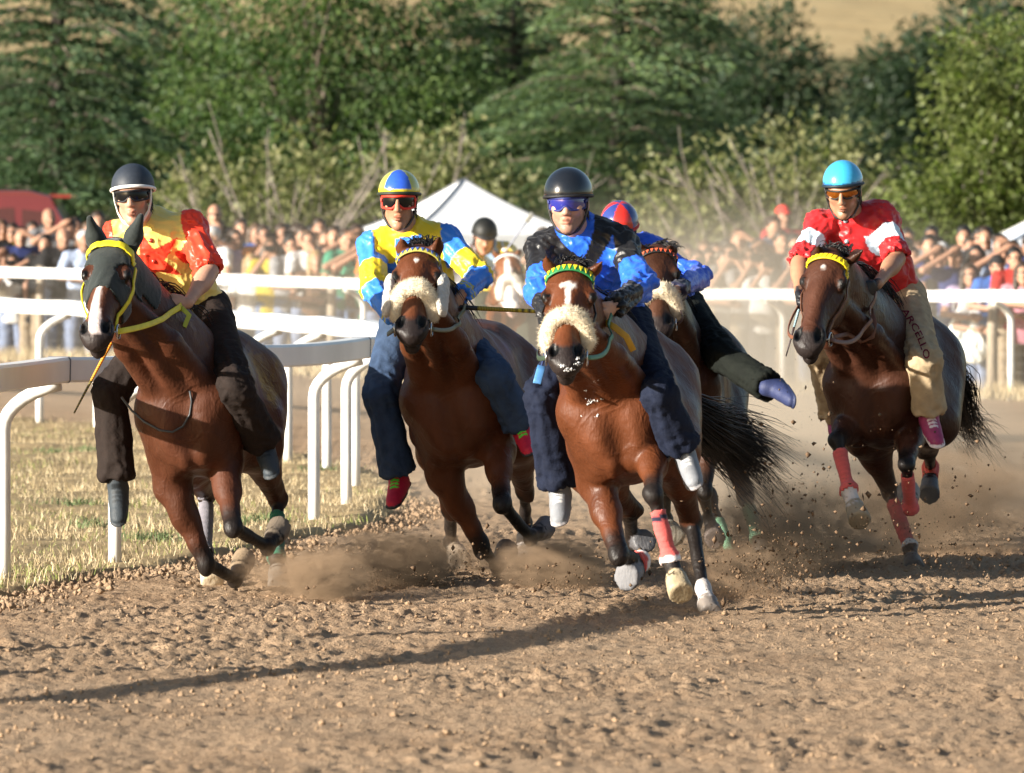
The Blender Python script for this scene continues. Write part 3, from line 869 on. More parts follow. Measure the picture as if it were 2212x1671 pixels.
    wt = sstep(.0, .25, (v - H(.9, 0, 0)) @ -f * 0 + np.linalg.norm(v - H(.5, 0, 0), axis=1) - .25)
    rdg = 1 - 2 * np.abs(noise3(v * V(6, 4, 6) + .6 * fbm(v * 5, 2, 31)[:, None], 32))
    v = v + nn * ((.0045 * rdg + .004 * fbm(v * 11, 3, 33)) * wt)[:, None]       # muscle and sinew under the skin
    nn = normals(v, fc)
    # pigment: darker mane line and back, face markings
    hp = (v - poll); ht = hp @ a / HL; hw = hp @ w / HS; hn = hp @ n / HS
    face = (ht > -.02) & (ht < 1.04) & (np.abs(hw) < .13) & (hn > -.03)
    if 'mark' in sp:
        m = sp['mark'](ht, hw, v, hn) * face
        c = c * (1 - m[:, None]) + np.array(sp.get('markcol', (.75, .70, .66))) * m[:, None]
    lx, lz = (v - O) @ f / S, (v - O) @ u / S
    c *= (1 - .25 * fbm(v * 3.0, 3, 5))[:, None] ** 1.0
    c = np.clip(c, .003, .9)
    root = empty('race_horse', (O[0], O[1], 0))
    off = V(O[0], O[1], 0)
    body = thin(obj('body', mesh_from('horse_body', v - off, fc, c), MATS['coat'], root), .55)
    hd = dict(sp=sp, F=F, W=W, H=H, root=root, off=off, S=S, f=f, l=l, u=u, a=a, w=w, n=n, poll=poll, O=O, v=v, fc=fc, nn=nn, legs=legs, ht=ht, hw=hw, hn=hn, ears=ears, HL=HL)
    # bandages
    for kind, y, p0, p1, p2, p3, p4, lg in legs:
        if lg.get('band') is not None:
            t0, t1 = lg.get('bt', (.22, 1.08))
            t, d = seg_t(v, p2, p3)
            tp, dp = seg_t(v, p3, p4)
            m = (t > t0) & (d < .075 * S) & ((t < t1) & (tp < .35))
            bv, bf, used = extract(v, fc, nn, m, .007 + .0012 * np.sin(t * 75))
            if len(bf):
                bv, bf = rim_close(bv, bf, nn[used], .01)
                tt = np.concatenate([t[used], np.zeros(len(bv) - len(used))])
                bc = np.tile(np.array(lg['band'], float), (len(bv), 1))
                bc[:len(used)] *= (.93 + .07 * np.sin(t[used] * 75))[:, None]
                if lg.get('cuff'):
                    e = (tt > t1 - .10); bc[e] = (.75, .72, .70)
                if lg.get('stripe'):
                    e = (tt > .34) & (tt < .42); bc[e] = (.02, .02, .04)
                obj('leg_bandage', mesh_from('leg_bandage', bv - off, bf, bc), MATS['bandage'], root)
    # hair
    paths = []
    for q in range(sp.get('nmane', 170)):
        t = rng.random() * .97
        i = min(int(t * 6), 5); p = lerp(bz[i], bz[i + 1], t * 6 - i)
        up = nrm(lerp(u, -a * .6 + nrm(poll - nb) * .2 - n * .5, t)); lat = nrm(lerp(l, w, t))
        rt = F.hit(p, up + lat * rng.normal(0, .06), -.01)
        side = sp.get('maneside', 1); L_ = rng.uniform(.12, .22) * S
        s_ = np.linspace(0, 1, 7)[:, None]
        paths.append(rt + up * (.05 * np.sin(s_ * 2.4)) * S * rng.uniform(.5, 1.6) + (lat * side * rng.uniform(.25, .9) - f * rng.uniform(.3, .9) * (1 - .5 * t)) * L_ * s_ - V(0, 0, 1) * L_ * .75 * s_ ** 2 + rng.normal(0, .006, 3) * s_)
    strands('mane', [p - off for p in paths], .0055 * S, MATS['hair_black'], root)
    paths = []
    for q in range(sp.get('nfore', 60)):
        rt = H(.01 + rng.normal(0, .02), rng.normal(0, .028), .0) + n * .035 * S
        k = sp.get('foredir', (0, .10, .5)); L_ = rng.uniform(.07, .15) * S
        s_ = np.linspace(0, 1, 6)[:, None]
        paths.append(rt + (w * (k[0] + rng.normal(0, .25)) - a * (k[1] + rng.normal(0, .15)) + n * (.25 + rng.normal(0, .12))) * L_ * (s_ - .45 * s_ ** 2) + (a * (k[2] + .35) + w * rng.normal(0, .15)) * L_ * s_ ** 2)
    strands('forelock', [p - off for p in paths], .0045 * S, MATS['hair_black'], root)
    if sp.get('tail'):
        ctrl = [W(-.88, 0, .16)] + [at(px, py, W(-.9, 0, 0)[1] + dy) for px, py, dy in sp['tail']]
        paths = []
        ctrl = np.array(ctrl)
        for q in range(sp.get('ntail', 170)):
            if q % 14 == 0: lock = rng.normal(0, 1, 3); ll = rng.uniform(.7, 1.0)
            sd = lock + rng.normal(0, .14, 3)
            m = 12; tt = np.linspace(0, ll * rng.uniform(.9, 1.0), m)
            k = tt * (len(ctrl) - 1); i = np.minimum(k.astype(int), len(ctrl) - 2); fr = k - i
            # Catmull-Rom through the control points
            g = lambda j: ctrl[np.clip(j, 0, len(ctrl) - 1)]
            p0_, p1_, p2_, p3_ = g(i - 1), g(i), g(i + 1), g(i + 2); fr = fr[:, None]
            p = .5 * (2 * p1_ + (p2_ - p0_) * fr + (2 * p0_ - 5 * p1_ + 4 * p2_ - p3_) * fr ** 2 + (3 * p1_ - p0_ - 3 * p2_ + p3_) * fr ** 3)
            spread = sp.get('tailspread', .055) * (.25 + 1.5 * tt[:, None])
            p = p + sd * spread * V(.7, .9, 1.0) - V(0, 0, .07) * (tt[:, None] ** 2) * rng.uniform(-.4, 2.2) + V(*rng.normal(0, .035, 3)) * np.sin(tt[:, None] * rng.uniform(2, 5))
            paths.append(p + .01 * np.stack([noise3(np.stack([tt * 5, np.full(m, q * 1.7), np.full(m, z * 9.)], 1), 3) for z in range(3)], 1) * tt[:, None] * 2)
        strands('tail', [p - off for p in paths], .0031 * S, MATS['hair_black'], root)
    return hd

def around(hd, t, th, off=.004, cn=-.02):
    """point on the head's skin at station t, angle th from the forehead towards the horse's left"""
    d = hd['n'] * math.cos(th) + hd['w'] * math.sin(th)
    return hd['F'].hit(hd['H'](t, 0, cn), d, off), d
def bridle(hd, brow=(.6, .5, .05), brow2=None, cheek=(.02, .015, .012), browt=.15, width=.026):
    root, off, S = hd['root'], hd['off'], hd['S']
    mb = MB(); ths = np.linspace(-1.45, 1.45, 41)
    pp = [around(hd, browt + .05 * abs(th) ** 2 * .5, th) for th in ths]
    cols = [brow] * len(ths)
    ribbon(mb, [p for p, _ in pp], [d for _, d in pp], width * S, .006, cols=cols)
    b = mb.build('browband', MATS['strap'], root, True, None)
    b.data.transform(Matrix.Translation(Vector(-off)))
    if brow2 is not None:                                # little triangles sewn on the browband
        mb = MB(); nt = 15
        for i in range(nt):
            th = -1.25 + 2.5 * i / (nt - 1)
            p, d = around(hd, browt + .025 * th * th, th, .0115)
            sdv = nrm(np.cross(hd['a'], d)) * .0085 * S
            up = hd['a'] * width * .42 * S
            q = [p - sdv - up, p + sdv - up, p + up]
            mb.add(q + [x + d * .003 for x in q], [[0, 2, 1], [3, 4, 5], [0, 1, 4, 3], [1, 2, 5, 4], [2, 0, 3, 5]], brow2)
        o = mb.build('browband_trim', MATS['strap'], b); o['kind'] = 'stuff'; o.data.transform(Matrix.Translation(Vector(-off)))
    for sd in (-1, 1):
        mb = MB()
        pp = [around(hd, t, sd * th, .004, -.03) for t, th in zip(np.linspace(browt + .06, .80, 14), np.linspace(1.5, 1.62, 14))]
        ribbon(mb, [p for p, _ in pp], [d for _, d in pp], .024 * S, .006, cheek)
        o = mb.build('cheek_strap', MATS['strap'], root, True); o.data.transform(Matrix.Translation(Vector(-off)))
        # bit ring
        mb = MB(); c = hd['H'](.82, .072 * sd, -.035)
        r = .033 * S
        mb.tube([c + (hd['a'] * math.cos(x) + hd['n'] * math.sin(x)) * r + hd['w'] * sd * .006 for x in np.linspace(0, 6.283, 17)], .0045, 6, cap=False)
        mb.tube([c, c - hd['w'] * sd * .05 * S], .006, 6)
        o = mb.build('bit_ring', MATS['steel'], root, True); o.data.transform(Matrix.Translation(Vector(-off)))
        hd['bit%d' % sd] = c
def sheepskin(hd, t=.50, r=.046, span=1.75, col=(.72, .62, .45), lift=.018, droop=.16):
    S, off = hd['S'], hd['off']
    ths = np.linspace(-span, span, 15)
    ps = [around(hd, t + droop * (abs(th) / span) ** 2, th, lift * S, -.015)[0] for th in ths]
    ps = np.array(ps)
    F = Field(ps.min(0) - .1, ps.max(0) + .1, .008)
    for i in range(len(ps) - 1):
        F.cone(ps[i], ps[i + 1], r * S * (1 if 0 < i else .85), r * S * (1 if i < len(ps) - 2 else .85), .01, col)
    v, f, c = F.mesh()
    n = normals(v, f)
    nz = fbm(v * 55, 2, 11); big = noise3(v * 26, 4)
    v = v + n * (.0025 * nz + .002 * big)[:, None]
    c = c * (1 + .10 * nz + .08 * big)[:, None]
    o = obj('sheepskin_noseband', mesh_from('sheepskin', v - off, f, np.clip(c, 0, .9)), MATS['wool'], hd['root'])
    # wool fibres standing off the skin
    k = rng.choice(len(v), min(5200, len(v)), False); m = len(k)
    d = n[k] + rng.normal(0, .33, (m, 3)); L_ = rng.uniform(.005, .013, (m, 1, 1)); s_ = np.linspace(0, 1, 3)[None, :, None]
    paths = (v[k] - off)[:, None] + d[:, None] * L_ * s_ + rng.normal(0, .002, (m, 1, 3)) * s_ ** 2
    w_ = strands('wool_fibres', list(paths), .0010, mat('wool_fibre', col, rough=.9, spec=.1), o); w_['kind'] = 'stuff'
    return o
def reins(hd, hand, side, col=(.03, .02, .015), width=.018, sag=.05, bulge=.05):
    b = hd['bit%d' % side]; p0 = b; p1 = np.asarray(hand, float)
    mb = MB(); t = np.linspace(0, 1, 16)
    pts = [lerp(p0, p1, x) - V(0, 0, 1) * sag * 4 * x * (1 - x) + hd['l'] * side * bulge * 4 * x * (1 - x) for x in t]
    pts = [p + (hd['l'] * side * .9 - V(0, .4, 0)) * max(0, .016 - float(hd['F'].value(p)[0])) for p in pts]
    pts = [p + (hd['l'] * side * .9 - V(0, .4, 0)) * max(0, .016 - float(hd['F'].value(p)[0])) for p in pts]
    ribbon(mb, pts, [hd['l'] * side + V(0, 0, .2)] * len(pts), width, .005, col)
    o = mb.build('rein', MATS['strap'], hd['root'], True); o.data.transform(Matrix.Translation(Vector(-hd['off'])))
    return o
def blaze(ht, hw, v, hn):          # narrow stripe that widens over the nose
    c = .012 * np.sin(ht * 7)
    wd = np.interp(ht, [.0, .42, .5, .7, .85, .97, 1.0], [0, .003, .010, .019, .028, .022, .0])
    return sstep(wd + .006, wd - .004, np.abs(hw - c + .006 * noise3(v * 40, 2))) * (hn > .0) * (ht > .3) * (ht < .99)
def star_t(ht, hw, v, hn):
    q = .006 * noise3(v * 60, 2)
    a_ = sstep(.034, .026, np.abs(hw + q)) * sstep(.018, .010, np.abs(ht - .30 - .5 * np.abs(hw) + q))
    b_ = sstep(.011, .005, np.abs(hw + .5 * q)) * (ht > .30) * sstep(.52, .46, ht)
    return np.maximum(a_, b_)
def spot(ht, hw, v, hn):
    return sstep(.012, .006, np.hypot(hw, (ht - .26) * .6))
def wide_blaze(ht, hw, v, hn):
    q = .006 * noise3(v * 45, 2)
    wd = np.interp(ht, [.15, .25, .4, .6, .8, 1.0], [0, .012, .022, .034, .046, .05])
    return sstep(wd + .005, wd - .004, np.abs(hw + q)) * (ht > .12) * (hn > -.01)

PINK = (.62, .11, .10)
HORSES = {}
if 'horses' not in SKIP:
    HQ = 1.0
    HORSES[1] = horse(dict(h=.0112 * HQ, chest=(400, 900, 31.75), yaw=6, roll=10, pitch=2, coat=(0.0645, 0.0215, 0.0103), S=.98,
        poll=(246, 540), muzzle=(206, 742), hyaw=14, hroll=-4, ears=[(195, 478, -1), (302, 474, -1)],
        fore=[dict(kn=(447, 1222, 1), fe=(508, 1250, 1), ho=(528, 1208, 1), elpx=(372, 1050), hoof=(.20, .15, .10)),
              dict(kn=(503, 1140, -1), fe=(578, 1182, 1), ho=(606, 1140, 1), elpx=(484, 1000), hoof=(.16, .13, .10))],
        hind=[dict(hk=(446, 1068, 1), fe=(442, 1196, -1), ho=(460, 1262, -1), st=(-.15, -.19, -.26), band=(.20, .19, .22), bt=(.18, 1.0), hoof=(.5, .42, .3)),
              dict(hk=(600, 1080, 1), fe=(597, 1205, -1), ho=(603, 1268, -1), st=(-.20, .20, -.24), band=(.02, .16, .10), bt=(.25, 1.05), hoof=(.18, .16, .14))],
        mark=blaze, markcol=(.50, .42, .40), nfore=0, nmane=120))
    HORSES[2] = horse(dict(h=.0112 * HQ, chest=(972, 880, 32.9), yaw=7, roll=7, pitch=2, coat=(0.0903, 0.0284, 0.0112), S=1.0,
        poll=(908, 552), muzzle=(888, 730), hyaw=4, hroll=1, ears=[(866, 512, -1), (949, 508, -1)],
        fore=[dict(kn=(1040, 1182, 1), fe=(1073, 1222, 1), ho=(1098, 1188, 1), elpx=(962, 1030), hoof=(.08, .07, .07)),
              dict(kn=(1085, 1088, -1), fe=(1146, 1162, 1), ho=(1180, 1138, 1), elpx=(1075, 970), hoof=(.16, .14, .14))],
        hind=[dict(hk=(972, 1100, 1), fe=(974, 1172, 1), ho=(994, 1212, -1), st=(-.12, -.19, -.26), hoof=(.36, .29, .22)),
              dict(hk=(1134, 1062, 1), fe=(1134, 1128, 1), ho=(1138, 1192, -1), st=(-.20, .20, -.24), hoof=(.30, .27, .25))],
        mark=spot, nfore=170, foredir=(0, 1.5, .1)))
    HORSES[3] = horse(dict(h=.0112 * HQ, chest=(1330, 905, 29.75), yaw=4, roll=9, pitch=2, coat=(0.0946, 0.0284, 0.0103), S=1.0,
        poll=(1233, 590), muzzle=(1222, 795), hyaw=3, hroll=-1, ears=[(1178, 552, -1), (1302, 565, -1)],
        fore=[dict(kn=(1337, 1196, -1), fe=(1386, 1212, 1), ho=(1352, 1248, -1), elpx=(1292, 1045), band=PINK, bt=(.2, 1.0), cuff=True, hoof=(.16, .16, .17)),
              dict(kn=(1411, 1066, -1), fe=(1449, 1214, -1), ho=(1473, 1286, -1), elpx=(1412, 968), eldy=-.1, band=PINK, bt=(.24, 1.06), cuff=True, stripe=True, hoof=(.42, .34, .22))],
        hind=[dict(hk=(1359, 1102, 1), fe=(1366, 1176, 1), ho=(1394, 1166, -1), st=(-.10, -.19, -.26), hoof=(.12, .12, .13)),
              dict(hk=(1494, 1128, 1), fe=(1519, 1272, -1), ho=(1538, 1332, -1), st=(-.10, .20, -.24), sock=(.62, .58, .56), sockhigh=False, hoof=(.22, .19, .17))],
        mark=star_t, tail=[(1512, 905, .05), (1560, 930, .3), (1620, 960, .45), (1690, 1010, .55)], tailspread=.045, ntail=1150, nfore=130, foredir=(.2, 1.0, .1)))
    HORSES[4] = horse(dict(h=.0112 * HQ, chest=(1885, 845, 34.0), yaw=10, roll=5, pitch=2, coat=(0.0507, 0.0181, 0.0095), S=1.0,
        poll=(1800, 556), muzzle=(1744, 757), hyaw=20, hroll=-6, ears=[(1767, 530, -1), (1866, 540, -1)],
        fore=[dict(kn=(1808, 950, -1), fe=(1834, 1060, -1), ho=(1858, 1128, -1), el=(.52, -.17, -.24), band=PINK, bt=(.22, 1.05), sock=(.6, .55, .52), hoof=(.30, .25, .18)),
              dict(kn=(1957, 1003, -1), fe=(1968, 1098, 1), ho=(1962, 1062, 1), el=(.48, .17, -.28), band=PINK, bt=(.22, 1.05), hoof=(.2, .18, .17))],
        hind=[dict(hk=(1922, 1062, 1), fe=(1966, 1186, -1), ho=(1976, 1232, -1), st=(-.12, -.17, -.26), band=PINK, bt=(.2, 1.0), cuff=True, pt=(.06, .035, .025), hoof=(.16, .14, .13)),
              dict(hk=(2007, 972, 1), fe=(2011, 1012, 1), ho=(2008, 1070, -1), st=(-.22, .20, -.24), band=PINK, bt=(.25, 1.0), hoof=(.13, .13, .14))],
        mark=spot, tail=[(2058, 820, .1), (2070, 880, .3), (2095, 905, .5), (2130, 945, .6)], tailspread=.032, ntail=420, nfore=120, foredir=(.5, 1.0, .0)))
    HORSES[5] = horse(dict(h=.015 * HQ, chest=(1450, 850, 36.0), yaw=6, roll=6, pitch=2, coat=(0.0456, 0.0181, 0.0095), S=1.0,
        poll=(1420, 548), muzzle=(1424, 722), hyaw=4, hroll=2, ears=[(1380, 520, -1), (1448, 528, -1)],
        fore=[dict(kn=(1440, 1050, -1), fe=(1440, 1120, 1), ho=(1458, 1160, -1), hoof=(.3, .27, .22)),
              dict(kn=(1522, 1060, -1), fe=(1530, 1120, 1), ho=(1546, 1166, -1), hoof=(.2, .16, .14))],
        hind=[dict(hk=(1560, 1120, 1), fe=(1588, 1214, -1), ho=(1592, 1262, -1), st=(-.12, -.19, -.26), band=(.28, .55, .36), bt=(.3, 1.1), pt=(.05, .03, .02), hoof=(.2, .18, .16)),
              dict(hk=(1610, 1072, 1), fe=(1636, 1160, -1), ho=(1648, 1200, -1), st=(-.20, .20, -.24), band=(.28, .55, .36), bt=(.3, 1.1), pt=(.05, .03, .02), hoof=(.2, .18, .16))],
        nfore=200, foredir=(.7, .7, .1), nmane=260))
    HORSES[6] = horse(dict(h=.022 * HQ, chest=(1090, 745, 54.5), yaw=4, roll=2, pitch=2, coat=(0.1600, 0.0559, 0.0189), S=1.0,
        poll=(1096, 556), muzzle=(1106, 668), hyaw=8, hroll=0, ears=[(1065, 536, -1), (1124, 533, -1)], muzcol=(.45, .30, .27),
        fore=[dict(kn=(1070, 860, -1), fe=(1066, 905, 1), ho=(1066, 940, -1), pt=(.2, .07, .03)), dict(kn=(1122, 850, -1), fe=(1124, 900, 1), ho=(1126, 935, -1), pt=(.2, .07, .03))],
        hind=[dict(hk=(1066, 890, 1), fe=(1070, 950, -1), ho=(1072, 978, -1), pt=(.2, .07, .03)), dict(hk=(1128, 890, 1), fe=(1132, 940, -1), ho=(1136, 965, -1), pt=(.2, .07, .03))],
        mark=wide_blaze, markcol=(.78, .70, .66), nmane=80, nfore=0))
# ------------------------------------------------------------------ riders
mat('skin', attr=True, rough=0.48, spec=0.4, var=0.10, vscale=30, bump=0.08, bscale=220, sss=0.06)
def satin_material():
    m, t, b = nodes_of('satin')
    a = t.nodes.new('ShaderNodeAttribute'); a.attribute_name = 'Col'; link(t, a.outputs['Color'], b.inputs['Base Color'])
    b.inputs['Roughness'].default_value = .40; b.inputs['Specular IOR Level'].default_value = .32; b.inputs['Sheen Weight'].default_value = .1
    tc = t.nodes.new('ShaderNodeTexCoord'); h = None
    for sc, st, dist in ((8, (1, 1, .7), .03), (19, (1.2, 1.2, .6), .008)):      # long creases, then fine puckers
        mp = t.nodes.new('ShaderNodeMapping'); mp.inputs['Scale'].default_value = st; mp.inputs['Rotation'].default_value = (.3, .5, .2); link(t, tc.outputs['Object'], mp.inputs[0])
        nz = t.nodes.new('ShaderNodeTexNoise'); nz.inputs['Scale'].default_value = sc; nz.inputs['Detail'].default_value = 1.0; nz.inputs['Distortion'].default_value = .7
        link(t, mp.outputs[0], nz.inputs['Vector'])
        s1 = t.nodes.new('ShaderNodeMath'); s1.operation = 'SUBTRACT'; s1.inputs[1].default_value = .5; link(t, nz.outputs[0], s1.inputs[0])
        ab = t.nodes.new('ShaderNodeMath'); ab.operation = 'ABSOLUTE'; link(t, s1.outputs[0], ab.inputs[0])
        pw = t.nodes.new('ShaderNodeMath'); pw.operation = 'POWER'; pw.inputs[1].default_value = .85; link(t, ab.outputs[0], pw.inputs[0])
        bp = t.nodes.new('ShaderNodeBump'); bp.invert = True; bp.inputs['Strength'].default_value = .42; bp.inputs['Distance'].default_value = dist
        link(t, pw.outputs[0], bp.inputs['Height'])
        if h is not None: link(t, h.outputs[0], bp.inputs['Normal'])
        h = bp
    link(t, h.outputs[0], b.inputs['Normal'])
satin_material()
mat('trouser_cloth', attr=True, rough=0.85, spec=0.2, var=0.18, vscale=18, bump=0.35, bscale=70)
mat('shoe_cloth', attr=True, rough=0.6, spec=0.35, var=0.12, vscale=30, bump=0.2, bscale=120)
mat('shell_gloss', attr=True, rough=0.22, spec=0.5, var=0.06, vscale=40, coat=0.5, rvar=0.05)
mat('shell_matt', attr=True, rough=0.55, spec=0.4, var=0.12, vscale=60, bump=.15, bscale=200)
mat('lens_black', (.004, .004, .005), rough=0.16, spec=0.3)
mat('lens_blue', (.015, .02, .22), rough=0.08, spec=0.8, coat=.6)
mat('lens_fire', (.35, .10, .01), rough=0.1, metal=.7, spec=0.8)
SKIN = (.44, .235, .15)

def person_head(F, Hd0, hx, skin, beard=0.0, k=.012, shape=(1, 1, 1)):
    E, C = F.ell, F.cone
    jw, nl, fl = shape
    def Hd(x, y, z): return Hd0(x * (jw if z < .02 else 1), y + (nl - 1) * .12 * (y > .09), z * (fl if z < 0 else 1))
    sk = np.array(skin); lip = sk * V(.88, .68, .66)
    E(Hd(0, -.012, .035), hx, V(.076, .096, .092), k, sk)
    E(Hd(0, .028, -.02), hx, V(.064 * jw, .072, .10 * fl), .02, sk)
    for y in (-1, 1):
        C(Hd(.048 * y, .015, -.062), Hd(.012 * y, .076, -.104), .028, .020, .02, sk)
        E(Hd(.044 * y, .068, -.018), hx, V(.024, .024, .022), .02, sk)
        E(Hd(.080 * y, -.008, -.008), hx, V(.010, .021, .032), .006, sk * .95)
    E(Hd(0, .080, -.105), hx, V(.022, .020, .018), .015, sk)
    E(Hd(0, .084, .030), hx, V(.056, .016, .013), .015, sk)
    for y in (-1, 1):
        E(Hd(.031 * y, .106, .006), hx, V(.021, .016, .013), .010, sk * .8, 'sub')
        E(Hd(.031 * y, .086, .006), hx, V(.015, .013, .011), .004, sk * .75)
    C(Hd(0, .094, .014), Hd(0, .114, -.030), .010, .0135, .012, sk)
    for y in (-1, 1): E(Hd(.013 * y, .104, -.034), hx, V(.010, .012, .009), .008, sk * .95)
    E(Hd(0, .094, -.061), hx, V(.026, .013, .0065), .006, lip)
    E(Hd(0, .092, -.074), hx, V(.023, .013, .0075), .006, lip)
    E(Hd(0, .106, -.0675), hx, V(.024, .010, .0018), .004, lip * .4, 'sub')
def hand(F, wr, d, ax, pn, skin, s=1.0):
    """a closed hand: palm, four fingers curled towards pn, thumb across them; ax runs from the little finger to the forefinger"""
    d, pn = nrm(d), nrm(pn); ax = nrm(ax - (ax @ d) * d); pn = nrm(np.cross(d, ax)) * (1 if np.cross(d, ax) @ pn > 0 else -1)
    C = F.cone; sk = np.array(skin)
    C(wr, wr + d * .03 * s, .026 * s, .027 * s, .012, sk, pn, .75)
    F.ell(wr + d * .058 * s, np.stack([d, ax, pn]), s * V(.048, .042, .018), .012, sk)
    for i in range(4):
        L_ = (.80, .95, 1.0, .92)[i]
        b = wr + (d * (.088 - .004 * abs(i - 2)) + ax * (i - 1.5) * .0205) * s
        j1 = b + (d * .020 + pn * .030) * s * L_; j2 = j1 + (-d * .022 + pn * .014) * s * L_; tp = j2 + (-d * .026 - pn * .010) * s * L_
        C(b, j1, .0110 * s, .0098 * s, .004, sk); C(j1, j2, .0098 * s, .009 * s, .003, sk * .96); C(j2, tp, .009 * s, .0075 * s, .003, sk)
    t0 = wr + (d * .032 + ax * .032) * s; t1 = t0 + (d * .036 + ax * .016 + pn * .014) * s; t2 = t1 + (d * .016 - ax * .014 + pn * .024) * s
    C(t0, t1, .0145 * s, .0115 * s, .008, sk); C(t1, t2, .0115 * s, .0085 * s, .004, sk)

def wrinkle(v, n, arms, amp=.007, seed=0, torso_scale=(9, 9, 13)):
    """soft folds: rings across the sleeves, slanting drapes on the body"""
    base = fbm(v * np.array(torso_scale), 2, seed + 3)
    r1 = 1 - np.abs(noise3(v * np.array(torso_scale) * 1.1 + .8 * base[:, None], seed)) * 2
    sl = v @ np.array([[.8, .1, .6], [.1, 1, .1], [-.6, .1, .8]])
    r2 = 1 - np.abs(noise3(sl * np.array([9, 14, 26]) + 1.2 * base[:, None], seed + 21)) * 2
    out = r1 * amp * .8 + base * amp * .6 + np.maximum(r2, 0) ** 2 * amp * .8
    for a, b in arms:
        t, d = seg_t(v, a, b); L_ = np.linalg.norm(np.asarray(b) - a)
        w = sstep(.13, .07, d) * ((t > -.1) & (t < 1.15))
        ax_ = nrm(np.asarray(b) - a); e1 = nrm(np.cross(ax_, V(.31, .2, .93))); e2 = np.cross(ax_, e1); rel = v - np.asarray(a)
        th = np.arctan2(rel @ e2, rel @ e1); cx, sx = np.cos(th), np.sin(th)
        ring = 1 - np.abs(noise3(np.stack([t * L_ * 20 + base * 1.4 + 1.5 * sx, cx * 1.9 + t * 3, sx * 1.9], 1), seed + 9)) * 2
        fine = 1 - np.abs(noise3(np.stack([t * L_ * 38 - 1.2 * cx + base, cx * 3 + 7, sx * 3], 1), seed + 19)) * 2
        lng = noise3(np.stack([t * L_ * 5, cx * 3.2, sx * 3.2], 1), seed + 29)
        near = .35 + 1.1 * np.exp(-((t - 1) / .3) ** 2) + .7 * np.exp(-(t / .22) ** 2)
        out = out * (1 - w) + w * amp * ((ring * .9 + fine * .45) * near + lng * .8)
    return v + n * out[:, None]

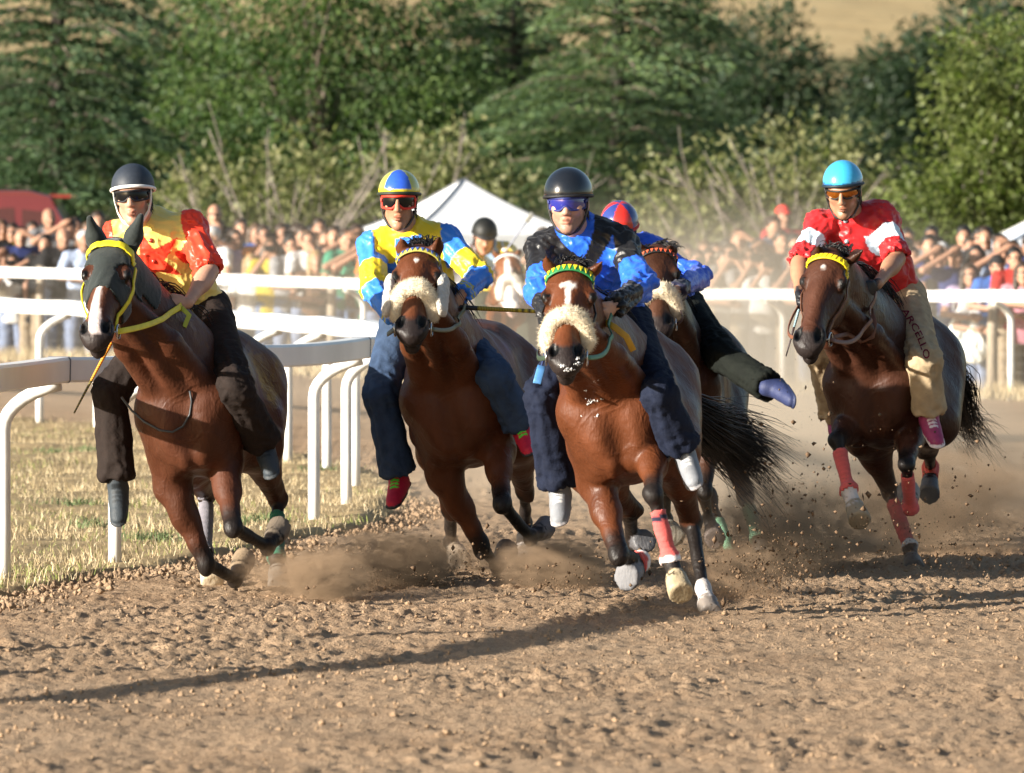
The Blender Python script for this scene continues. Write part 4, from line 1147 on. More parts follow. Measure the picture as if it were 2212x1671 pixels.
def clear_of(hd, p, r):
    """moves a joint towards the camera until it stands clear of the horse's skin by r"""
    d = nrm(V(0, 0, CAMZ) - p); ts = np.arange(0, .7, .01)
    v = hd['F'].value(p + ts[:, None] * d)
    bad = np.where(v < r * .8)[0]
    return p + d * (ts[bad[-1]] + .01) if len(bad) else p
def rider(sp, hd=None):
    h = sp.get('h', .0080)
    skin = np.array(sp.get('skin', SKIN))
    hl = hd['l'] if hd is not None else V(1, 0, 0)
    P = at(*sp['pelvis'])
    N = reach(P, *sp['neck'], sp.get('torsoL', .50), sp.get('neckfar', -1))
    Hc = reach(N, *sp['head'], .185, sp.get('headfar', -1))
    fy, fp, fr = R(sp.get('fyaw', 0)), R(sp.get('fpitch', 8)), R(sp.get('froll', 0))
    hf = nrm(V(-math.sin(fy) * math.cos(fp), -math.cos(fy) * math.cos(fp), -math.sin(fp)))
    hu = V(-math.sin(fr), 0, math.cos(fr)); hu = nrm(hu - (hu @ hf) * hf); hleft = np.cross(hu, hf)
    hx = np.stack([hleft, hf, hu])
    hs = sp.get('hs', 1.0)
    def Hd(x, y, z): return Hc + (hleft * x + hf * y + hu * z) * hs
    tu = nrm(N - P); tl = sp.get('tl', None)
    sh = [at(s_[0], s_[1], N[1] + s_[2]) for s_ in sp['sh']]
    tl = nrm((sh[1] - sh[0]) - ((sh[1] - sh[0]) @ tu) * tu); tf = np.cross(tl, tu)       # torso left, forward
    el = [reach(sh[i], *sp['el'][i][:2], .285, sp['el'][i][2]) for i in (0, 1)]
    wr = [reach(el[i], *sp['wr'][i][:2], .25, sp['wr'][i][2]) for i in (0, 1)]
    hp = [P + (hl * .105 * y) + V(0, 0, -.02) for y in (-1, 1)]
    kn = [reach(hp[i], *sp['kn'][i][:2], .44, sp['kn'][i][2]) for i in (0, 1)]
    an = [reach(kn[i], *sp['an'][i][:2], .42, sp['an'][i][2]) for i in (0, 1)]
    to = [reach(an[i], *sp['to'][i][:2], .21, sp['to'][i][2]) for i in (0, 1)]
    if hd is not None:                                     # legs lie against the horse's sides, not in them
        for i in (0, 1):
            if not sp.get('clear', (1, 1))[i]: continue
            kn[i] = clear_of(hd, kn[i], .085)
            an[i] = clear_of(hd, reach(kn[i], *sp['an'][i][:2], .42, sp['an'][i][2]), .075)
            to[i] = clear_of(hd, reach(an[i], *sp['to'][i][:2], .21, sp['to'][i][2]), .05)
            if i == 1: wr[i] = clear_of(hd, wr[i], .05); el[i] = clear_of(hd, el[i], .06)
    foot = []
    for i in (0, 1):
        d = nrm(to[i] - an[i]); sn = nrm(an[i] - kn[i]); foot.append((d, nrm(-sn + (sn @ d) * d)))
    allp = np.array([P, N, Hd(0, 0, .16), Hd(-.12, .1, 0), Hd(.12, .1, -.15)] + sh + el + wr + kn + an + to)
    root = empty('person', (P[0], P[1], 0)); off = V(P[0], P[1], 0)
    def put(name, v, f, c, m, parent=None, cut=True):
        return obj(name, mesh_from(name, np.asarray(v) - off, f, c), MATS[m], parent or root)
    # --- body: one continuous skin
    F = Field(allp.min(0) - .16, allp.max(0) + .16, h)
    C, E = F.cone, F.ell
    tx = np.stack([tl, tf, tu])
    E(lerp(P, N, .02), tx, V(.15, .10, .11), .03, skin)
    C(lerp(P, N, .1), lerp(P, N, .55), .115, .125, .05, skin, tf, .72)
    E(lerp(P, N, .68), tx, V(.155, .10, .16), .05, skin)
    for i in (0, 1):
        C(N - tu * .04, sh[i], .05, .05, .04, skin)
        C(sh[i], el[i], .050, .040, .03, skin); C(el[i], wr[i], .041, .027, .02, skin)
        d1 = nrm(wr[i] - el[i]); e1 = nrm(np.cross(d1, V(.3, .2, .9)))
        E(lerp(el[i], wr[i], .28), np.stack([d1, e1, np.cross(d1, e1)]), V(.09, .043, .043), .03, skin)
        C(hp[i], kn[i], .085, .058, .04, skin); C(kn[i], an[i], .056, .036, .03, skin)
        fd, fu = foot[i]
        C(an[i], an[i] - fu * .04, .036, .036, .02, skin); C(an[i] - fu * .05, an[i] - fu * .05 + fd * .13, .032, .026, .02, skin)
    C(Hd(0, -.02, -.06), N - tu * .02, .056, .062, .03, skin)
    person_head(F, Hd, hx, skin, shape=sp.get('face', (1, 1, 1)))
    for i in (0, 1):
        g = sp['grip'][i]
        hand(F, wr[i], V(*g[0]), V(*g[1]), V(*g[2]), np.array(sp['glove']) if sp.get('glove') else skin, sp.get('handS', 1.0))
    v, f, c = F.mesh(); v = relax(v, f, 1, .3)
    q = (v - Hc) @ hx.T / hs
    if sp.get('beard'):
        b = sstep(-.035, -.06, q[:, 2]) * sstep(.0, .03, q[:, 1]) * (np.abs(q[:, 0]) < .09) * (q[:, 2] > -.15)
        b = np.maximum(b, sstep(.03, .02, np.abs(q[:, 0])) * sstep(.008, .004, np.abs(q[:, 2] + .048)) * (q[:, 1] > .08))
        lipm = (np.abs(q[:, 2] + .067) < .014) & (np.abs(q[:, 0]) < .028) & (q[:, 1] > .08)
        b = b * sp['beard'] * np.where(lipm, .1, 1) * (.75 + .25 * noise3(v * 160, 1))
        c = c * (1 - b[:, None] * np.array([.72, .70, .66]))
    thin(put('body', v, f, np.clip(c, .01, .9), 'skin'), .5)
    # --- shirt
    hh = sp.get('hj', .0070)
    lo, hi = np.min(np.array([P, N] + sh + el + wr), 0) - .22, np.max(np.array([P, N] + sh + el + wr), 0) + .2
    G = Field(lo, hi, hh); C, E = G.cone, G.ell
    jc = (1, 1, 1); wst = sp.get('waist', .165)
    hem = P - tu * sp.get('hem', .06)
    C(P - tu * .10, lerp(P, N, .35), wst * 1.07, wst * .98, .03, jc, tf, .74, cut=(hem, -tu))
    C(lerp(P, N, .30), lerp(P, N, .70), wst * .98, .178, .05, jc, tf, .70)
    E(lerp(P, N, .70) + tf * .01, tx, V(.188, .125, .17), .04, jc)
    arms = []
    for i in (0, 1):
        C(N - tu * .035, sh[i], .056, .060, .06, jc)
        sl = sp.get('sleeve', 2.0)
        C(sh[i], el[i], .066, .058, .04, jc)
        arms.append((sh[i], el[i]))
        if sl > 1:
            e = lerp(el[i], wr[i], sl - 1)
            C(el[i], e, .058, lerp(.056, .040, sl - 1), .02, jc, cut=(e, wr[i] - el[i])); arms.append((el[i], wr[i]))
        else:
            pass
    C(N - tu * .03, N + nrm(Hc - N) * .045, .078, .066, .02, jc, cut=(N + nrm(Hc - N) * .045, Hc - N))
    v, f, _ = G.mesh(); v = relax(v, f, 1, .4)
    n = normals(v, f)
    if sl <= 1:                                            # short sleeves: trim beyond the elbow
        keep = np.ones(len(v), bool)
        for i in (0, 1):
            t, d = seg_t(v, sh[i], el[i]); keep &= ~((t > sl) & (d < .16) & (np.linalg.norm(v - el[i], axis=1) < .16))
        ff = f[keep[f].all(1)]; us = np.unique(ff); mp = np.full(len(v), -1); mp[us] = np.arange(len(us))
        v, f, n = v[us], mp[ff], n[us]
    pre = v.copy()
    v = wrinkle(v, n, arms, sp.get('wr_amp', .011), sp.get('seed', 0))
    if sl <= 1: v, f = rim_close(v, f, n, .02); pre = np.concatenate([pre, v[len(pre):]])
    q = pre - P; L_ = np.linalg.norm(N - P)
    best = np.full(len(pre), .115); aid = np.zeros(len(pre), int); ta = np.zeros(len(pre))
    for i in (0, 1):
        for j, (a_, b_) in enumerate(((sh[i], el[i]), (el[i], wr[i]))):
            t, d = seg_t(pre, a_, b_)
            d = d + (.02 if j == 0 else 0) * (t < .1) + .2 * (t < -.02)
            m = d < best; best = np.where(m, d, best); aid = np.where(m, i + 1, aid); ta = np.where(m, j + np.clip(t, 0, 1), ta)
    # the sleeve seam: vertices beyond the shoulder line belong to the arm
    for i in (0, 1):
        s_ = (q - (sh[i] - P)) @ (tl * (-1 if i == 0 else 1))
        dn = np.linalg.norm(pre - sh[i], axis=1)
        aid = np.where((aid == 0) & (s_ > -.01) & (dn < .14), i + 1, aid)
        aid = np.where((aid == i + 1) & (s_ < -.015) & (ta < .35), 0, aid)
    info = dict(x=q @ tl, y=q @ tf, z=q @ tu / L_, arm=aid, ta=ta, v=pre)
    col = sp['pattern'](info)
    shirt = put('shirt', v, f, np.clip(col, .003, .95), sp.get('shirtmat', 'satin'))
    # --- trousers
    lo, hi = np.min(np.array([P] + kn + an), 0) - .2, np.max(np.array([P] + kn + an), 0) + .2
    G = Field(lo, hi, .0105); C, E = G.cone, G.ell
    tc = np.array(sp['trousers'])
    E(P - tu * .01, tx, V(.165, .125, .12), .03, tc)
    lg = []
    for i in (0, 1):
        w0, w1, w2 = sp.get('legw', (.105, .082, .075))
        C(hp[i], kn[i], w0, w1, .04, tc)
        e = lerp(kn[i], an[i], sp.get('cuff', .96))
        C(kn[i], lerp(kn[i], e, .5), w1, lerp(w1, w2, .5) * .97, .03, tc)
        C(lerp(kn[i], e, .45), e + (e - kn[i]) * .05, lerp(w1, w2, .5), w2 * 1.03, .02, tc, cut=(e, an[i] - kn[i]))
        lg += [(hp[i], kn[i]), (kn[i], an[i])]
    v, f, c = G.mesh(); v = relax(v, f, 1, .4); n = normals(v, f)
    v = wrinkle(v, n, lg, sp.get('leg_amp', .0085), sp.get('seed', 0) + 40, (7, 7, 9))
    c = c * (1 + .15 * fbm(v * 9, 3, 8))[:, None]
    trousers = put('trousers', v, f, np.clip(c, .003, .9), 'trouser_cloth')
    # --- shoes
    for i in (0, 1):
        d, up = foot[i]
        side = np.cross(d, up)
        G = Field(np.minimum(an[i], to[i]) - .16, np.maximum(an[i], to[i]) + .16, .0068); C, E = G.cone, G.ell
        sc, so = np.array(sp['shoe'][0]), np.array(sp['shoe'][1])
        heel = an[i] - up * .045 - d * .035; toe = heel + d * .235
        bot = heel - up * .038
        C(an[i] + up * .02, an[i] - up * .04, .046, .047, .02, sc)
        C(heel, heel + d * .10, .036, .038, .02, sc, cut=(bot, -up)); C(heel + d * .09 - up * .008, toe - d * .035 - up * .012, .044, .034, .02, sc, up, .7, cut=(bot, -up))
        C(bot + up * .012, bot + up * .012 + d * .10, .042, .040, .004, so, up, .30); C(bot + up * .012 + d * .10, bot + up * .012 + d * .205, .048, .042, .004, so, up, .27)
        C(an[i] - up * .02 + d * .02, toe - d * .07 - up * .005, .040, .030, .03, sc)
        v, f, c = G.mesh(); hgt = (v - bot) @ up
        c = np.where((hgt < .020)[:, None], so, c)
        if len(sp['shoe']) > 2:                            # laces / trim band over the instep
            t = (v - heel) @ d; lc = np.array(sp['shoe'][2])
            m = (hgt > .055) & (t > .05) & (t < .15) & (np.abs((v - heel) @ side) < .022) & (np.sin(t * 330) > -.45)
            c = np.where(m[:, None], lc, c)
        put('shoe', v, f, c, 'shoe_cloth')
    # --- helmet
    hm = sp['helmet']
    G = Field(Hc - .2, Hc + .22, .007); C, E = G.cone, G.ell
    hc = Hd(0, -.012, .045); rad = hs * np.array(hm.get('r', (.100, .122, .108)))
    pl = nrm(-hu + hf * hm.get('tilt', .10))
    E(hc, hx, rad, .004, (1, 1, 1), cut=(Hd(0, 0, hm.get('low', .028)), pl))
    v, f, _ = G.mesh(); v = relax(v, f, 1, .3)
    q = (v - Hc) @ hx.T / hs
    cc = np.array([hm['col']] * len(v)) if not callable(hm['col']) else hm['col'](q)
    helm = put('helmet', v, f, cc, hm.get('mat', 'shell_gloss'))
    mb = MB(); k = 40; rim = []
    for t in range(k + 1):
        w_ = 2 * math.pi * t / k
        x, y = math.cos(w_) * rad[0] / hs, math.sin(w_) * rad[1] / hs
        z = hm.get('low', .028) + hm.get('tilt', .10) * (y - .012)
        fz = math.sqrt(max(0, 1 - ((z - .045) / (rad[2] / hs)) ** 2))
        rim.append(Hd(x * fz, y * fz - .012, z))
    mb.tube(rim, hm.get('rimr', .007), 8, cap=False, col=hm.get('rim', (.02, .02, .022)))
    o = mb.build('rim', MATS['shell_matt'], helm, True); o.data.transform(Matrix.Translation(Vector(-off)))
    if hm.get('peak'):
        mb = MB(); pk = []
        for t in np.linspace(.35, math.pi - .35, 15):
            x, y = math.cos(t) * rad[0] * .98, math.sin(t) * rad[1] * 1.0 - .012; pk.append((x, y, math.sin(t)))
        V_ = [Hd(x, y, hm.get('low', .028) + .008) for x, y, s_ in pk] + [Hd(x * 1.02, y + hm['peak'] * s_ ** 1.5, hm.get('low', .028) - .002) for x, y, s_ in pk]
        V_ += [p + hu * .006 for p in V_]; m = 15; Fq = []
        for t in range(m - 1):
            Fq += [[t, t + 1, m + t + 1, m + t], [2 * m + t, 3 * m + t, 3 * m + t + 1, 2 * m + t + 1], [m + t, m + t + 1, 3 * m + t + 1, 3 * m + t]]
        mb.add(V_, Fq, hm.get('peakcol', (.012, .012, .014)))
        o = mb.build('peak', MATS['shell_matt'], helm, True); o.data.transform(Matrix.Translation(Vector(-off)))
    # chin straps
    for y in (-1, 1):
        mb = MB()
        pp = [Hd(.086 * y, .02, .03), Hd(.083 * y, .025, -.02), Hd(.070 * y, .035, -.07), Hd(.045 * y, .06, -.112), Hd(0, .075, -.128)]
        t_ = np.linspace(0, 4, 15); pp = np.array(pp)
        ps = np.stack([np.interp(t_, range(5), pp[:, z]) for z in range(3)], 1)
        ribbon(mb, ps, [hleft * y + hf * .4 * (x / 4) for x in t_], hm.get('strapw', .014), .004, hm.get('strap', (.02, .02, .02)))
        o = mb.build('chin_strap', MATS['strap'], helm, True); o.data.transform(Matrix.Translation(Vector(-off)))
    # --- goggles
    if sp.get('goggles'):
        gg = sp['goggles']; hz = gg.get('h', .026); zc = gg.get('z', .006); ph = np.linspace(-1.18, 1.18, 33)
        def gp(p, s_, o_=0.0):
            notch = gg.get('notch', .016) * math.exp(-(p / .2) ** 2)
            taper = 1 - gg.get('taper', .25) * abs(p / 1.18) ** 3
            z = zc + (s_ * hz * taper if s_ > 0 else s_ * hz * taper + (-s_) * notch)
            return Hd(math.sin(p) * (.083 + o_), -.002 + math.cos(p) * (.112 + o_) + .004 * math.exp(-(p / .25) ** 2), z)
        rows = np.linspace(-1, 1, 7)
        V_ = [gp(p, s_, .002 * (1 - s_ * s_)) for s_ in rows for p in ph]; m = len(ph)
        Fq = [[i * m + j, i * m + j + 1, (i + 1) * m + j + 1, (i + 1) * m + j] for i in range(6) for j in range(m - 1)]
        mb = MB(); mb.add(V_, Fq); mb.add([gp(p, s_, -.008) for s_ in rows for p in ph], [x[::-1] for x in Fq])
        g = mb.build('goggles', MATS[gg['lens']], root, True); g.data.transform(Matrix.Translation(Vector(-off)))
        loop = [gp(p, 1) for p in ph] + [gp(1.2, s_) for s_ in (.5, 0, -.5)] + [gp(p, -1) for p in ph[::-1]] + [gp(-1.2, s_) for s_ in (-.5, 0, .5, 1)]
        mb = MB(); mb.tube(loop, gg.get('fr', .005), 6, cap=False, col=gg['frame'])
        o = mb.build('frame', MATS['shell_matt'], g, True); o.data.transform(Matrix.Translation(Vector(-off)))
        for y in (-1, 1):
            mb = MB()
            ps = [Hd(math.sin(p) * .086 * y, -.002 + math.cos(p) * .112, zc + .006 + .02 * (p - 1.1)) for p in np.linspace(1.1, 2.0, 8)]
            ribbon(mb, ps, [hleft * y] * 8, gg.get('sw', .014), .004, gg['frame'])
            o = mb.build('goggle_strap', MATS['strap'], g, True); o.data.transform(Matrix.Translation(Vector(-off)))
    # --- hair
    paths = []
    for _ in range(sp.get('nhair', 150)):
        th = rng.uniform(1.35, 2 * math.pi - 1.35)
        z = rng.uniform(-.06, .03)
        b = Hd(math.sin(th) * .078, math.cos(th) * .10 - .012, z); d = nrm(b - Hd(0, -.01, z)) * .3 - hu
        s_ = np.linspace(0, 1, 4)[:, None]
        paths.append(b - off + d * .03 * s_)
    strands('hair', paths, .004, mat('hair_brown_black', (.015, .011, .009), rough=.5), root)
    return dict(root=root, off=off, P=P, N=N, Hc=Hc, Hd=Hd, sh=sh, el=el, wr=wr, kn=kn, an=an, to=to, hp=hp, tl=tl, tf=tf, tu=tu, put=put, shirt=shirt, trousers=trousers, hand=[wr[i] + nrm(V(*sp['grip'][i][0])) * .075 for i in (0, 1)], L=L_)

def whip(p0, p1, bands, label, r0=.011, r1=.005, flap=None, tassel=True):
    """a stick with a wound handle; bands: [(t, colour)] along it"""
    p0, p1 = np.asarray(p0, float), np.asarray(p1, float); d = p1 - p0
    root = empty('riding_whip', (p0[0], p0[1], 0)); off = V(p0[0], p0[1], 0)
    for i, (t0, t1, ca, cb, turns) in enumerate(bands):
        mb = MB(); n = max(3, int(turns * 4) + 1); seg = 10
        ts = np.linspace(t0, t1, n); pts = [p0 + d * t for t in ts]
        mb.tube([p - off for p in pts], [lerp(r0, r1, t) for t in ts], seg)
        cols = []
        for j, t in enumerate(ts):
            for k in range(seg): cols.append(ca if (j * .5 + k / seg) % 1 < .5 or cb is None else cb)
        mb.c[-1] = np.array(cols, float)
        mb.build('grip' if i == 0 else 'shaft', MATS['strap'], root, True)
    if flap:
        mb = MB(); sd = nrm(np.cross(d, V(0, 1, 0)))
        q0, q1 = p1 - off, p1 + nrm(d) * flap[0] - off
        ribbon(mb, [lerp(q0, q1, t) for t in np.linspace(0, 1, 5)], [V(0, -1, 0)] * 5, flap[1], .006, flap[2])
        mb.build('flap', MATS['strap'], root, True)
    tag(root, label, 'riding whip')
    return root
def P1(i):                                      # yellow satin, red sleeves, a big red star on the chest
    x, z, arm, ta = i['x'] + .005, i['z'], i['arm'], i['ta']
    yel = np.array((.86, .66, .17)); red = np.array((.80, .05, .02))
    c = np.tile(yel, (len(x), 1))
    X, Z = x / .14, (z - .71) * .5 / .14
    th = np.arctan2(X, Z); r = np.hypot(X, Z)
    k = (th + math.pi) % (2 * math.pi / 5) - math.pi / 5
    edge = .42 / np.maximum(np.cos(np.abs(np.abs(k) - math.pi / 5) * 1.0 - .0), .1)
    ak = np.abs(((th + math.pi / 5) % (2 * math.pi / 5)) - math.pi / 5)
    rs = 1.0 * math.sin(R(18)) / np.sin(math.pi - R(18) - ak)
    star = (r < rs * 1.15) & (i['y'] > 0)
    c[star & (arm == 0)] = red
    c[arm > 0] = red
    return c
def P2(i):                                      # yellow with a blue front panel; blue, yellow, blue sleeves
    x, z, arm, ta = i['x'], i['z'], i['arm'], i['ta']
    yel = np.array((.82, .60, .02)); blu = np.array((.035, .20, .72))
    c = np.tile(yel, (len(x), 1))
    hw_ = np.interp(z, [.3, .62, 1.0], [.055, .075, .062])
    c[(arm == 0) & (np.abs(x) < hw_) & (i['y'] > -.02)& (z<.99)] = blu
    c[(arm > 0)] = blu
    c[(arm > 0) & (ta > .48) & (ta < 1.02)] = yel
    e = (arm > 0) & (ta > 1.80); k = (np.floor((ta - 1.8) / .05) % 2 == 0)
    c[e & k] = np.array((.45, .42, .06))
    return c
def P3(i):                                      # royal blue with black chevrons
    x, z, arm, ta = i['x'], i['z'], i['arm'], i['ta']
    blu = np.array((.02, .13, .72)); bk = np.array((.008, .008, .010))
    c = np.tile(blu, (len(x), 1))
    c[(arm == 0) & (z < .84 + 2.6 * np.abs(x)) & (z > .70 + 1.7 * np.abs(x)) & (i['y'] > -.06)] = bk
    c[(arm > 0) & (ta < .55)] = bk
    c[(arm > 0) & (ta > 1.35)] = bk
    return c
def P4(i):                                      # dark red satin with white armbands
    x, z, arm, ta = i['x'], i['z'], i['arm'], i['ta']
    c = np.tile(np.array((.52, .018, .022)), (len(x), 1))
    c[(arm > 0) & (ta > .33) & (ta < .66)] = np.array((.62, .74, .84))
    return c
def P5(i):
    c = np.tile(np.array((.02, .10, .68)), (len(i['x']), 1))
    c[(i['arm'] > 0) & (i['ta'] > 1.82)] = np.array((.02, .02, .05))
    return c
def P6(i):
    x, z, arm, ta = i['x'], i['z'], i['arm'], i['ta']
    c = np.tile(np.array((.72, .50, .03)), (len(x), 1)); c[np.abs(x) < .06] = np.array((.35, .55, .85))
    c[(np.abs(x) > .10) & (z > .75)] = np.array((.8, .8, .82))
    c[(arm > 0)] = np.array((.72, .50, .03))
    c[(arm == 1) & (ta < .2)] = np.array((.8, .8, .82))
    return c
def helm2(q):                                   # yellow shell with blue panels
    th = np.arctan2(q[:, 0], q[:, 1] + .012)
    c = np.tile(np.array((.62, .52, .03)), (len(q), 1)); g = np.array((.30, .42, .10))
    c[(np.abs(th) < .62) & (q[:, 2] > .068)] = np.array((.03, .10, .55))
    c[(np.abs(th) > .62) & (q[:, 2] > .068)] = lerp(np.array((.62, .52, .03)), g, .5)
    c[(np.abs(np.abs(th) - 1.9) < .4) & (q[:, 2] > .068)] = np.array((.03, .10, .55))
    return c
def helm5(q):
    th = np.arctan2(q[:, 0], q[:, 1] + .012)
    c = np.tile(np.array((.60, .03, .02)), (len(q), 1))
    m = np.floor((th + math.pi) / 1.05 + .35).astype(int) % 2 == 0
    c[m & (q[:, 2] > .05)] = np.array((.03, .05, .22))
    return c
def helm4(q):
    c = np.tile(np.array((.05, .42, .75)), (len(q), 1))
    c[(q[:, 2] < .062) & (q[:, 2] > .040)] = np.array((.02, .14, .32))
    return c
def helm1(q):
    c = np.tile(np.array((.025, .032, .045)), (len(q), 1))
    return c
G_FWD = ((0, -.8, -.35), (0, 0, 1), (0, -.3, -1))
def grips(lx, rx):
    """fists on the reins: knuckles forward, thumbs up"""
    return [((lx, -.75, -.45), (-.2, -.2, .95), (1, -.2, 0)), ((rx, -.75, -.45), (.2, -.2, .95), (-1, -.2, 0))]
RID = {}
if 'riders' not in SKIP:
    RID[1] = rider(dict(pelvis=(405, 668, 32.45), neck=(308, 478), head=(288, 425), sh=[(252, 512, .05), (412, 490, .0)], torsoL=.50,
        el=[(240, 610, -1), (452, 588, -1)], wr=[(262, 690, -1), (405, 655, -1)], kn=[(222, 872, -1), (510, 838, -1)], an=[(255, 1062, 1), (566, 955, 1)], to=[(250, 1118, -1), (578, 1010, -1)],
        grip=[((-.1, -.75, -.5), (-.2, -.2, .95), (1, -.2, 0)), ((-.75, -.55, -.2), (-.1, -.3, .95), (-.3, .2, -.9))], face=(.92, 1.05, 1.06), fyaw=6, fpitch=3, froll=4, skin=(.50, .28, .19), beard=.35,
        sleeve=.98, pattern=P1, trousers=(.018, .012, .010), legw=(.100, .074, .082), shoe=((.035, .045, .055), (.03, .035, .04), (.015, .02, .025)), waist=.165, hem=.09, seed=1,
        helmet=dict(col=helm1, rim=(.75, .75, .74), rimr=.0085, mat='shell_matt', strap=(.70, .68, .60), strapw=.02, low=.032, tilt=.18),
        goggles=dict(lens='lens_black', frame=(.012, .012, .016), h=.024, z=.006, notch=.018)), HORSES.get(1))
    RID[2] = rider(dict(pelvis=(912, 690, 33.55), neck=(880, 492), head=(862, 436), sh=[(805, 532, .0), (962, 518, .0)],
        el=[(808, 625, -1), (1036, 598, -1)], wr=[(855, 688, -1), (998, 636, -1)], kn=[(822, 850, -1), (1072, 816, -1)], an=[(860, 1028, 1), (1122, 918, 1)], to=[(838, 1072, -1), (1134, 958, -1)],
        grip=[((.3, -.75, -.3), (-.2, -.2, .95), (1, -.2, 0)), ((-.35, -.45, -.8), (-.3, -.9, .3), (-.9, .2, .1))], face=(.90, 1.12, 1.08), fyaw=3, fpitch=4, froll=0, skin=(.40, .20, .12), beard=.2,
        pattern=P2, trousers=(.035, .060, .115), legw=(.100, .077, .080), shoe=((.55, .015, .05), (.03, .03, .03), (.12, .75, .05)), seed=2, hem=.07, wr_amp=.008,
        helmet=dict(col=helm2, rim=(.02, .03, .02), rimr=.008, low=.036, tilt=.10),
        goggles=dict(lens='lens_black', frame=(.72, .04, .02), h=.030, z=.002, fr=.0065, notch=.024, taper=.15)), HORSES.get(2))
    RID[3] = rider(dict(pelvis=(1308, 690, 30.45), neck=(1246, 496), head=(1228, 440), sh=[(1172, 545, .0), (1340, 528, .0)],
        el=[(1168, 630, -1), (1385, 615, -1)], wr=[(1188, 690, -1), (1326, 662, -1)], kn=[(1172, 860, -1), (1425, 855, -1)], an=[(1208, 1055, 1), (1474, 972, 1)], to=[(1200, 1108, -1), (1492, 1032, -1)],
        grip=[((.1, -.75, -.5), (-.2, -.2, .95), (1, -.2, 0)), ((-.45, -.6, -.45), (.0, -.5, .8), (-.9, -.2, -.2))], fyaw=7, fpitch=5, froll=2, skin=(.52, .29, .20), beard=.8,
        pattern=P3, trousers=(.008, .012, .028), legw=(.095, .074, .078), shoe=((.20, .21, .23), (.30, .28, .28), (.45, .45, .45)), seed=3, hem=.10, wr_amp=.012,
        helmet=dict(col=(.010, .012, .016), r=(.106, .126, .112), low=.030, tilt=.10, rim=(.012, .012, .014)),
        goggles=dict(lens='lens_blue', frame=(.02, .03, .16), h=.027, z=.004, notch=.02)), HORSES.get(3))
    RID[4] = rider(dict(pelvis=(1915, 640, 34.65), neck=(1840, 462), head=(1822, 414), sh=[(1772, 488, -.02), (1905, 472, .0)],
        el=[(1728, 570, -1), (1937, 560, -1)], wr=[(1727, 630, -1), (1895, 614, -1)], kn=[(1778, 762, -1), (1998, 785, -1)], an=[(1806, 900, 1), (2006, 895, 1)], to=[(1806, 935, -1), (2028, 942, -1)], clear=(0, 1),
        grip=[((.05, -.6, -.75), (-.3, -.6, .6), (1, -.2, 0)), ((-.6, -.5, -.55), (-.2, -.6, .7), (-.6, .2, -.6))], glove=(.012, .012, .016), handS=1.12, face=(1.0, 1.12, .98), fyaw=9, fpitch=14, froll=3, skin=(.36, .185, .11), beard=.25,
        sleeve=.98, pattern=P4, trousers=(.40, .30, .185), legw=(.098, .080, .076), shoe=((.30, .04, .12), (.70, .62, .62), (.70, .6, .62)), seed=4, hem=.06, wr_amp=.012,
        helmet=dict(col=helm4, low=.034, tilt=.16, rim=(.01, .02, .03)),
        goggles=dict(lens='lens_fire', frame=(.012, .012, .012), h=.020, z=.006, notch=.016)), HORSES.get(4))
    RID[5] = rider(dict(pelvis=(1440, 660, 36.7), neck=(1360, 530), head=(1338, 498), sh=[(1330, 560, .1), (1415, 555, .05)], h=.011, hj=.010,
        el=[(1300, 640, -1), (1508, 600, -1)], wr=[(1390, 640, -1), (1462, 628, -1)], kn=[(1390, 800, -1), (1560, 772, -1)], an=[(1400, 900, 1), (1664, 838, -1)], to=[(1395, 930, -1), (1690, 872, -1)],
        grip=[((.3, -.75, -.3), (-.2, -.2, .95), (1, -.2, 0)), ((-.5, -.6, -.4), (.0, -.5, .8), (-.9, -.2, -.2))], fyaw=0, fpitch=28, froll=0, skin=(.42, .22, .14),
        pattern=P5, trousers=(.006, .008, .006), legw=(.098, .080, .076), shoe=((.025, .035, .10), (.02, .03, .08)), seed=5, hem=.08,
        helmet=dict(col=helm5, low=.03, tilt=.12, rim=(.55, .03, .02)), goggles=dict(lens='lens_black', frame=(.015, .015, .02), h=.022)), HORSES.get(5))
    RID[6] = rider(dict(pelvis=(1082, 640, 55.6), neck=(1058, 538), head=(1046, 512), sh=[(1010, 548, -.05), (1096, 544, .0)], h=.014, hj=.014, torsoL=.5,
        el=[(1018, 592, -1), (1114, 588, -1)], wr=[(1056, 592, -1), (1090, 592, -1)], kn=[(1050, 690, -1), (1135, 680, -1)], an=[(1046, 770, 1), (1140, 760, 1)], to=[(1044, 790, -1), (1142, 780, -1)],
        grip=grips(.2, -.2), fyaw=-8, fpitch=24, froll=-3, skin=(.42, .22, .14),
        pattern=P6, trousers=(.03, .035, .025), legw=(.10, .08, .075), shoe=((.03, .03, .03), (.03, .03, .03)), seed=6,
        helmet=dict(col=(.008, .009, .008), low=.03, tilt=.12, mat='shell_matt', peak=.03), nhair=120), HORSES.get(6))
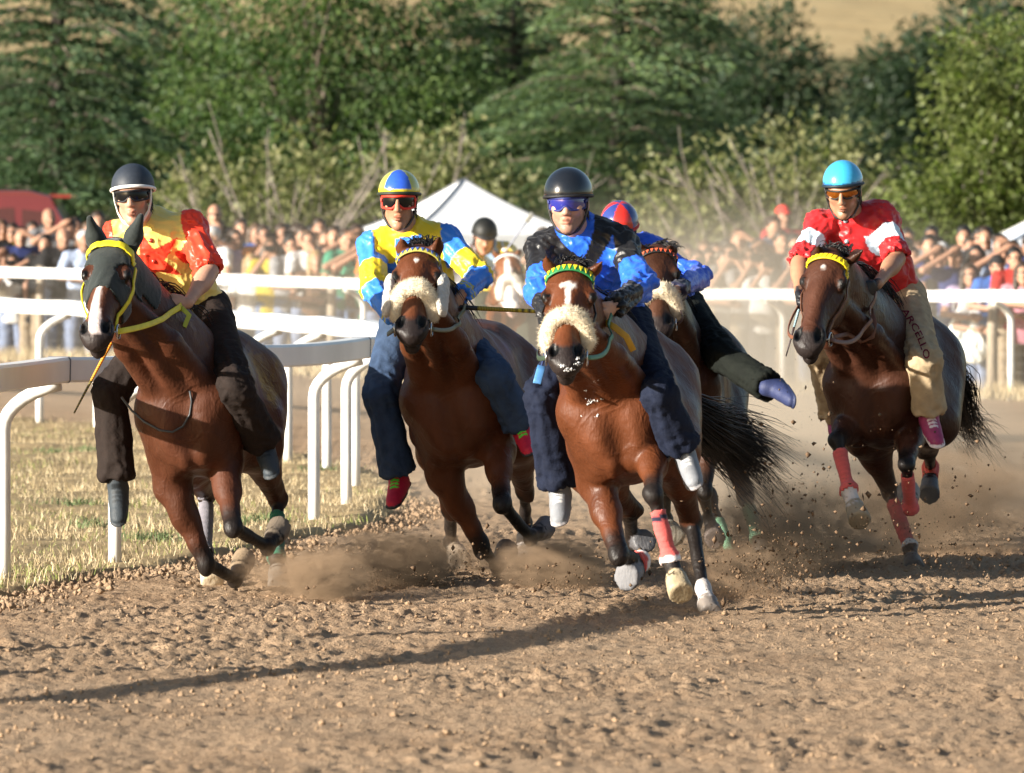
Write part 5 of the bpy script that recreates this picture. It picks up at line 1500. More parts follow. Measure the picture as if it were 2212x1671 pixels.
# ------------------------------------------------------------------ tack, whips, lettering
def skin_at(F, px, py, Y0, off=.006, span=2.2):
    """where the sight line first meets a skin near depth Y0"""
    d = nrm(ray(px, py)); o = V(0, 0, CAMZ) + d * ((Y0 - span) / d[1]); ts = np.arange(0, 2 * span, .004)
    v = F.value(o + ts[:, None] * d); i = np.where(v < 0)[0]
    return o + d * (ts[i[0]] if len(i) else span) - d * off
def moved(o, off): o.data.transform(Matrix.Translation(Vector(-np.asarray(off)))); return o
def ear_hood(hd):
    v, fc, nn, ht, hw, hn = (hd[k] for k in ('v', 'fc', 'nn', 'ht', 'hw', 'hn'))
    aw = np.abs(hw)
    eye = np.hypot((ht - .335) * .60, (aw - .088) * .9) < .034
    m = (ht > -.12) & (ht < .54 + .9 * np.maximum(aw - .02, 0)) & (aw < .17) & (hn > -.17 - .1 * (ht < .2)) & ~eye
    for b0, tip in hd['ears']:
        t, d = seg_t(v, b0, tip); m |= (d < .06) & (t > -.1)
    wr_ = np.sin(hw * 160 + ht * 20) * sstep(.30, .45, ht) * .0022 + .0015 * fbm(v * 30, 2, 3)
    bv, bf, us = extract(v, fc, nn, m, .007 + wr_)
    bv, bf = rim_close(bv, bf, nn[us], .008)
    c = np.tile(np.array((.012, .018, .017)), (len(bv), 1))
    obj('ear_hood', mesh_from('ear_hood', bv - hd['off'], bf, c), MATS['hood_cloth'], hd['root'])
    for b0, tip in hd['ears']:                             # the hood's stuffed ear tubes stand taller than the ears
        F = Field(np.minimum(b0, tip) - .12, np.maximum(b0, tip) + .12, .006); d = tip - b0
        F.cone(b0, b0 + d * .55, .036, .040, .02, (.012, .018, .017)); F.cone(b0 + d * .5, b0 + d * 1.08, .040, .014, .02, (.012, .018, .017))
        vv, ff, cc = F.mesh(); obj('hood_ear', mesh_from('hood_ear', vv - hd['off'], ff, cc), MATS['hood_cloth'], hd['root'])
def cheek_pads(hd):
    for y in (-1, 1):
        c, d = around(hd, .50, 1.35 * y, .035)
        F = Field(c - .16, c + .16, .006); ax = np.stack([hd['a'], nrm(np.cross(hd['a'], d)), d])
        p0, p1 = c - hd['a'] * .085, c + hd['a'] * .085
        F.cone(p0, p1, .050, .052, .01, (.52, .48, .42), d, .5)
        v, f, cc = F.mesh(); n = normals(v, f); v = v + n * (.006 * fbm(v * 50, 2, 4))[:, None]
        obj('cheek_pad', mesh_from('cheek_pad', v - hd['off'], f, cc), MATS['wool'], hd['root'])
def text_on(mesh_obj, off, text, px0, px1, size, colour, name):
    """printed letters laid onto a cloth surface along a line"""
    from mathutils.bvhtree import BVHTree
    me = mesh_obj.data; bv = BVHTree.FromPolygons([v.co + Vector(off) for v in me.vertices], [p.vertices[:] for p in me.polygons])
    cu = bpy.data.curves.new('lettering', 'FONT'); cu.body = text; cu.size = 1.0; cu.resolution_u = 2; cu.offset = .012
    to = bpy.data.objects.new('lettering_tmp', cu); COL.objects.link(to)
    bm = bmesh.new(); bm.from_mesh(to.evaluated_get(bpy.context.evaluated_depsgraph_get()).to_mesh())
    bpy.data.objects.remove(to, do_unlink=True)
    bmesh.ops.triangulate(bm, faces=bm.faces[:])
    bmesh.ops.subdivide_edges(bm, edges=bm.edges[:], cuts=1)
    co = np.array([v.co[:] for v in bm.verts]); w = co[:, 0].max()
    a, b = np.array(px0, float), np.array(px1, float); d = (b - a) / np.linalg.norm(b - a); nrm2 = np.array([d[1], -d[0]])
    o = Vector((0, 0, CAMZ)); out = []
    for x, y, z in co:
        q = a + d * (x / w * np.linalg.norm(b - a)) + nrm2 * (y - .35) * size + nrm2 * 6 * math.sin(math.pi * x / w)
        h, n_, i_, _ = bv.ray_cast(o, Vector(nrm(ray(*q))))
        out.append(np.array(h) - nrm(ray(*q)) * .004 if h is not None else None)
    fs = [[v.index for v in f.verts] for f in bm.faces if all(out[v.index] is not None for v in f.verts)]
    vs = np.array([p if p is not None else (0, 0, 0) for p in out]); bm.free()
    us = np.unique(np.array(fs)); mp = {k: i for i, k in enumerate(us)}
    me = mesh_from(name, vs[us] - off, [[mp[k] for k in f] for f in fs], np.tile(np.array(colour), (len(us), 1)), False)
    return obj(name, me, MATS['trouser_cloth'], mesh_obj)
def button(rd, px, py, col=(.35, .40, .45), r=.011):
    from mathutils.bvhtree import BVHTree
    me = rd['shirt'].data
    if 'bvh' not in rd: rd['bvh'] = BVHTree.FromPolygons([v.co + Vector(rd['off']) for v in me.vertices], [p.vertices[:] for p in me.polygons])
    d = nrm(ray(px, py)); h, n_, i_, _ = rd['bvh'].ray_cast(Vector((0, 0, CAMZ)), Vector(d))
    if h is None: return
    mb = MB(); h = np.array(h) - rd['off']; mb.tube([h + d * .004, h - d * .006], r, 12, col=col); mb.build('button', MATS['shell_gloss'], rd['shirt'], True)
CREAM = (.70, .61, .45)
if HORSES:
    YEL, BK = (.70, .58, .02), (.012, .011, .010)
    h = HORSES[1]; ear_hood(h)
    _s = around
    def around(hd, t, th, off=.004, cn=-.02): return _s(hd, t, th, off + (.010 if hd is HORSES[1] and t < .62 else 0), cn)
    bridle(h, YEL, None, YEL, .11, .036)
    bridle(HORSES[2], (.45, .40, .08), (.05, .09, .30), BK); sheepskin(HORSES[2], .59, .038, 1.65, CREAM, droop=.10); cheek_pads(HORSES[2])
    bridle(HORSES[3], (.02, .20, .06), (.70, .55, .02), BK, width=.034); sheepskin(HORSES[3], .63, .033, 1.75, CREAM, droop=.10)
    bridle(HORSES[4], (.72, .56, .01), (.62, .46, .01), (.10, .04, .02), width=.030)
    bridle(HORSES[5], BK, (.62, .10, .04), BK); sheepskin(HORSES[5], .63, .040, 1.7, CREAM, droop=.08)
    bridle(HORSES[6], (.75, .73, .70), (.60, .58, .55), BK); sheepskin(HORSES[6], .60, .038, 1.3, (.78, .76, .74))
    if RID:
        reins(HORSES[1], RID[1]['hand'][1], 1, YEL, .026, .02); reins(HORSES[1], RID[1]['hand'][0], -1, YEL, .026, .03)
        reins(HORSES[2], RID[2]['hand'][1], 1, (.10, .09, .03), .02, .05); reins(HORSES[2], RID[2]['hand'][0], -1, (.05, .05, .04), .02, .03)
        reins(HORSES[3], RID[3]['hand'][1], 1, (.05, .16, .08), .02, .06); reins(HORSES[3], RID[3]['hand'][0], -1, (.03, .05, .03), .02, .04)
        reins(HORSES[4], RID[4]['hand'][1], 1, (.16, .06, .03), .022, .10); reins(HORSES[4], RID[4]['hand'][0], -1, (.16, .06, .03), .018, .04)
        reins(HORSES[5], RID[5]['hand'][1], 1, (.05, .02, .02), .02, .03); reins(HORSES[6], RID[6]['hand'][0], -1, (.12, .07, .04), .02, .10)
        # loose rein end with its tassel on the hooded horse, yellow on the far end
        e = RID[1]['hand'][1]; mb = MB()
        ribbon(mb, [e + V(*p) for p in ((0, 0, -.02), (.04, -.03, -.01), (.07, -.03, -.04), (.05, -.04, -.09), (.02, -.05, -.08), (.015, -.05, -.15))], [V(0, -1, .2)] * 6, .024, .005, (.42, .46, .04))
        moved(mb.build('rein_end', MATS['strap'], h['root'], True), h['off'])
        e = RID[3]['hand'][1]; h3 = HORSES[3]; mb = MB()
        ribbon(mb, [e + V(*p) for p in ((0, -.03, -.03), (.04, -.05, -.05), (.09, -.05, -.09), (.12, -.04, -.15))], [V(0, -1, .2)] * 4, .028, .005, (.55, .30, .02))
        moved(mb.build('rein_end', MATS['strap'], h3['root'], True), h3['off'])
        h4 = HORSES[4]; mb = MB()
        pts = [h4['H'](.80, .07, -.04)] + [skin_at(h4['F'], px, py, h4['O'][1] - .6, .012) for px, py in ((1830, 722), (1860, 738), (1885, 728), (1890, 700), (1880, 665))]
        ribbon(mb, pts, [V(0, -1, .1)] * len(pts), .022, .005, (.14, .05, .025)); moved(mb.build('rein_loop', MATS['strap'], h4['root'], True), h4['off'])
    # thin dark cord looped over the hooded horse's chest
    pts = [skin_at(h['F'], px, py, h['O'][1] - .6, .010) for px, py in ((262, 858), (285, 888), (312, 912), (345, 930), (372, 934), (395, 922), (410, 896), (414, 868), (410, 845))]
    mb = MB(); mb.tube(pts, .0055, 6, col=(.03, .035, .04)); moved(mb.build('neck_cord', MATS['strap'], h['root'], True), h['off'])
    # sweat foam on the blue rider's horse
    h3 = HORSES[3]; mat('foam', (.78, .77, .76), rough=.5, bump=.5, bscale=150)
    r = np.random.default_rng(4); P_, Rd = [], []
    for px, py, s_, n in ((1285, 824, 5, 8), (1264, 844, 3, 5), (1277, 868, 11, 22), (1290, 899, 5, 8), (1268, 808, 3, 4), (1230, 798, 10, 26), (1212, 790, 8, 16), (1246, 785, 7, 18), (1247, 775, 5, 8), (1300, 862, 3, 3), (1256, 900, 2, 2)):
        for _ in range(n):
            P_.append(skin_at(h3['F'], px + r.normal(0, s_ * .6), py + r.normal(0, s_ * .3), h3['O'][1] - .7, .001)); Rd.append(r.uniform(.002, .0055))
    o = lumps('foam', np.array(P_) - h3['off'], np.array(Rd), MATS['foam'], seed=8, kind='stuff'); o.parent = h3['root']
    mb = MB()
    tag(HORSES[1]['root'], 'dark bay horse in black ear hood with yellow bridle next to the inner rail', 'horse')
    tag(HORSES[2]['root'], 'bay horse with sheepskin noseband and cheek pads under the yellow and blue rider', 'horse')
    tag(HORSES[3]['root'], 'bright bay horse with white star, green and yellow browband and pink bandages', 'horse')
    tag(HORSES[4]['root'], 'dark bay horse with yellow browband and pink leg bandages under the red rider', 'horse')
    tag(HORSES[5]['root'], 'dark bay horse with sheepskin noseband and mint bandages, half hidden at the centre', 'horse')
    tag(HORSES[6]['root'], 'chestnut horse with wide white blaze running last in the dust', 'horse')
    for i in HORSES: HORSES[i]['root']['group'] = 'racing horses'
if RID:
    RED, YL, BL = (.62, .05, .02), (.72, .52, .03), (.012, .012, .012)
    H0 = lambda i, j: RID[i]['hand'][j]
    whip(H0(1, 0), at(160, 893, H0(1, 0)[1] - .12), [(-.1, .62, RED, YL, 14), (.62, 1.0, BL, (.25, .20, .03), 6)], 'red and yellow whip pointing down beside the hooded horse', .010, .004)
    whip(H0(2, 1), at(1172, 674, H0(2, 1)[1] - .05), [(-.15, .25, BL, None, 1), (.25, .70, YL, BL, 12), (.70, 1.0, BL, YL, 2)], 'black and yellow whip held out level by the yellow and blue rider', .012, .009, (.03, .03, YL))
    whip(H0(3, 0), at(1170, 792, H0(3, 0)[1] - .08), [(-.1, .5, BL, None, 1), (.5, 1.0, (.02, .05, .20), BL, 8)], 'dark whip with blue leather flap below the black helmeted rider', .009, .005, (.085, .035, (.08, .25, .55)))
    whip(H0(4, 0), at(1698, 770, H0(4, 0)[1] - .05), [(-.1, .45, (.35, .55, .62), BL, 9), (.45, 1.0, (.05, .03, .03), None, 1)], 'short whip with pale blue wrap in the red rider\'s gloved hand', .008, .003)
    whip(at(1058, 592, H0(6, 0)[1] - .03), at(1137, 480, H0(6, 0)[1] - .1), [(-.08, .3, (.05, .06, .12), None, 1), (.3, 1.0, (.20, .22, .30), None, 1)], 'thin grey whip raised by the last rider in black cap', .009, .006, (.09, .035, (.22, .22, .20)))
    tag(RID[1]['root'], 'jockey in yellow shirt with red star, dark helmet and black wraparound glasses', 'person')
    tag(RID[2]['root'], 'jockey in yellow and blue silks, jeans and red framed goggles', 'person')
    tag(RID[3]['root'], 'bearded jockey in royal blue shirt with black chevrons and black helmet', 'person')
    tag(RID[4]['root'], 'jockey in dark red shirt with white armbands, sky blue helmet and khaki trousers', 'person')
    tag(RID[5]['root'], 'crouching jockey in plain blue with red and blue helmet, one leg flung out', 'person')
    tag(RID[6]['root'], 'last jockey in yellow sleeves and black velvet cap, head bowed', 'person')
    for i in RID: RID[i]['root']['group'] = 'jockeys riding bareback'
    for px, py in ((1826, 478), (1829, 522), (1846, 600)): button(RID[4], px, py)
    for px, py in ((332, 565), (334, 598), (326, 520)): button(RID[1], px, py, (.55, .05, .03))
    try:
        text_on(RID[4]['trousers'], RID[4]['off'], 'ARCELLO', (1952, 668), (2004, 775), 21, (.16, .012, .035), 'trouser_lettering')
    except Exception as ex: print('lettering', ex)
# ------------------------------------------------------------------ trees
def leaf_material(name, trans=.35, rough=.5):
    m = bpy.data.materials.new(name); m.use_nodes = True; t = m.node_tree; t.nodes.clear()
    o = t.nodes.new('ShaderNodeOutputMaterial'); a = t.nodes.new('ShaderNodeAttribute'); a.attribute_name = 'Col'
    d = t.nodes.new('ShaderNodeBsdfPrincipled'); d.inputs['Roughness'].default_value = rough; d.inputs['Specular IOR Level'].default_value = .3
    tr = t.nodes.new('ShaderNodeBsdfTranslucent'); mx = t.nodes.new('ShaderNodeMixShader'); mx.inputs[0].default_value = trans
    gm = t.nodes.new('ShaderNodeMix'); gm.data_type = 'RGBA'; gm.blend_type = 'MULTIPLY'; gm.inputs[0].default_value = 1; gm.inputs[7].default_value = (1.0, 1.2, .62, 1)
    link(t, a.outputs['Color'], d.inputs['Base Color']); link(t, a.outputs['Color'], gm.inputs[6]); link(t, gm.outputs[2], tr.inputs['Color'])
    link(t, d.outputs[0], mx.inputs[1]); link(t, tr.outputs[0], mx.inputs[2]); link(t, mx.outputs[0], o.inputs['Surface'])
    MATS[name] = m; return m
leaf_material('leaf', .42); leaf_material('needle', .22, .6)
mat('bark', (.16, .125, .10), rough=.9, var=.35, vscale=5, stretch=(4, 4, .8), bump=.6, bscale=15)
mat('pale_bark', (.24, .205, .18), rough=.9, var=.3, vscale=6, bump=.4, bscale=20)
def leaf_mesh(name, c, d, nrm_, L_, w_, cols, fold=.0):
    """pointed leaves: centre, direction, face normal, length, width, colour"""
    d = d / np.linalg.norm(d, axis=1)[:, None]; s_ = np.cross(d, nrm_); s_ /= np.maximum(np.linalg.norm(s_, axis=1), 1e-6)[:, None]
    a = c - d * L_[:, None] / 2; b = c + d * L_[:, None] / 2; m = c - d * L_[:, None] * .08
    v = np.stack([a, m + s_ * w_[:, None] / 2, b, m - s_ * w_[:, None] / 2], 1).reshape(-1, 3)
    f = np.arange(len(c) * 4).reshape(-1, 4)
    return mesh_from(name, v, f, np.repeat(cols, 4, 0), False)
def branch_path(r, a, b, n=6, wob=.12):
    t = np.linspace(0, 1, n)[:, None]; L_ = np.linalg.norm(b - a)
    w = np.cumsum(r.normal(0, wob * L_ / n, (n, 3)), 0); w -= w[-1] * t; w[0] = 0
    return a + (b - a) * t + w
def broadleaf(name, base, lobes, cols, label, seed, leafL=.10, n=20000, bare=0, trunk_r=.16, nlimb=16, droop=.3, matl='leaf', barkm='bark', group=None, parts=True, clus=26, cr=.24, shell=.75, aspect=.5, bare_cols=None, bare_from=None, trunk_top=None):
    """lobes: (centre, radii) ellipsoids in metres relative to base that the foliage clumps fill"""
    r = np.random.default_rng(seed); base = np.asarray(base, float)
    root = empty(name, base)
    vol = np.array([np.prod(l[1]) ** .75 for l in lobes]); vol /= vol.sum()
    nc = max(n // clus, 8)
    pick = r.choice(len(lobes), nc, p=vol)
    u = r.normal(0, 1, (nc, 3)); u /= np.linalg.norm(u, axis=1)[:, None]
    rad = np.where(r.random(nc) < shell, r.uniform(.72, 1.05, nc), r.uniform(.2, .75, nc))
    C0 = np.array([l[0] for l in lobes], float)[pick]; Rr = np.array([l[1] for l in lobes], float)[pick]
    cc = C0 + u * rad[:, None] * Rr * (1 + .18 * noise3(u * 2.5 + pick[:, None] * 3.1, seed)[:, None])
    cc[:, 2] = np.maximum(cc[:, 2], .15)
    # leaves in each clump
    k = np.repeat(np.arange(nc), clus); m = len(k)
    q = r.normal(0, 1, (m, 3)) * cr * r.uniform(.55, 1.3, nc)[k][:, None] * V(1, 1, .75)
    p = cc[k] + q
    d = nrm_rows(q * .8 + (cc - C0)[k] * .35 + r.normal(0, .35, (m, 3)) - V(0, 0, 1) * droop)
    nn = nrm_rows(r.normal(0, 1, (m, 3)) + V(-.25, -.35, .35))
    ci = np.asarray(cols, float) * 1.15; col = ci[r.integers(0, len(ci), nc)][k] * r.uniform(.75, 1.25, (m, 1)) * (1 + .12 * r.normal(0, 1, nc))[k][:, None]
    Ls = leafL * r.uniform(.6, 1.3, m)
    me = leaf_mesh('crown', p, d, nn, Ls, Ls * aspect, np.clip(col, .01, .8))
    obj('crown', me, MATS[matl], root)
    mb = MB()
    top = V(*trunk_top) if trunk_top is not None else V(0, 0, max(l[0][2] for l in lobes) * .8)
    tp = branch_path(r, V(0, 0, -.4), top, 8, .06); mb.tube(tp, list(np.linspace(trunk_r, trunk_r * .3, 8)), 9)
    tr = mb.build('trunk', MATS[barkm], root, True)
    for i in r.choice(nc, min(nlimb, nc), False):
        e = cc[i]; st = tp[np.clip(int(np.clip(e[2] / max(top[2], .1), .1, .85) * 6), 1, 6)]
        b_ = branch_path(r, st, e, 6, .1); mb = MB(); mb.tube(b_, list(np.linspace(trunk_r * .32, .012, 6)), 6)
        mb.build('limb', MATS[barkm], root, True)
    if bare:
        for i in range(bare):
            if bare_from is not None: st = V(*bare_from[r.integers(0, len(bare_from))])
            else: st = tp[r.integers(2, 6)]
            ang = r.uniform(-.9, .9); ln = r.uniform(1.0, 2.4)
            e = st + V(math.sin(ang) * ln, r.uniform(-.8, .1), math.cos(ang) * ln * r.uniform(.7, 1))
            b_ = branch_path(r, st, e, 7, .08); mb = MB(); mb.tube(b_, list(np.linspace(.021, .006, 7)), 5)
            for j in (3, 4, 5):
                e2 = b_[j] + (b_[j] - b_[j - 1]) * 1.5 + r.normal(0, .14, 3); mb.tube(branch_path(r, b_[j], e2, 4, .1), [.009, .007, .006, .004], 4)
            mb.build('bare_branch', MATS['pale_bark'], root, True)
    if bare > 8: root.scale = (1.15, 1.0, 1.32)
    tag(root, label, 'tree', group)
    return root
def nrm_rows(a): return a / np.maximum(np.linalg.norm(a, axis=1), 1e-9)[:, None]
def cedar(name, base, height, radius, cols, label, seed, n_br=90, zmin=.3, leafL=.13, zmax=7.5, per=420, group=None):
    """conifer with level, fan-shaped boughs in tiers, each bough a flat spray of needle tufts"""
    r = np.random.default_rng(seed); root = empty(name, base)
    mb = MB(); mb.tube([V(0, 0, -.4), V(.05, 0, height * .5), V(0, 0, height)], [.17, .11, .02], 10)
    mb.build('trunk', mat('dark_bark', (.055, .045, .038), rough=.95, var=.3, vscale=5, bump=.5, bscale=15), root, True)
    P_, D_, N_, C_, K_ = [], [], [], [], []
    for i in range(n_br):
        z = zmin + (zmax - zmin) * (i + r.random()) / n_br
        az = i * 2.399 + r.normal(0, .3); rmax = radius * (1 - z / height) ** .8 * r.uniform(.55, 1.15)
        dr = V(math.cos(az), math.sin(az), 0); L_ = rmax
        t = np.linspace(0, 1, 8)[:, None]
        path = V(0, 0, z) + dr * L_ * t + V(0, 0, 1) * (.10 * L_ * np.sin(t * 2.6) - .16 * L_ * t ** 2)
        mb = MB(); mb.tube(path, list(np.linspace(.045, .008, 8)), 5); mb.build('bough', MATS['bark'], root, True)
        m = int(per * (L_ / radius) ** 1.3)
        s_ = r.uniform(.02, 1.04, m) ** .85; w = r.normal(0, 1, m) * .24 * L_ * (.25 + .95 * np.sin(np.clip(s_, 0, 1) * 2.6))
        lat = V(-dr[1], dr[0], 0)
        pos = np.stack([np.interp(s_, t[:, 0], path[:, q]) for q in range(3)], 1) + lat * w[:, None] + V(0, 0, 1) * (r.normal(0, .035, m) - .22 * np.abs(w) ** 1.4)[:, None] + dr * r.normal(0, .05, m)[:, None]
        sgn = np.sign(w)[:, None]
        d = dr * .9 + lat * sgn * .7 + r.normal(0, .35, (m, 3)) - V(0, 0, .25)
        P_.append(pos); D_.append(d); N_.append(r.normal(0, .8, (m, 3)) + V(-.2, -.3, .6)); C_.append(1.15 * np.asarray(cols, float)[r.integers(0, len(cols), m)] * r.uniform(.75, 1.25, (m, 1)) * r.uniform(.8, 1.2))
    p = np.concatenate(P_); Ls = leafL * r.uniform(.6, 1.4, len(p))
    obj('crown', leaf_mesh('crown', p, np.concatenate(D_), np.concatenate(N_), Ls, Ls * .20, np.clip(np.concatenate(C_), .01, .8)), MATS['needle'], root)
    tag(root, label, 'tree', group)
    return root
def bg(px, Y, dz=0.0):
    p = at(px, HORIZON, Y); return V(p[0], p[1], float(hills(np.array([p[0]]), np.array([Y]))[0]) + dz)
OAK = [(.055, .098, .036), (.075, .122, .042), (.10, .145, .048)]
OLIVE = [(.16, .17, .075), (.19, .195, .09), (.22, .215, .105), (.13, .145, .06)]
CEDAR = [(.042, .080, .040), (.056, .098, .045), (.072, .115, .05)]
BLUEC = [(.065, .11, .055), (.085, .13, .06), (.09, .135, .045)]
if 'trees' not in SKIP:
    G1 = 'trees behind the crowd'
    cedar('cedar_tree', bg(120, 112), 13, 3.2, CEDAR, 'dark green cedar with tiered boughs behind the red van', 21, 84, .3, .135, 7.6, 1700, G1)
    cedar('cedar_tree', bg(1330, 120), 14, 3.6, BLUEC, 'tall blue green cedar with level boughs above the black helmeted rider', 23, 88, .2, .135, 8.2, 1900, G1)
    cedar('cedar_tree', bg(1110, 125), 12, 2.4, BLUEC, 'slimmer cedar between the broad oak and the tall cedar', 24, 70, .4, .135, 7.8, 900, G1)
    broadleaf('oak_tree', bg(700, 122), [((-1.6, 0, 4.2), (1.7, 1.5, 1.7)), ((.4, .2, 5.0), (1.7, 1.5, 1.7)), ((1.9, .2, 4.2), (1.5, 1.4, 1.6)), ((-.6, -.4, 2.9), (1.9, 1.4, 1.2)), ((1.3, -.3, 2.9), (1.6, 1.3, 1.2)), ((-2.2, -.1, 2.6), (1.1, 1.1, 1.3)), ((0, .3, 6.8), (2.6, 1.8, 1.6)), ((0, .5, 1.8), (2.6, 1.0, .9))],
              OAK, 'broad bright green oak filling the upper left middle of the background', 31,  .12, 46000, group=G1, clus=30, cr=.26, trunk_r=.2, nlimb=24)
    broadleaf('almond_tree', bg(560, 109), [((-.7, 0, 1.7), (1.1, .9, .95)), ((.7, 0, 1.9), (1.1, .9, 1.0)), ((.1, -.2, .9), (1.5, .8, .6)), ((1.6, .2, 1.4), (.9, .8, .9))],
              OLIVE, 'low olive green almond tree with bare grey twigs left of the tent', 32, .11, 14000, bare=26, trunk_r=.10, group=G1, barkm='pale_bark', clus=22, cr=.2, bare_from=[(0, -.6, .4), (.3, -.7, .9), (-.4, -.6, .7), (.7, -.6, 1.2)])
    broadleaf('almond_tree', bg(930, 112), [((-.6, 0, 1.6), (1.1, .9, 1.0)), ((.6, 0, 1.8), (1.1, .9, .95)), ((0, 0, 2.5), (.9, .8, .7))],
              OLIVE, 'yellowish almond tree with thin twigs rising behind the white tent', 33, .11, 10000, bare=14, trunk_r=.09, group=G1, barkm='pale_bark', clus=22, cr=.2, bare_from=[(-.6, -.6, 1.2), (.2, -.7, 1.4), (.9, -.6, 1.0)])
    broadleaf('almond_tree', bg(1640, 108), [((-1.0, 0, 1.8), (1.1, .9, 1.1)), ((.5, .1, 2.2), (1.3, .9, 1.0)), ((-.3, -.2, .9), (1.6, .8, .7)), ((1.5, .2, 1.6), (1.0, .8, 1.0))],
              OLIVE, 'olive almond tree with long bare branches left of the red rider', 34, .11, 15000, bare=30, trunk_r=.11, group=G1, barkm='pale_bark', clus=22, cr=.2, bare_from=[(0, -.7, .5), (.3, -.8, .9), (-.3, -.7, .8), (.5, -.7, 1.3)])
    broadleaf('almond_tree', bg(2120, 100), [((-.3, 0, 2.6), (1.1, .9, .9)), ((.7, 0, 3.2), (1.1, .9, 1.0)), ((.4, .1, 4.4), (1.3, .9, 1.0)), ((-.6, .1, 1.6), (.8, .7, .6)), ((.6, -.2, 1.8), (1.1, .8, .6))],
              [(.095, .125, .034), (.12, .145, .042), (.08, .105, .028)], 'leafy yellow green tree with slanting trunk at the right edge above the canopy', 35, .12, 17000, bare=7, trunk_r=.10, group=G1, barkm='pale_bark', clus=24, cr=.22, nlimb=22, bare_from=[(0, -.5, .6), (.3, -.6, 1.0)])
    broadleaf('shrub_tree', bg(1900, 118), [((0, 0, 1.7), (1.5, 1.0, 1.3)), ((-1.2, 0, 1.4), (1.2, .9, 1.1)), ((1.2, 0, 1.6), (1.2, .9, 1.2)), ((2.6, .3, 1.5), (1.3, .9, 1.2))],
              [(.055, .075, .022), (.07, .09, .03)], 'dense darker shrubby tree behind the red rider', 36, .11, 15000, group=G1, clus=26, cr=.22)
    broadleaf('shrub_tree', bg(330, 120), [((0, 0, 2.2), (1.2, 1.0, 1.6)), ((.6, 0, 1.2), (1.2, 1.0, 1.0)), ((-.8, .2, 3.6), (.9, .8, 1.2))],
              [(.045, .065, .02), (.06, .08, .025)], 'shady green shrubby tree between the left cedar and the oak', 37, .11, 9000, group=G1, clus=26, cr=.22)
    for i, (px, lab) in enumerate(((240, 'dark tree filling the gap behind the left cedar'), (520, 'dark tree behind the left half of the broad oak'), (820, 'dark tree behind the right half of the broad oak'), (1040, 'dark tree behind the slimmer cedar'), (1490, 'dark tree behind the right boughs of the tall cedar'), (60, 'dark tree behind the left cedar at the edge'), (1290, 'dark tree behind the trunk of the tall cedar'), (-260, 'dark tree standing further back beyond the left edge'), (2420, 'dark tree standing further back beyond the right edge'))):
        broadleaf('background_tree', bg(px, 134), [((-.8, 0, 3.6), (1.7, 1.2, 2.2)), ((.9, 0, 4.2), (1.6, 1.2, 2.2)), ((0, 0, 1.5), (2.2, 1.2, 1.4))] if px < 1200 else [((-.6, 0, 2.6), (1.3, 1.0, 1.8)), ((.3, 0, 1.2), (1.5, 1.0, 1.1))],
                  [(.045, .07, .022), (.06, .085, .028)], lab, 80 + i, .20, 5200, group=G1, clus=26, cr=.32, nlimb=6)
    for i, (px, Y, hgt, rx, lab) in enumerate(((1660, 235, 6.5, 2.0, 'round dark oak on the dry hillside left of the golden field'), (1950, 250, 5.0, 1.8, 'dark oak on the hillside at the right end of the golden field'), (2080, 240, 6.5, 2.4, 'dark hillside oak behind the yellow green tree at the right edge'),
                                              (1820, 225, 2.6, 1.4, 'low bushy oak at the foot of the golden field'), (1500, 250, 6.5, 2.4, 'hillside oak half hidden behind the tall cedar'), (2230, 255, 7.5, 3.0, 'hillside oak cut by the upper right corner'),
                                              (1040, 260, 6.5, 2.2, 'far oak seen in the gap right of the broad oak'), (380, 250, 6.0, 2.2, 'far hillside oak left of the broad oak'))):
        broadleaf('hillside_oak', bg(px, Y), [((0, 0, hgt * .55), (rx, rx * .9, hgt * .42)), ((rx * .5, 0, hgt * .4), (rx * .7, rx * .7, hgt * .36)), ((-rx * .5, 0, hgt * .42), (rx * .7, rx * .7, hgt * .36)), ((0, 0, .9), (rx, rx, .8))],
                  [(.030, .052, .028), (.040, .062, .032)], lab, 50 + i, .27, 6500, group='oaks on the hillside', clus=20, cr=.35, nlimb=6)
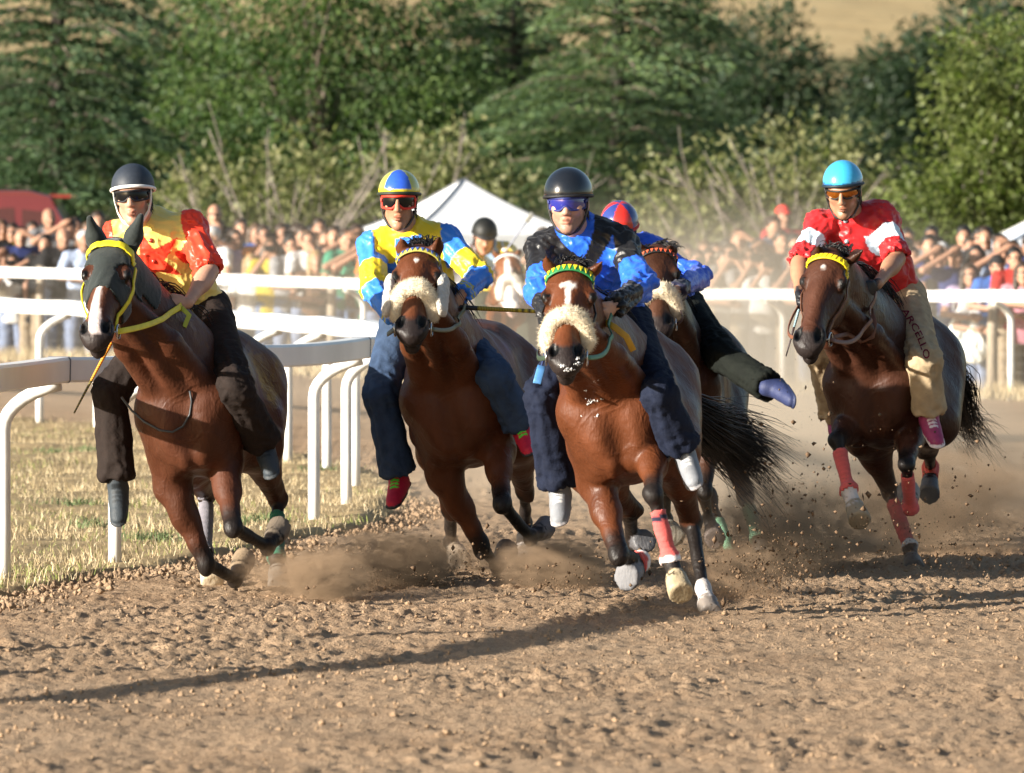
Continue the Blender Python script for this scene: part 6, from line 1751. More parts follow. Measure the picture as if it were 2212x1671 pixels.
# ------------------------------------------------------------------ tents and parked vehicles
mat('tent_cloth', (.80, .81, .82), rough=.75, var=.05, vscale=2, bump=.1, bscale=4)
mat('stripe_cloth', attr=True, rough=.75, var=.05, vscale=3)
mat('car_paint', attr=True, rough=.28, spec=.5, coat=.6, var=.06, vscale=2)
mat('car_glass', (.02, .025, .03), rough=.06, spec=.8)
mat('tyre', (.02, .02, .02), rough=.85)
mat('chrome', (.6, .6, .6), rough=.25, metal=1)
def gazebo(name, c, w, eave, peak, rot, label, striped=False, ht=2.2):
    root = empty(name, (c[0], c[1], c[2])); cr, sr = math.cos(rot), math.sin(rot)
    def Q(x, y, z): return V(x * cr - y * sr, x * sr + y * cr, z)
    h = w / 2
    cs = [(-h, -h), (h, -h), (h, h), (-h, h)]
    for i in range(4):                                     # four curved roof panels, a valance under each
        a, b = np.array(cs[i]), np.array(cs[(i + 1) % 4]); n = 14; V_, F_, C_ = [], [], []
        for j in range(n + 1):
            t = j / n; sag = t ** 1.35
            for k in range(n + 1):
                p = (a + (b - a) * (k / n)) * (1 - t); V_.append(Q(p[0], p[1], eave + (peak - eave) * sag - .05 * math.sin(math.pi * k / n) * (1 - t)))
                C_.append((.70, .73, .76) if not striped or (k // 2) % 2 == 0 else (.42, .50, .62))
        for j in range(n):
            for k in range(n): F_.append([j * (n + 1) + k, j * (n + 1) + k + 1, (j + 1) * (n + 1) + k + 1, (j + 1) * (n + 1) + k])
        mb = MB(); mb.add(V_, F_, np.array(C_)); mb.build('roof_panel', MATS['stripe_cloth' if striped else 'tent_cloth'], root, True)
        V_ = []
        for k in range(n + 1):
            p = a + (b - a) * (k / n); z = eave - .05 * math.sin(math.pi * k / n)
            V_ += [Q(p[0] * 1.002, p[1] * 1.002, z), Q(p[0] * 1.01, p[1] * 1.01, z - .22 - .03 * math.sin(k * 2.1))]
        mb = MB(); mb.add(V_, [[2 * k, 2 * k + 1, 2 * k + 3, 2 * k + 2] for k in range(n)], (.66, .70, .74)); mb.build('valance', MATS['stripe_cloth' if striped else 'tent_cloth'], root)
        mb = MB(); mb.tube([Q(a[0] * .98, a[1] * .98, eave - ht), Q(a[0] * .98, a[1] * .98, eave)], .02, 6); mb.build('leg', MATS['chrome'], root, True)
        mb = MB(); mb.tube([Q(*(a * (1 - t)), eave + .012 + (peak - eave) * t ** 1.35) for t in np.linspace(0, 1, 12)], .012, 5); mb.build('seam', MATS['rail_joint'] if not striped else MATS['chrome'], root, True)
    tag(root, label, 'tent')
    return root
def vehicle(name, c, rot, prof, win, width, col, label, cat, wheels=(.8, 3.2), glass='car_glass', extra=None):
    """side profile [(x,z)] swept across the width with the upper body drawn in; win: window outlines on the side"""
    root = empty(name, c); cr, sr = math.cos(rot), math.sin(rot)
    def Q(x, y, z): return V(x * cr - y * sr, x * sr + y * cr, z)
    prof = np.array(prof, float); n = len(prof); zt = prof[:, 1].max()
    def yy(z): return width / 2 * (1 - .16 * sstep(zt * .5, zt, z) - .05 * sstep(.5, .2, z))
    ks = [(-1, 1.0), (-.93, 1.0), (0, 1.03), (.93, 1.0), (1, 1.0)]
    V_, F_ = [], []
    for s_, gz in ks:
        for x, z in prof: V_.append(Q(x + (0 if abs(s_) < .95 else .02 * np.sign(prof[:, 0].mean() - x)), s_ * yy(z), z - (0 if abs(s_) < .95 else .012)))
    for a in range(len(ks) - 1):
        for j in range(n): F_.append([a * n + j, a * n + (j + 1) % n, (a + 1) * n + (j + 1) % n, (a + 1) * n + j])
    F_ += [list(range(n)), [(len(ks) - 1) * n + j for j in range(n)][::-1]]
    mb = MB(); mb.add(V_, F_, col); mb.build('body', MATS['car_paint'], root)
    for s_ in (-1, 1):
        for w_ in win:
            mb = MB(); q = [Q(x, s_ * (yy(z) + .006), z) for x, z in w_]; q2 = [Q(x, s_ * (yy(z) - .02), z) for x, z in w_]; m = len(q)
            mb.add(q + q2, [list(range(m))] + [[j, (j + 1) % m, m + (j + 1) % m, m + j] for j in range(m)])
            mb.build('side_window', MATS[glass], root)
        for wx in wheels:
            mb = MB(); mb.tube([Q(wx, s_ * (width / 2 - .20), .32), Q(wx, s_ * (width / 2 + .01), .32)], .32, 20); wh = mb.build('wheel', MATS['tyre'], root, True)
            mb = MB(); mb.tube([Q(wx, s_ * (width / 2 - .0), .32), Q(wx, s_ * (width / 2 + .018), .32)], .19, 14); mb.build('rim', MATS['chrome'], wh, True)
    if extra: extra(root, Q, yy)
    tag(root, label, cat)
    return root
if 'vehicles' not in SKIP:
    mat('red_glass', (.07, .022, .015), rough=.12, spec=.7)
    def rails_(root, Q, yy):
        for s_ in (-1, 1):
            mb = MB(); mb.tube([Q(x, s_ * .55, z) for x, z in ((.9, 1.86), (1.0, 1.93), (2.9, 1.93), (3.0, 1.86))], .02, 6); mb.build('roof_rail', MATS['chrome'], root, True)
    p = bg(-60, 97)
    def van_extra(root, Q, yy):
        for z0, z1 in ((2.26, 2.34),):
            mb = MB(); mb.box(Q(1.3, 0, 2.40), (1.9, 1.25, .06), (.22, .05, .045)); mb.build('roof_panel', MATS['car_paint'], root)
        mb = MB(); mb.box(Q(3.62, 0, 2.30), (.30, 1.3, .05), (.20, .025, .02)); mb.build('spoiler', MATS['car_paint'], root)
    vehicle('red_van', (p[0] - 2.35, p[1], p[2]), 0, [(-.9, .35), (3.9, .35), (4.1, .8), (4.02, 1.15), (3.72, 1.9), (3.5, 2.30), (3.2, 2.38), (.8, 2.40), (.2, 2.3), (-.35, 1.5), (-.9, 1.25), (-1.0, .7)],
            [[(.3, 1.5), (1.55, 1.42), (1.55, 2.16), (.62, 2.18)], [(1.65, 1.42), (3.0, 1.40), (3.0, 2.14), (1.65, 2.16)], [(3.10, 1.42), (3.62, 1.55), (3.42, 2.08), (3.10, 2.12)]], 1.8, (.13, .02, .018), 'red van parked under the cedar behind the crowd at the left edge', 'van', glass='red_glass', extra=van_extra)
    p = bg(470, 98)
    vehicle('green_suv', (p[0] - 2.3, p[1], p[2]), 0, [(0, .35), (4.3, .35), (4.4, .9), (4.2, 1.15), (3.3, 1.25), (2.75, 1.82), (2.4, 1.90), (.5, 1.90), (.12, 1.75), (-.05, 1.0)],
            [[(.3, 1.22), (1.3, 1.22), (1.3, 1.72), (.42, 1.70)], [(1.4, 1.22), (2.2, 1.22), (2.2, 1.74), (1.4, 1.74)], [(2.3, 1.22), (2.95, 1.24), (2.6, 1.70), (2.3, 1.73)]], 1.8, (.10, .125, .105), 'grey green off-roader with roof rails parked behind the crowd', 'car', extra=rails_)
    p = bg(640, 96)
    vehicle('blue_car', (p[0] - 1.9, p[1], p[2]), 0, [(0, .3), (4.0, .3), (4.1, .8), (3.0, 1.0), (2.4, 1.45), (1.0, 1.48), (.3, 1.05), (-.1, .9)],
            [[(.6, 1.05), (1.5, 1.05), (1.5, 1.40), (1.05, 1.40)], [(1.6, 1.05), (2.7, 1.05), (2.35, 1.38), (1.6, 1.40)]], 1.7, (.03, .05, .16), 'dark blue car mostly hidden behind the crowd left of the tent', 'car')
    def amb(root, Q, yy):
        mb = MB(); mb.box(Q(2.2, 0, 1.70), (4.0, 1.78, .09), (.55, .06, .05)); mb.build('red_stripe', MATS['car_paint'], root)
        mb = MB(); mb.tube([Q(1.55, -.2, 1.92), Q(1.55, -.2, 2.16)], [.075, .07], 12, col=(.75, .62, .12)); mb.build('beacon', MATS['car_paint'], root, True)
    p = bg(2010, 92)
    vehicle('white_van', (p[0] - 1.5, p[1], p[2]), 0, [(-.4, .35), (4.6, .35), (4.7, 1.0), (4.3, 1.5), (3.9, 1.92), (.1, 1.94), (-.4, 1.8), (-.5, 1.0)],
            [[(.2, 1.25), (1.4, 1.25), (1.4, 1.6), (.2, 1.6)], [(1.6, 1.25), (2.9, 1.25), (2.9, 1.6), (1.6, 1.6)]], 1.8, (.72, .74, .76), 'white van with red stripe and yellow roof beacon behind the crowd', 'van', extra=amb)
    p = at(1000, HORIZON, 104); zg = float(hills(np.array([p[0]]), np.array([104.]))[0])
    s_ = FPX / 104
    gazebo('white_tent', (p[0], p[1], 0), 2.75, 1.63 + (517 - 502) / s_, 1.63 + (517 - 388) / s_, R(20), 'white peaked tent behind the yellow and blue rider')
    p = at(2330, HORIZON, 93); s_ = FPX / 93
    gazebo('striped_canopy', (p[0], p[1], 0), 3.0, 1.63 + (517 - 545) / s_, 1.63 + (517 - 415) / s_, R(6), 'pale blue striped canopy at the right edge behind the crowd', True)

# ------------------------------------------------------------------ spectators
for nm, rg, sp_ in (('crowd_skin', .5, .35), ('crowd_cloth', .85, .2), ('crowd_hair', .5, .4)):
    mat(nm, rough=rg, spec=sp_, objcol=True, var=.12, vscale=14, bump=.2, bscale=40)
mat('crowd_black', (.01, .01, .012), rough=.2); mat('bag_plastic', (.70, .74, .72), rough=.4, var=.1, vscale=8, bump=.3, bscale=12)
POSES = {   # elbows and wrists of the right (screen-left) and left arm; how far the trunk leans
    'rail': ([(-.30, -.18, 1.14), (-.02, -.42, 1.10)], [(.30, -.18, 1.14), (.04, -.42, 1.12)], .16),
    'shade': ([(-.42, -.16, 1.44), (-.10, -.17, 1.63)], [(.30, -.10, 1.12), (.16, -.38, 1.08)], .06),
    'shadeleft': ([(-.28, -.12, 1.12), (-.12, -.40, 1.10)], [(.42, -.14, 1.46), (.10, -.17, 1.62)], .06),
    'camera': ([(-.24, -.30, 1.24), (-.06, -.28, 1.50)], [(.24, -.30, 1.24), (.06, -.28, 1.50)], .06),
    'down': ([(-.25, .02, 1.12), (-.24, -.06, .88)], [(.25, .02, 1.12), (.24, -.06, .88)], .0),
    'mouth': ([(-.26, -.22, 1.12), (.06, -.40, 1.08)], [(.26, -.30, 1.20), (.03, -.22, 1.48)], .05),
    'point': ([(-.36, -.10, 1.60), (-.30, -.20, 1.85)], [(.28, -.12, 1.12), (.12, -.38, 1.10)], .03),
}
def spectator_kit(pose, hs=.016):
    (re_, rw), (le, lw), lean = POSES[pose]
    def T(p): return V(*p) + V(0, -lean * max(0, p[2] - .9) / .7, -lean * .25 * max(0, p[2] - .9))
    X = np.eye(3)
    fx = np.array([[1, 0, 0], [0, -1, 0], [0, 0, 1]], float)
    hc = T((0, -.03, 1.60)) if lean > .1 else T((0, 0, 1.60))
    Hd = lambda x, y, z: hc + V(x, -y, z)
    F = Field((-.62, -.75, -.05), (.62, .35, 2.05), hs)
    one = (1, 1, 1); C, E = F.cone, F.ell
    sh = [T((-.18, 0, 1.40)), T((.18, 0, 1.40))]
    E(T((0, 0, 1.0)), X, V(.15, .10, .14), .04, one); C(T((0, 0, 1.0)), T((0, 0, 1.32)), .13, .15, .05, one, (0, 1, 0), .7)
    for s_, e, w, y in ((sh[0], V(*re_), V(*rw), -1), (sh[1], V(*le), V(*lw), 1)):
        C(T((0, 0, 1.40)), s_, .05, .055, .04, one); C(s_, e, .050, .042, .03, one); C(e, w, .042, .028, .02, one)
        d = nrm(w - e); E(w + d * .06, np.stack([d, nrm(np.cross(d, V(0.2, 1, .1))), nrm(np.cross(d, np.cross(d, V(.2, 1, .1))))]), V(.075, .045, .022), .02, one)
        for q in range(4): C(w + d * .09 + V(.02 * (q - 1.5), 0, 0), w + d * .15 + V(.022 * (q - 1.5), -.01, 0), .010, .008, .008, one)
        C(V(y * .09, 0, .95), V(y * .10, 0, .5), .075, .055, .04, one); C(V(y * .10, 0, .5), V(y * .10, .02, .08), .055, .04, .03, one)
        C(V(y * .10, .03, .04), V(y * .11, -.15, .035), .04, .035, .02, one)
    C(Hd(0, -.02, -.06), T((0, 0, 1.40)), .055, .06, .03, one)
    F.h = hs
    person_head(F, Hd, fx, one, k=.015)
    out = {}
    v, f, c = F.mesh(); v = relax(v, f, 1, .35)
    out['body'] = mesh_from('spectator_body', v, f, None); out['body'].materials.append(MATS['crowd_skin'])
    K = Field((-.62, -.75, .6), (.62, .35, 1.6), hs); C, E = K.cone, K.ell
    C(V(0, 0, .86), T((0, 0, 1.1)), .165, .16, .04, one, (0, 1, 0), .75, cut=(V(0, 0, .80), V(0, 0, -1))); C(T((0, 0, 1.05)), T((0, 0, 1.32)), .16, .17, .05, one, (0, 1, 0), .72)
    for s_, e in ((sh[0], V(*re_)), (sh[1], V(*le))):
        C(T((0, 0, 1.405)), s_, .062, .07, .04, one); m = lerp(s_, e, .68); C(s_, m, .072, .066, .03, one, cut=(m, e - s_))
    v, f, c = K.mesh(); v = relax(v, f, 1, .4); n = normals(v, f); v = wrinkle(v, n, [], .009, 3)
    out['shirt'] = mesh_from('spectator_shirt', v, f, None); out['shirt'].materials.append(MATS['crowd_cloth'])
    K = Field((-.35, -.35, 0), (.35, .3, 1.1), hs * 1.2); C = K.cone
    for y in (-1, 1):
        C(V(y * .085, 0, .92), V(y * .105, 0, .5), .095, .075, .03, one); C(V(y * .105, 0, .5), V(y * .105, .02, .08), .075, .065, .03, one, cut=(V(0, 0, .06), V(0, 0, -1)))
    K.ell(V(0, 0, .93), X, V(.165, .12, .10), .03, one)
    v, f, c = K.mesh(); n = normals(v, f); v = wrinkle(v, n, [], .008, 7)
    out['trousers'] = mesh_from('spectator_trousers', v, f, None); out['trousers'].materials.append(MATS['crowd_cloth'])
    for long in (0, 1):
        K = Field(hc - V(.2, .2, .45), hc + V(.2, .25, .25), .011)
        K.ell(Hd(0, -.018, .045), fx, V(.084, .103, .096), .02, one)
        K.ell(Hd(0, .085, -.035), fx, V(.10, .085, .105), .015, None, 'sub')
        if long:
            for y in (-1, 1): K.cone(Hd(.07 * y, -.03, .03), Hd(.085 * y, -.03, -.20), .045, .04, .03, one)
            K.cone(Hd(0, -.07, .0), Hd(0, -.075, -.24), .08, .075, .03, one)
        v, f, c = K.mesh(); n = normals(v, f); v = v + n * (.006 * fbm(v * 40, 2, 3))[:, None]
        me = mesh_from('spectator_hair', v, f, None); me.materials.append(MATS['crowd_hair']); out['hair%d' % long] = me
    mb = MB(); ph = np.linspace(-1.2, 1.2, 13)
    q = [Hd(math.sin(p) * .080, math.cos(p) * .108 - .004, .006 + s_ * .017) for s_ in (-1, 1) for p in ph]
    mb.add(q, [[j, j + 1, 14 + j, 13 + j] for j in range(12)]); q2 = [p + V(0, .008, 0) for p in q]; mb.add(q2, [[13 + j, 14 + j, j + 1, j] for j in range(12)])
    out['sunglasses'] = mesh_from('sunglasses', np.concatenate(mb.v), mb.f); out['sunglasses'].materials.append(MATS['crowd_black'])
    K = Field(hc - V(.2, .3, .1), hc + V(.2, .25, .25), .011)
    K.ell(Hd(0, -.014, .05), fx, V(.088, .108, .095), .01, one, cut=(Hd(0, 0, .045), V(0, 0, -1))); K.ell(Hd(0, .11, .048), fx, V(.065, .07, .010), .01, one)
    v, f, c = K.mesh(); out['cap'] = mesh_from('spectator_cap', v, f, None); out['cap'].materials.append(MATS['crowd_cloth'])
    mb = MB(); w = lerp(V(*rw), V(*lw), .5); mb.box(w + V(0, -.05, .10), (.12, .05, .075)); mb.tube([w + V(0, -.05, .10), w + V(0, -.13, .10)], .03, 10)
    out['camera'] = mesh_from('spectator_camera', np.concatenate(mb.v), mb.f, None, False); out['camera'].materials.append(MATS['crowd_black'])
    return out
COLW = {'white': (.72, .72, .72), 'black': (.018, .018, .02), 'navy': (.03, .045, .16), 'blue': (.05, .16, .52), 'pale blue': (.42, .52, .72), 'red': (.58, .05, .04), 'grey': (.25, .25, .26), 'green': (.06, .32, .20), 'pink': (.62, .28, .34), 'yellow': (.65, .50, .06), 'beige': (.52, .44, .33), 'brown': (.14, .08, .05), 'lilac': (.50, .40, .60), 'orange': (.65, .22, .05), 'dark red': (.28, .03, .035), 'teal': (.06, .30, .36)}
HAIRC = {'black': (.010, .009, .008), 'dark brown': (.030, .018, .011), 'brown': (.07, .04, .022), 'fair': (.26, .17, .08), 'grey': (.42, .42, .42)}
POSEW = {'rail': 'leaning on the rail', 'shade': 'shading the eyes with the right hand', 'shadeleft': 'shading the eyes with the left hand', 'camera': 'holding a camera up to the face', 'down': 'standing with arms down', 'mouth': 'with one hand at the mouth', 'point': 'raising one arm'}
def spectators():
    kits = {k: spectator_kit(k) for k in POSES}
    r = np.random.default_rng(99)
    spec = []                                              # px, row, shirt, pose, hair, long, glasses, cap, dz
    def add(px, row, shirt, pose, hair='dark brown', long=0, gl=0, cap=None, dz=0.0, bald=0, face=0): spec.append((px, row, shirt, pose, hair, long, gl, cap, dz, bald, face))
    # those one can tell apart in the photograph
    add(6, 0, 'white', 'shade', dz=-.16); add(28, 0, 'white', 'camera', dz=-.20); add(45, 1, 'navy', 'shadeleft', dz=-.05); add(72, 0, 'black', 'shade', 'dark brown', 1, dz=-.20); add(98, 0, 'black', 'down', 'black', dz=-.06); add(106, 2, 'grey', 'down', 'brown', 0, dz=.10, bald=1)
    add(128, 0, 'black', 'rail', 'brown', dz=.0, bald=1); add(152, 1, 'grey', 'shade', dz=.05); add(176, 0, 'pale blue', 'rail', 'grey', dz=-.02); add(212, 1, 'brown', 'down', 'dark brown', dz=.08)
    add(464, 2, 'black', 'down', 'brown', gl=1, dz=.12, bald=1); add(452, 1, 'red', 'down', cap='red', dz=-.04); add(486, 0, 'white', 'rail', 'grey', dz=.06, face=1); add(508, 1, 'lilac', 'down', 'dark brown', 1, 1); add(520, 2, 'grey', 'down'); add(543, 0, 'white', 'down', 'fair', 1, dz=-.18)
    add(566, 1, 'orange', 'camera', 'dark brown', gl=1); add(586, 0, 'yellow', 'camera', 'brown', 1, dz=-.06); add(606, 1, 'grey', 'camera', dz=.02); add(624, 0, 'grey', 'mouth', 'black', gl=1); add(645, 1, 'black', 'rail'); add(664, 0, 'white', 'mouth', 'brown', gl=1, dz=.04); add(690, 2, 'brown', 'down', dz=.08); add(682, 0, 'brown', 'rail', 'fair', 1, dz=-.12); add(704, 1, 'teal', 'down', 'brown', 1)
    add(722, 1, 'grey', 'down', dz=.06); add(744, 0, 'green', 'shadeleft', 'dark brown', dz=.04); add(766, 1, 'beige', 'shade'); add(778, 0, 'brown', 'shade', 'brown', dz=-.08)
    for px in (1150, 1172): add(px, int(px % 3), 'beige', 'camera')
    for i, px in enumerate((1462, 1484, 1506, 1530, 1552)): add(px, i % 2, ('pink', 'beige', 'grey', 'white', 'beige')[i], ('rail', 'down', 'camera', 'camera', 'rail')[i], dz=-.05)
    add(1576, 0, 'grey', 'camera', dz=.02); add(1594, 1, 'beige', 'shadeleft', 'brown', dz=.08); add(1612, 0, 'grey', 'camera', 'brown', dz=-.02); add(1634, 1, 'black', 'shade', 'black', dz=.02); add(1652, 0, 'white', 'camera', 'dark brown', 1, dz=-.08); add(1668, 2, 'pale blue', 'mouth', dz=.15); add(1688, 1, 'black', 'down', dz=.08); add(1712, 0, 'black', 'camera', dz=-.06)
    add(1692, 3, 'dark red', 'down', 'brown', cap='red', dz=.42); add(1716, 3, 'navy', 'down', 'dark brown', dz=.22)
    add(1962, 1, 'brown', 'rail', 'black', dz=-.02); add(1978, 0, 'navy', 'rail', 'dark brown', dz=.05, face=1); add(2012, 2, 'grey', 'down', 'black', dz=.06); add(2022, 0, 'black', 'shade', 'black', dz=-.02); add(2036, 1, 'grey', 'down', 'grey'); add(2058, 0, 'navy', 'shade', 'black', gl=1, dz=.04)
    add(2082, 2, 'white', 'down', 'black', dz=.08); add(2090, 0, 'lilac', 'rail', 'dark brown', 1, 1, dz=-.12); add(2108, 1, 'brown', 'down', 'black', 1, dz=-.02); add(2128, 2, 'grey', 'down', 'dark brown', dz=.03); add(2118, 0, 'white', 'rail', 'dark brown', 1, 1, dz=-.22); add(2146, 0, 'blue', 'rail', 'black', 0, 1, 'black', dz=-.08); add(2160, 2, 'grey', 'shadeleft', 'black'); add(2178, 1, 'pale blue', 'shade', 'black', dz=-.02); add(2190, 0, 'red', 'mouth', 'black', gl=1, dz=.02); add(2212, 0, 'pink', 'rail', 'dark brown', 1, 1, dz=-.12)
    add(2226, 1, 'navy', 'down', dz=.05); add(-14, 1, 'black', 'down', dz=.02); add(-26, 0, 'blue', 'rail')
    for px in range(4, 2230, 23):                          # heads filling the rows behind
        if (px < 260 or 430 < px < 800 or 1440 < px < 1760 or px > 1950): add(px + r.uniform(-6, 6), 2 + int(r.random() < .4), list(COLW)[r.integers(0, 10)], ('down', 'rail', 'down', 'mouth', 'down')[r.integers(0, 5)], list(HAIRC)[r.integers(0, 3)], int(r.random() < .3), int(r.random() < .3), dz=r.uniform(-.10, .0))
    # the rest of the row, hidden behind the riders or lost in the dust
    for px in (234, 262, 300, 345, 380, 420, 438, 800, 826, 850, 885, 930, 975, 1010, 1130, 1195, 1230, 1270, 1310, 1350, 1400, 1440, 1735, 1760, 1790, 1830, 1870, 1905, 1940):
        add(px, int(r.integers(0, 2)), list(COLW)[r.integers(0, len(COLW))], list(POSES)[r.integers(0, 5)], list(HAIRC)[r.integers(0, 3)], int(r.random() < .35), int(r.random() < .4), dz=r.uniform(-.12, .05))
    spec.sort(key=lambda q: q[0])
    seen = {}
    ords = ['leftmost', 'second from the left', 'third from the left', 'fourth from the left', 'fifth from the left', 'sixth from the left', 'seventh from the left', 'eighth from the left']
    zones = ((330, 'left of the hooded horse'), (470, 'right behind the red sleeved rider'), (640, 'above the bend of the inner rail'), (800, 'just left of the yellow and blue rider'), (1160, 'below the white tent'), (1450, 'behind the two blue clad riders'), (1600, 'in the dusty middle stretch'), (1760, 'in the dust left of the red rider'), (1950, 'behind the red rider'), (2090, 'just right of the red rider'), (3000, 'near the right edge'))
    labs = {}
    for px, row, shirt, pose, hair, long, gl, cap, dz, bald, face in spec:
        # where the sight line through px crosses this row behind the fence
        d0 = .95 + .50 * row
        u = (px - 1106) / FPX
        A_ = OUT_A - OUT_N * d0
        t = (u * A_[1] - A_[0]) / (OUT_DIR[0] - u * OUT_DIR[1]); q = A_ + OUT_DIR * t
        x, y = q; zg_ = g(x, y) - .07 + (.08 * row if row < 3 else .0)
        sc = (1.0 + r.uniform(-.03, .03)) * (1 + min(dz, .1) * .35) * (.82 if dz == .22 else 1)
        root = empty('person', (x, y, zg_ + (dz if dz > .15 or dz < -.1 else dz * .6)), r.uniform(-.25, .25) + (R(-60) if face else 0) + R(8))
        root.scale = (sc, sc, sc)
        kit = kits[pose]; skin = np.array((.40, .22, .145)) * r.uniform(.65, 1.1)
        def kid(nm, me, col):
            o = obj(nm, me, None, root); o.color = (*col, 1)
        kid('body', kit['body'], skin); kid('shirt', kit['shirt'], np.array(COLW[shirt]) * r.uniform(.55, .9))
        kid('trousers', kit['trousers'], ((.10, .15, .26), (.03, .03, .035), (.16, .20, .30), (.25, .20, .14))[r.integers(0, 4)])
        if not bald: kid('hair', kit['hair%d' % long], HAIRC[hair])
        if gl: kid('sunglasses', kit['sunglasses'], (0, 0, 0))
        if cap: kid('cap', kit['cap'], COLW[cap])
        if pose == 'camera': kid('camera', kit['camera'], (0, 0, 0))
        zone = next(n for lim, n in zones if px < lim)
        extra = 'in %s cap' % cap if cap else ('bald' if bald else ('%s haired' % hair if hair in ('grey', 'fair') else ('long haired' if long else '')))
        lab = ' '.join(('%s %s spectator in %s shirt %s %s' % (('third row' if row >= 2 else 'second row' if row else 'front row'), extra if 'cap' not in extra else '', shirt, extra if 'cap' in extra else '', POSEW[pose])).split())
        if gl: lab = lab.replace(' spectator', ' spectator wearing sunglasses', 1) if len(lab.split()) < 11 else lab
        labs.setdefault((zone, lab), []).append(root)
    for (zone, lab), rs in labs.items():
        for i, o in enumerate(rs):
            l = lab + ' ' + zone
            if len(rs) > 1: l = ords[min(i, 7)] + ' ' + l
            w = l.split()
            if len(w) > 16:
                l = l.replace('with the right hand', 'right-handed').replace('with the left hand', 'left-handed').replace('holding a camera up to the face', 'using a camera').replace('standing with arms down', 'standing'); w = l.split()
            if len(w) > 16: l = ' '.join(w[:16])
            tag(o, l, 'person', 'spectators along the far rail')
    # carrier bags hanging at the fence on the right
    for px, py, wd, lab in ((2068, 728, .17, 'white carrier bag with green mark hanging left of the wooden post'), (2106, 738, .15, 'translucent white carrier bag hanging right of the wooden post')):
        A_ = OUT_A - OUT_N * .68; u = (px - 1106) / FPX; t = (u * A_[1] - A_[0]) / (OUT_DIR[0] - u * OUT_DIR[1]); q = A_ + OUT_DIR * t
        c = at(px, py, q[1]); K = Field(c - V(.25, .2, .35), c + V(.25, .2, .4), .012)
        K.cone(c + V(0, 0, .10), c - V(0, 0, .10), wd * .45, wd * .95, .03, (1, 1, 1), (0, 1, 0), .4); K.cone(c + V(0, 0, .26), c + V(0, 0, .10), .02, wd * .4, .02, (1, 1, 1), (0, 1, 0), .5)
        v, f, _ = K.mesh(); v = wrinkle(v, normals(v, f), [], .012, 4, (16, 16, 10))
        root = empty('carrier_bag', c - V(0, 0, .2)); obj('bag', mesh_from('bag', v - (c - V(0, 0, .2)), f), MATS['bag_plastic'], root)
        for s2 in (-1, 1):
            mb = MB(); mb.tube([V(s2 * .03, 0, .44), V(s2 * .05, -.01, .52), V(s2 * .02, -.02, .62), V(0, -.02, .66)], .006, 5); mb.build('handle', MATS['bag_plastic'], root, True)
        tag(root, lab, 'bag')
if 'crowd' not in SKIP: spectators()
# ------------------------------------------------------------------ dust hanging over the track and thrown up by the hooves
def dust_material(name, dens, col, scale, thr, soft, power=1.3, seed=0.0, aniso=.15, warp=0.0):
    m = bpy.data.materials.new(name); m.use_nodes = True; t = m.node_tree; t.nodes.clear()
    o = t.nodes.new('ShaderNodeOutputMaterial'); pv = t.nodes.new('ShaderNodeVolumePrincipled')
    pv.inputs['Color'].default_value = (*col, 1); pv.inputs['Anisotropy'].default_value = aniso
    tc = t.nodes.new('ShaderNodeTexCoord')
    ln = t.nodes.new('ShaderNodeVectorMath'); ln.operation = 'LENGTH'; link(t, tc.outputs['Object'], ln.inputs[0])
    fall = t.nodes.new('ShaderNodeMapRange'); fall.interpolation_type = 'SMOOTHSTEP'
    fall.inputs[1].default_value = 1.0; fall.inputs[2].default_value = soft; fall.inputs[3].default_value = 0; fall.inputs[4].default_value = 1
    link(t, ln.outputs['Value'], fall.inputs[0])
    mp = t.nodes.new('ShaderNodeMapping'); mp.inputs['Location'].default_value = (seed, seed * 1.7, -seed); link(t, tc.outputs['Object'], mp.inputs[0])
    nz = t.nodes.new('ShaderNodeTexNoise'); nz.inputs['Scale'].default_value = scale; nz.inputs['Detail'].default_value = 5; nz.inputs['Roughness'].default_value = .6
    nz.inputs['Distortion'].default_value = warp; link(t, mp.outputs[0], nz.inputs['Vector'])
    mr = t.nodes.new('ShaderNodeMapRange'); mr.inputs[1].default_value = thr; mr.inputs[2].default_value = thr + .28; mr.inputs[3].default_value = 0; mr.inputs[4].default_value = 1
    link(t, nz.outputs[0], mr.inputs[0])
    a = t.nodes.new('ShaderNodeMath'); a.operation = 'MULTIPLY'; link(t, fall.outputs[0], a.inputs[0]); link(t, mr.outputs[0], a.inputs[1])
    b = t.nodes.new('ShaderNodeMath'); b.operation = 'MULTIPLY'; b.inputs[1].default_value = dens; link(t, a.outputs[0], b.inputs[0])
    link(t, b.outputs[0], pv.inputs['Density']); link(t, pv.outputs[0], o.inputs['Volume'])
    return m
_ico = None
def dust(name, c, rad, m, label):
    global _ico
    if _ico is None:
        bm = bmesh.new(); bmesh.ops.create_icosphere(bm, subdivisions=3, radius=1.02); _ico = bpy.data.meshes.new('dust_shape'); bm.to_mesh(_ico); bm.free()
    me = _ico.copy(); me.materials.append(m)
    o = obj(name, me); o.location = tuple(c); o.scale = tuple(rad)
    tag(o, label, 'dust', kind='stuff')
    return o
def gp(px, py, dz=0.0):
    Y = FPX * CAMZ / (py - HORIZON); p = at(px, py, Y); return V(p[0], p[1], dz)
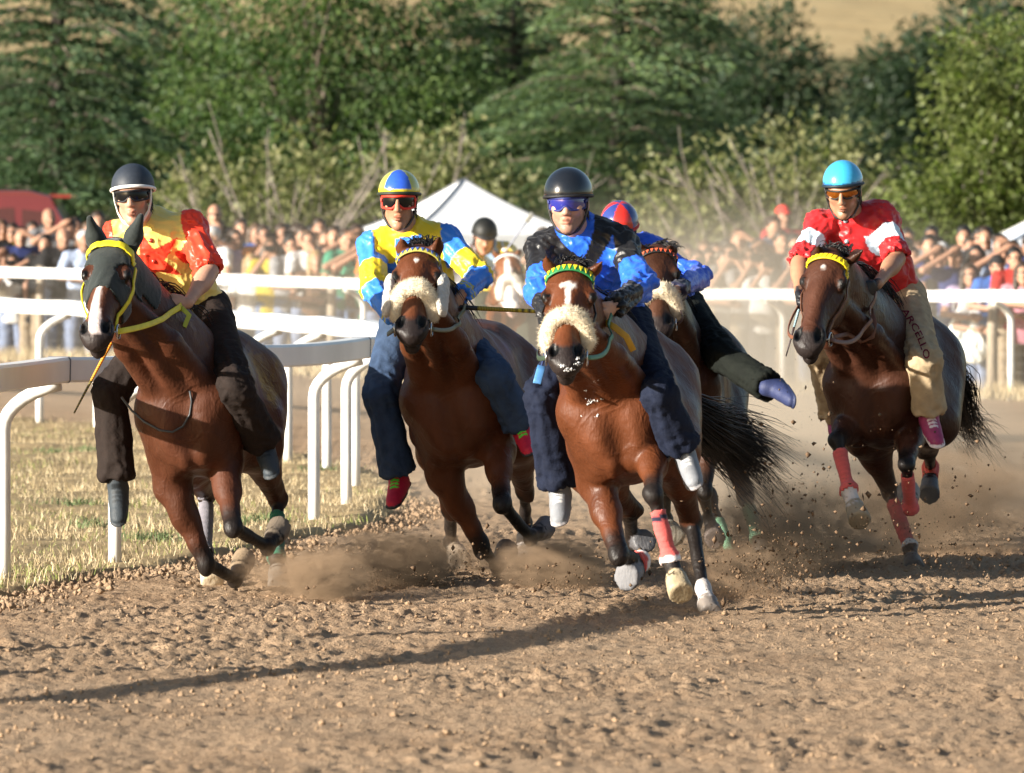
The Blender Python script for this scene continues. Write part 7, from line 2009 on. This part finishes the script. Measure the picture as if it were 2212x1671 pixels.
if 'dust' not in SKIP:
    TAN = (.92, .80, .64); BRN = (.66, .45, .285)
    plume = dust_material('dust_plume', .085, TAN, 1.7, .28, .25, seed=2.0)
    dust('dust_cloud', (1.35, 53, .25), (3.0, 16, 1.95), plume, 'pale dust hanging over the track behind the riders')
    dust('dust_cloud', (2.0, 62, .7), (3.4, 9, 1.6), dust_material('dust_far', .075, TAN, 1.5, .25, .2, seed=5.0), 'dust drifting up in front of the crowd at the centre')
    dust('dust_cloud', (-2.0, 64, .6), (4.0, 9, 1.6), dust_material('dust_left', .05, TAN, 1.5, .28, .2, seed=9.0), 'thin dust before the crowd beyond the inner rail')
    dust('dust_cloud', (1.6, 42.5, .1), (3.0, 6.0, .95), dust_material('dust_mid', .26, (.88, .72, .54), 2.6, .30, .15, seed=3.0), 'low dust swirling among the horses\' hind legs')
    k = 0
    for px, py, rx, ry, rz, de, th, lab in ((655, 1285, .38, .5, .17, 9, .40, 'puff under the hooded horse'), (705, 1295, .24, .35, .16, 40, .42, 'dense clod burst behind the hooded horse'), (820, 1272, .40, .5, .22, 9, .38, 'puff right of the hooded horse'), (900, 1268, .28, .4, .18, 38, .42, 'dense clod burst before the second horse'),
                                           (1000, 1232, .40, .5, .14, 4, .40, 'puff under the second horse'), (1200, 1270, .36, .5, .18, 30, .42, 'clod burst between the two central horses'), (1110, 1245, .45, .5, .15, 4, .40, 'puff right of the second horse'), (1440, 1235, .5, .6, .25, 3, .40, 'dust round the bandaged forelegs'),
                                           (1650, 1248, .42, .6, .36, 13, .42, 'clod spray behind the grounded hoof'), (1740, 1225, .40, .6, .34, 10, .42, 'clod spray right of the central horse'), (1600, 1290, .30, .45, .18, 14, .44, 'burst at the white sock'), (2060, 1185, .75, 1.2, .46, 4.5, .38, 'brown dust right of the red rider\'s horse'), (1880, 1215, .5, .8, .3, 3.5, .38, 'dust under the red rider\'s horse')):
        k += 1
        c = gp(px, py); rad = (rx, ry, rz)
        dust('dust_puff', (c[0], c[1], rz * .55), rad, dust_material('dust_puff_%d' % k, de, BRN, 4.2, th, .1, seed=k * 3.3, warp=.6), 'dust %s' % lab if not lab.startswith('dust') and 'burst' not in lab and 'spray' not in lab else lab)
    r = np.random.default_rng(77); P_, R_ = [], []
    for px, py, sx, sy, n, y0 in ((1680, 1150, 110, 90, 420, 31.0), (1640, 1240, 60, 40, 420, 31.2), (1750, 1040, 90, 110, 110, 32), (2060, 1150, 90, 90, 260, 33.5), (1900, 1130, 120, 90, 160, 33), (2060, 960, 90, 90, 40, 34), (1200, 1250, 70, 22, 160, 32), (900, 1262, 60, 25, 260, 32.4), (720, 1285, 60, 25, 260, 32.2), (1020, 1215, 70, 40, 160, 33), (1340, 1230, 60, 40, 120, 30.5), (1500, 1150, 60, 90, 80, 33), (1720, 870, 60, 70, 25, 34), (1050, 1130, 100, 60, 60, 34)):
        for _ in range(n):
            Y = y0 + r.normal(0, .5); q = at(px + r.normal(0, sx), py + r.normal(0, sy), Y)
            if q[2] > .01: P_.append(q); R_.append(.0022 + .012 * r.random() ** 6)
    for px, py, sx, sy, n, y0 in ((705, 1298, 42, 16, 1300, 32.3), (665, 1280, 50, 22, 500, 32.3), (890, 1272, 48, 20, 1300, 32.6), (830, 1262, 60, 24, 500, 32.6), (1210, 1276, 50, 14, 900, 32.0), (1640, 1262, 60, 32, 1500, 31.0), (1720, 1225, 60, 40, 900, 31.4), (2060, 1195, 90, 45, 900, 33.6), (1010, 1230, 70, 30, 500, 33)):
        for _ in range(n):
            Y = y0 + r.normal(0, .35); q = at(px + r.normal(0, sx), py + r.normal(0, sy), Y)
            if q[2] > .005: P_.append(q); R_.append(.0012 + .004 * r.random() ** 3)
    mat('flying_soil', (.16, .105, .065), rough=1, spec=.1, var=.5, vscale=40)
    lumps('flying_clods', np.array(P_), np.array(R_), MATS['flying_soil'], seed=6, label='crumbs of soil thrown up in the air by the hooves', cat='soil')
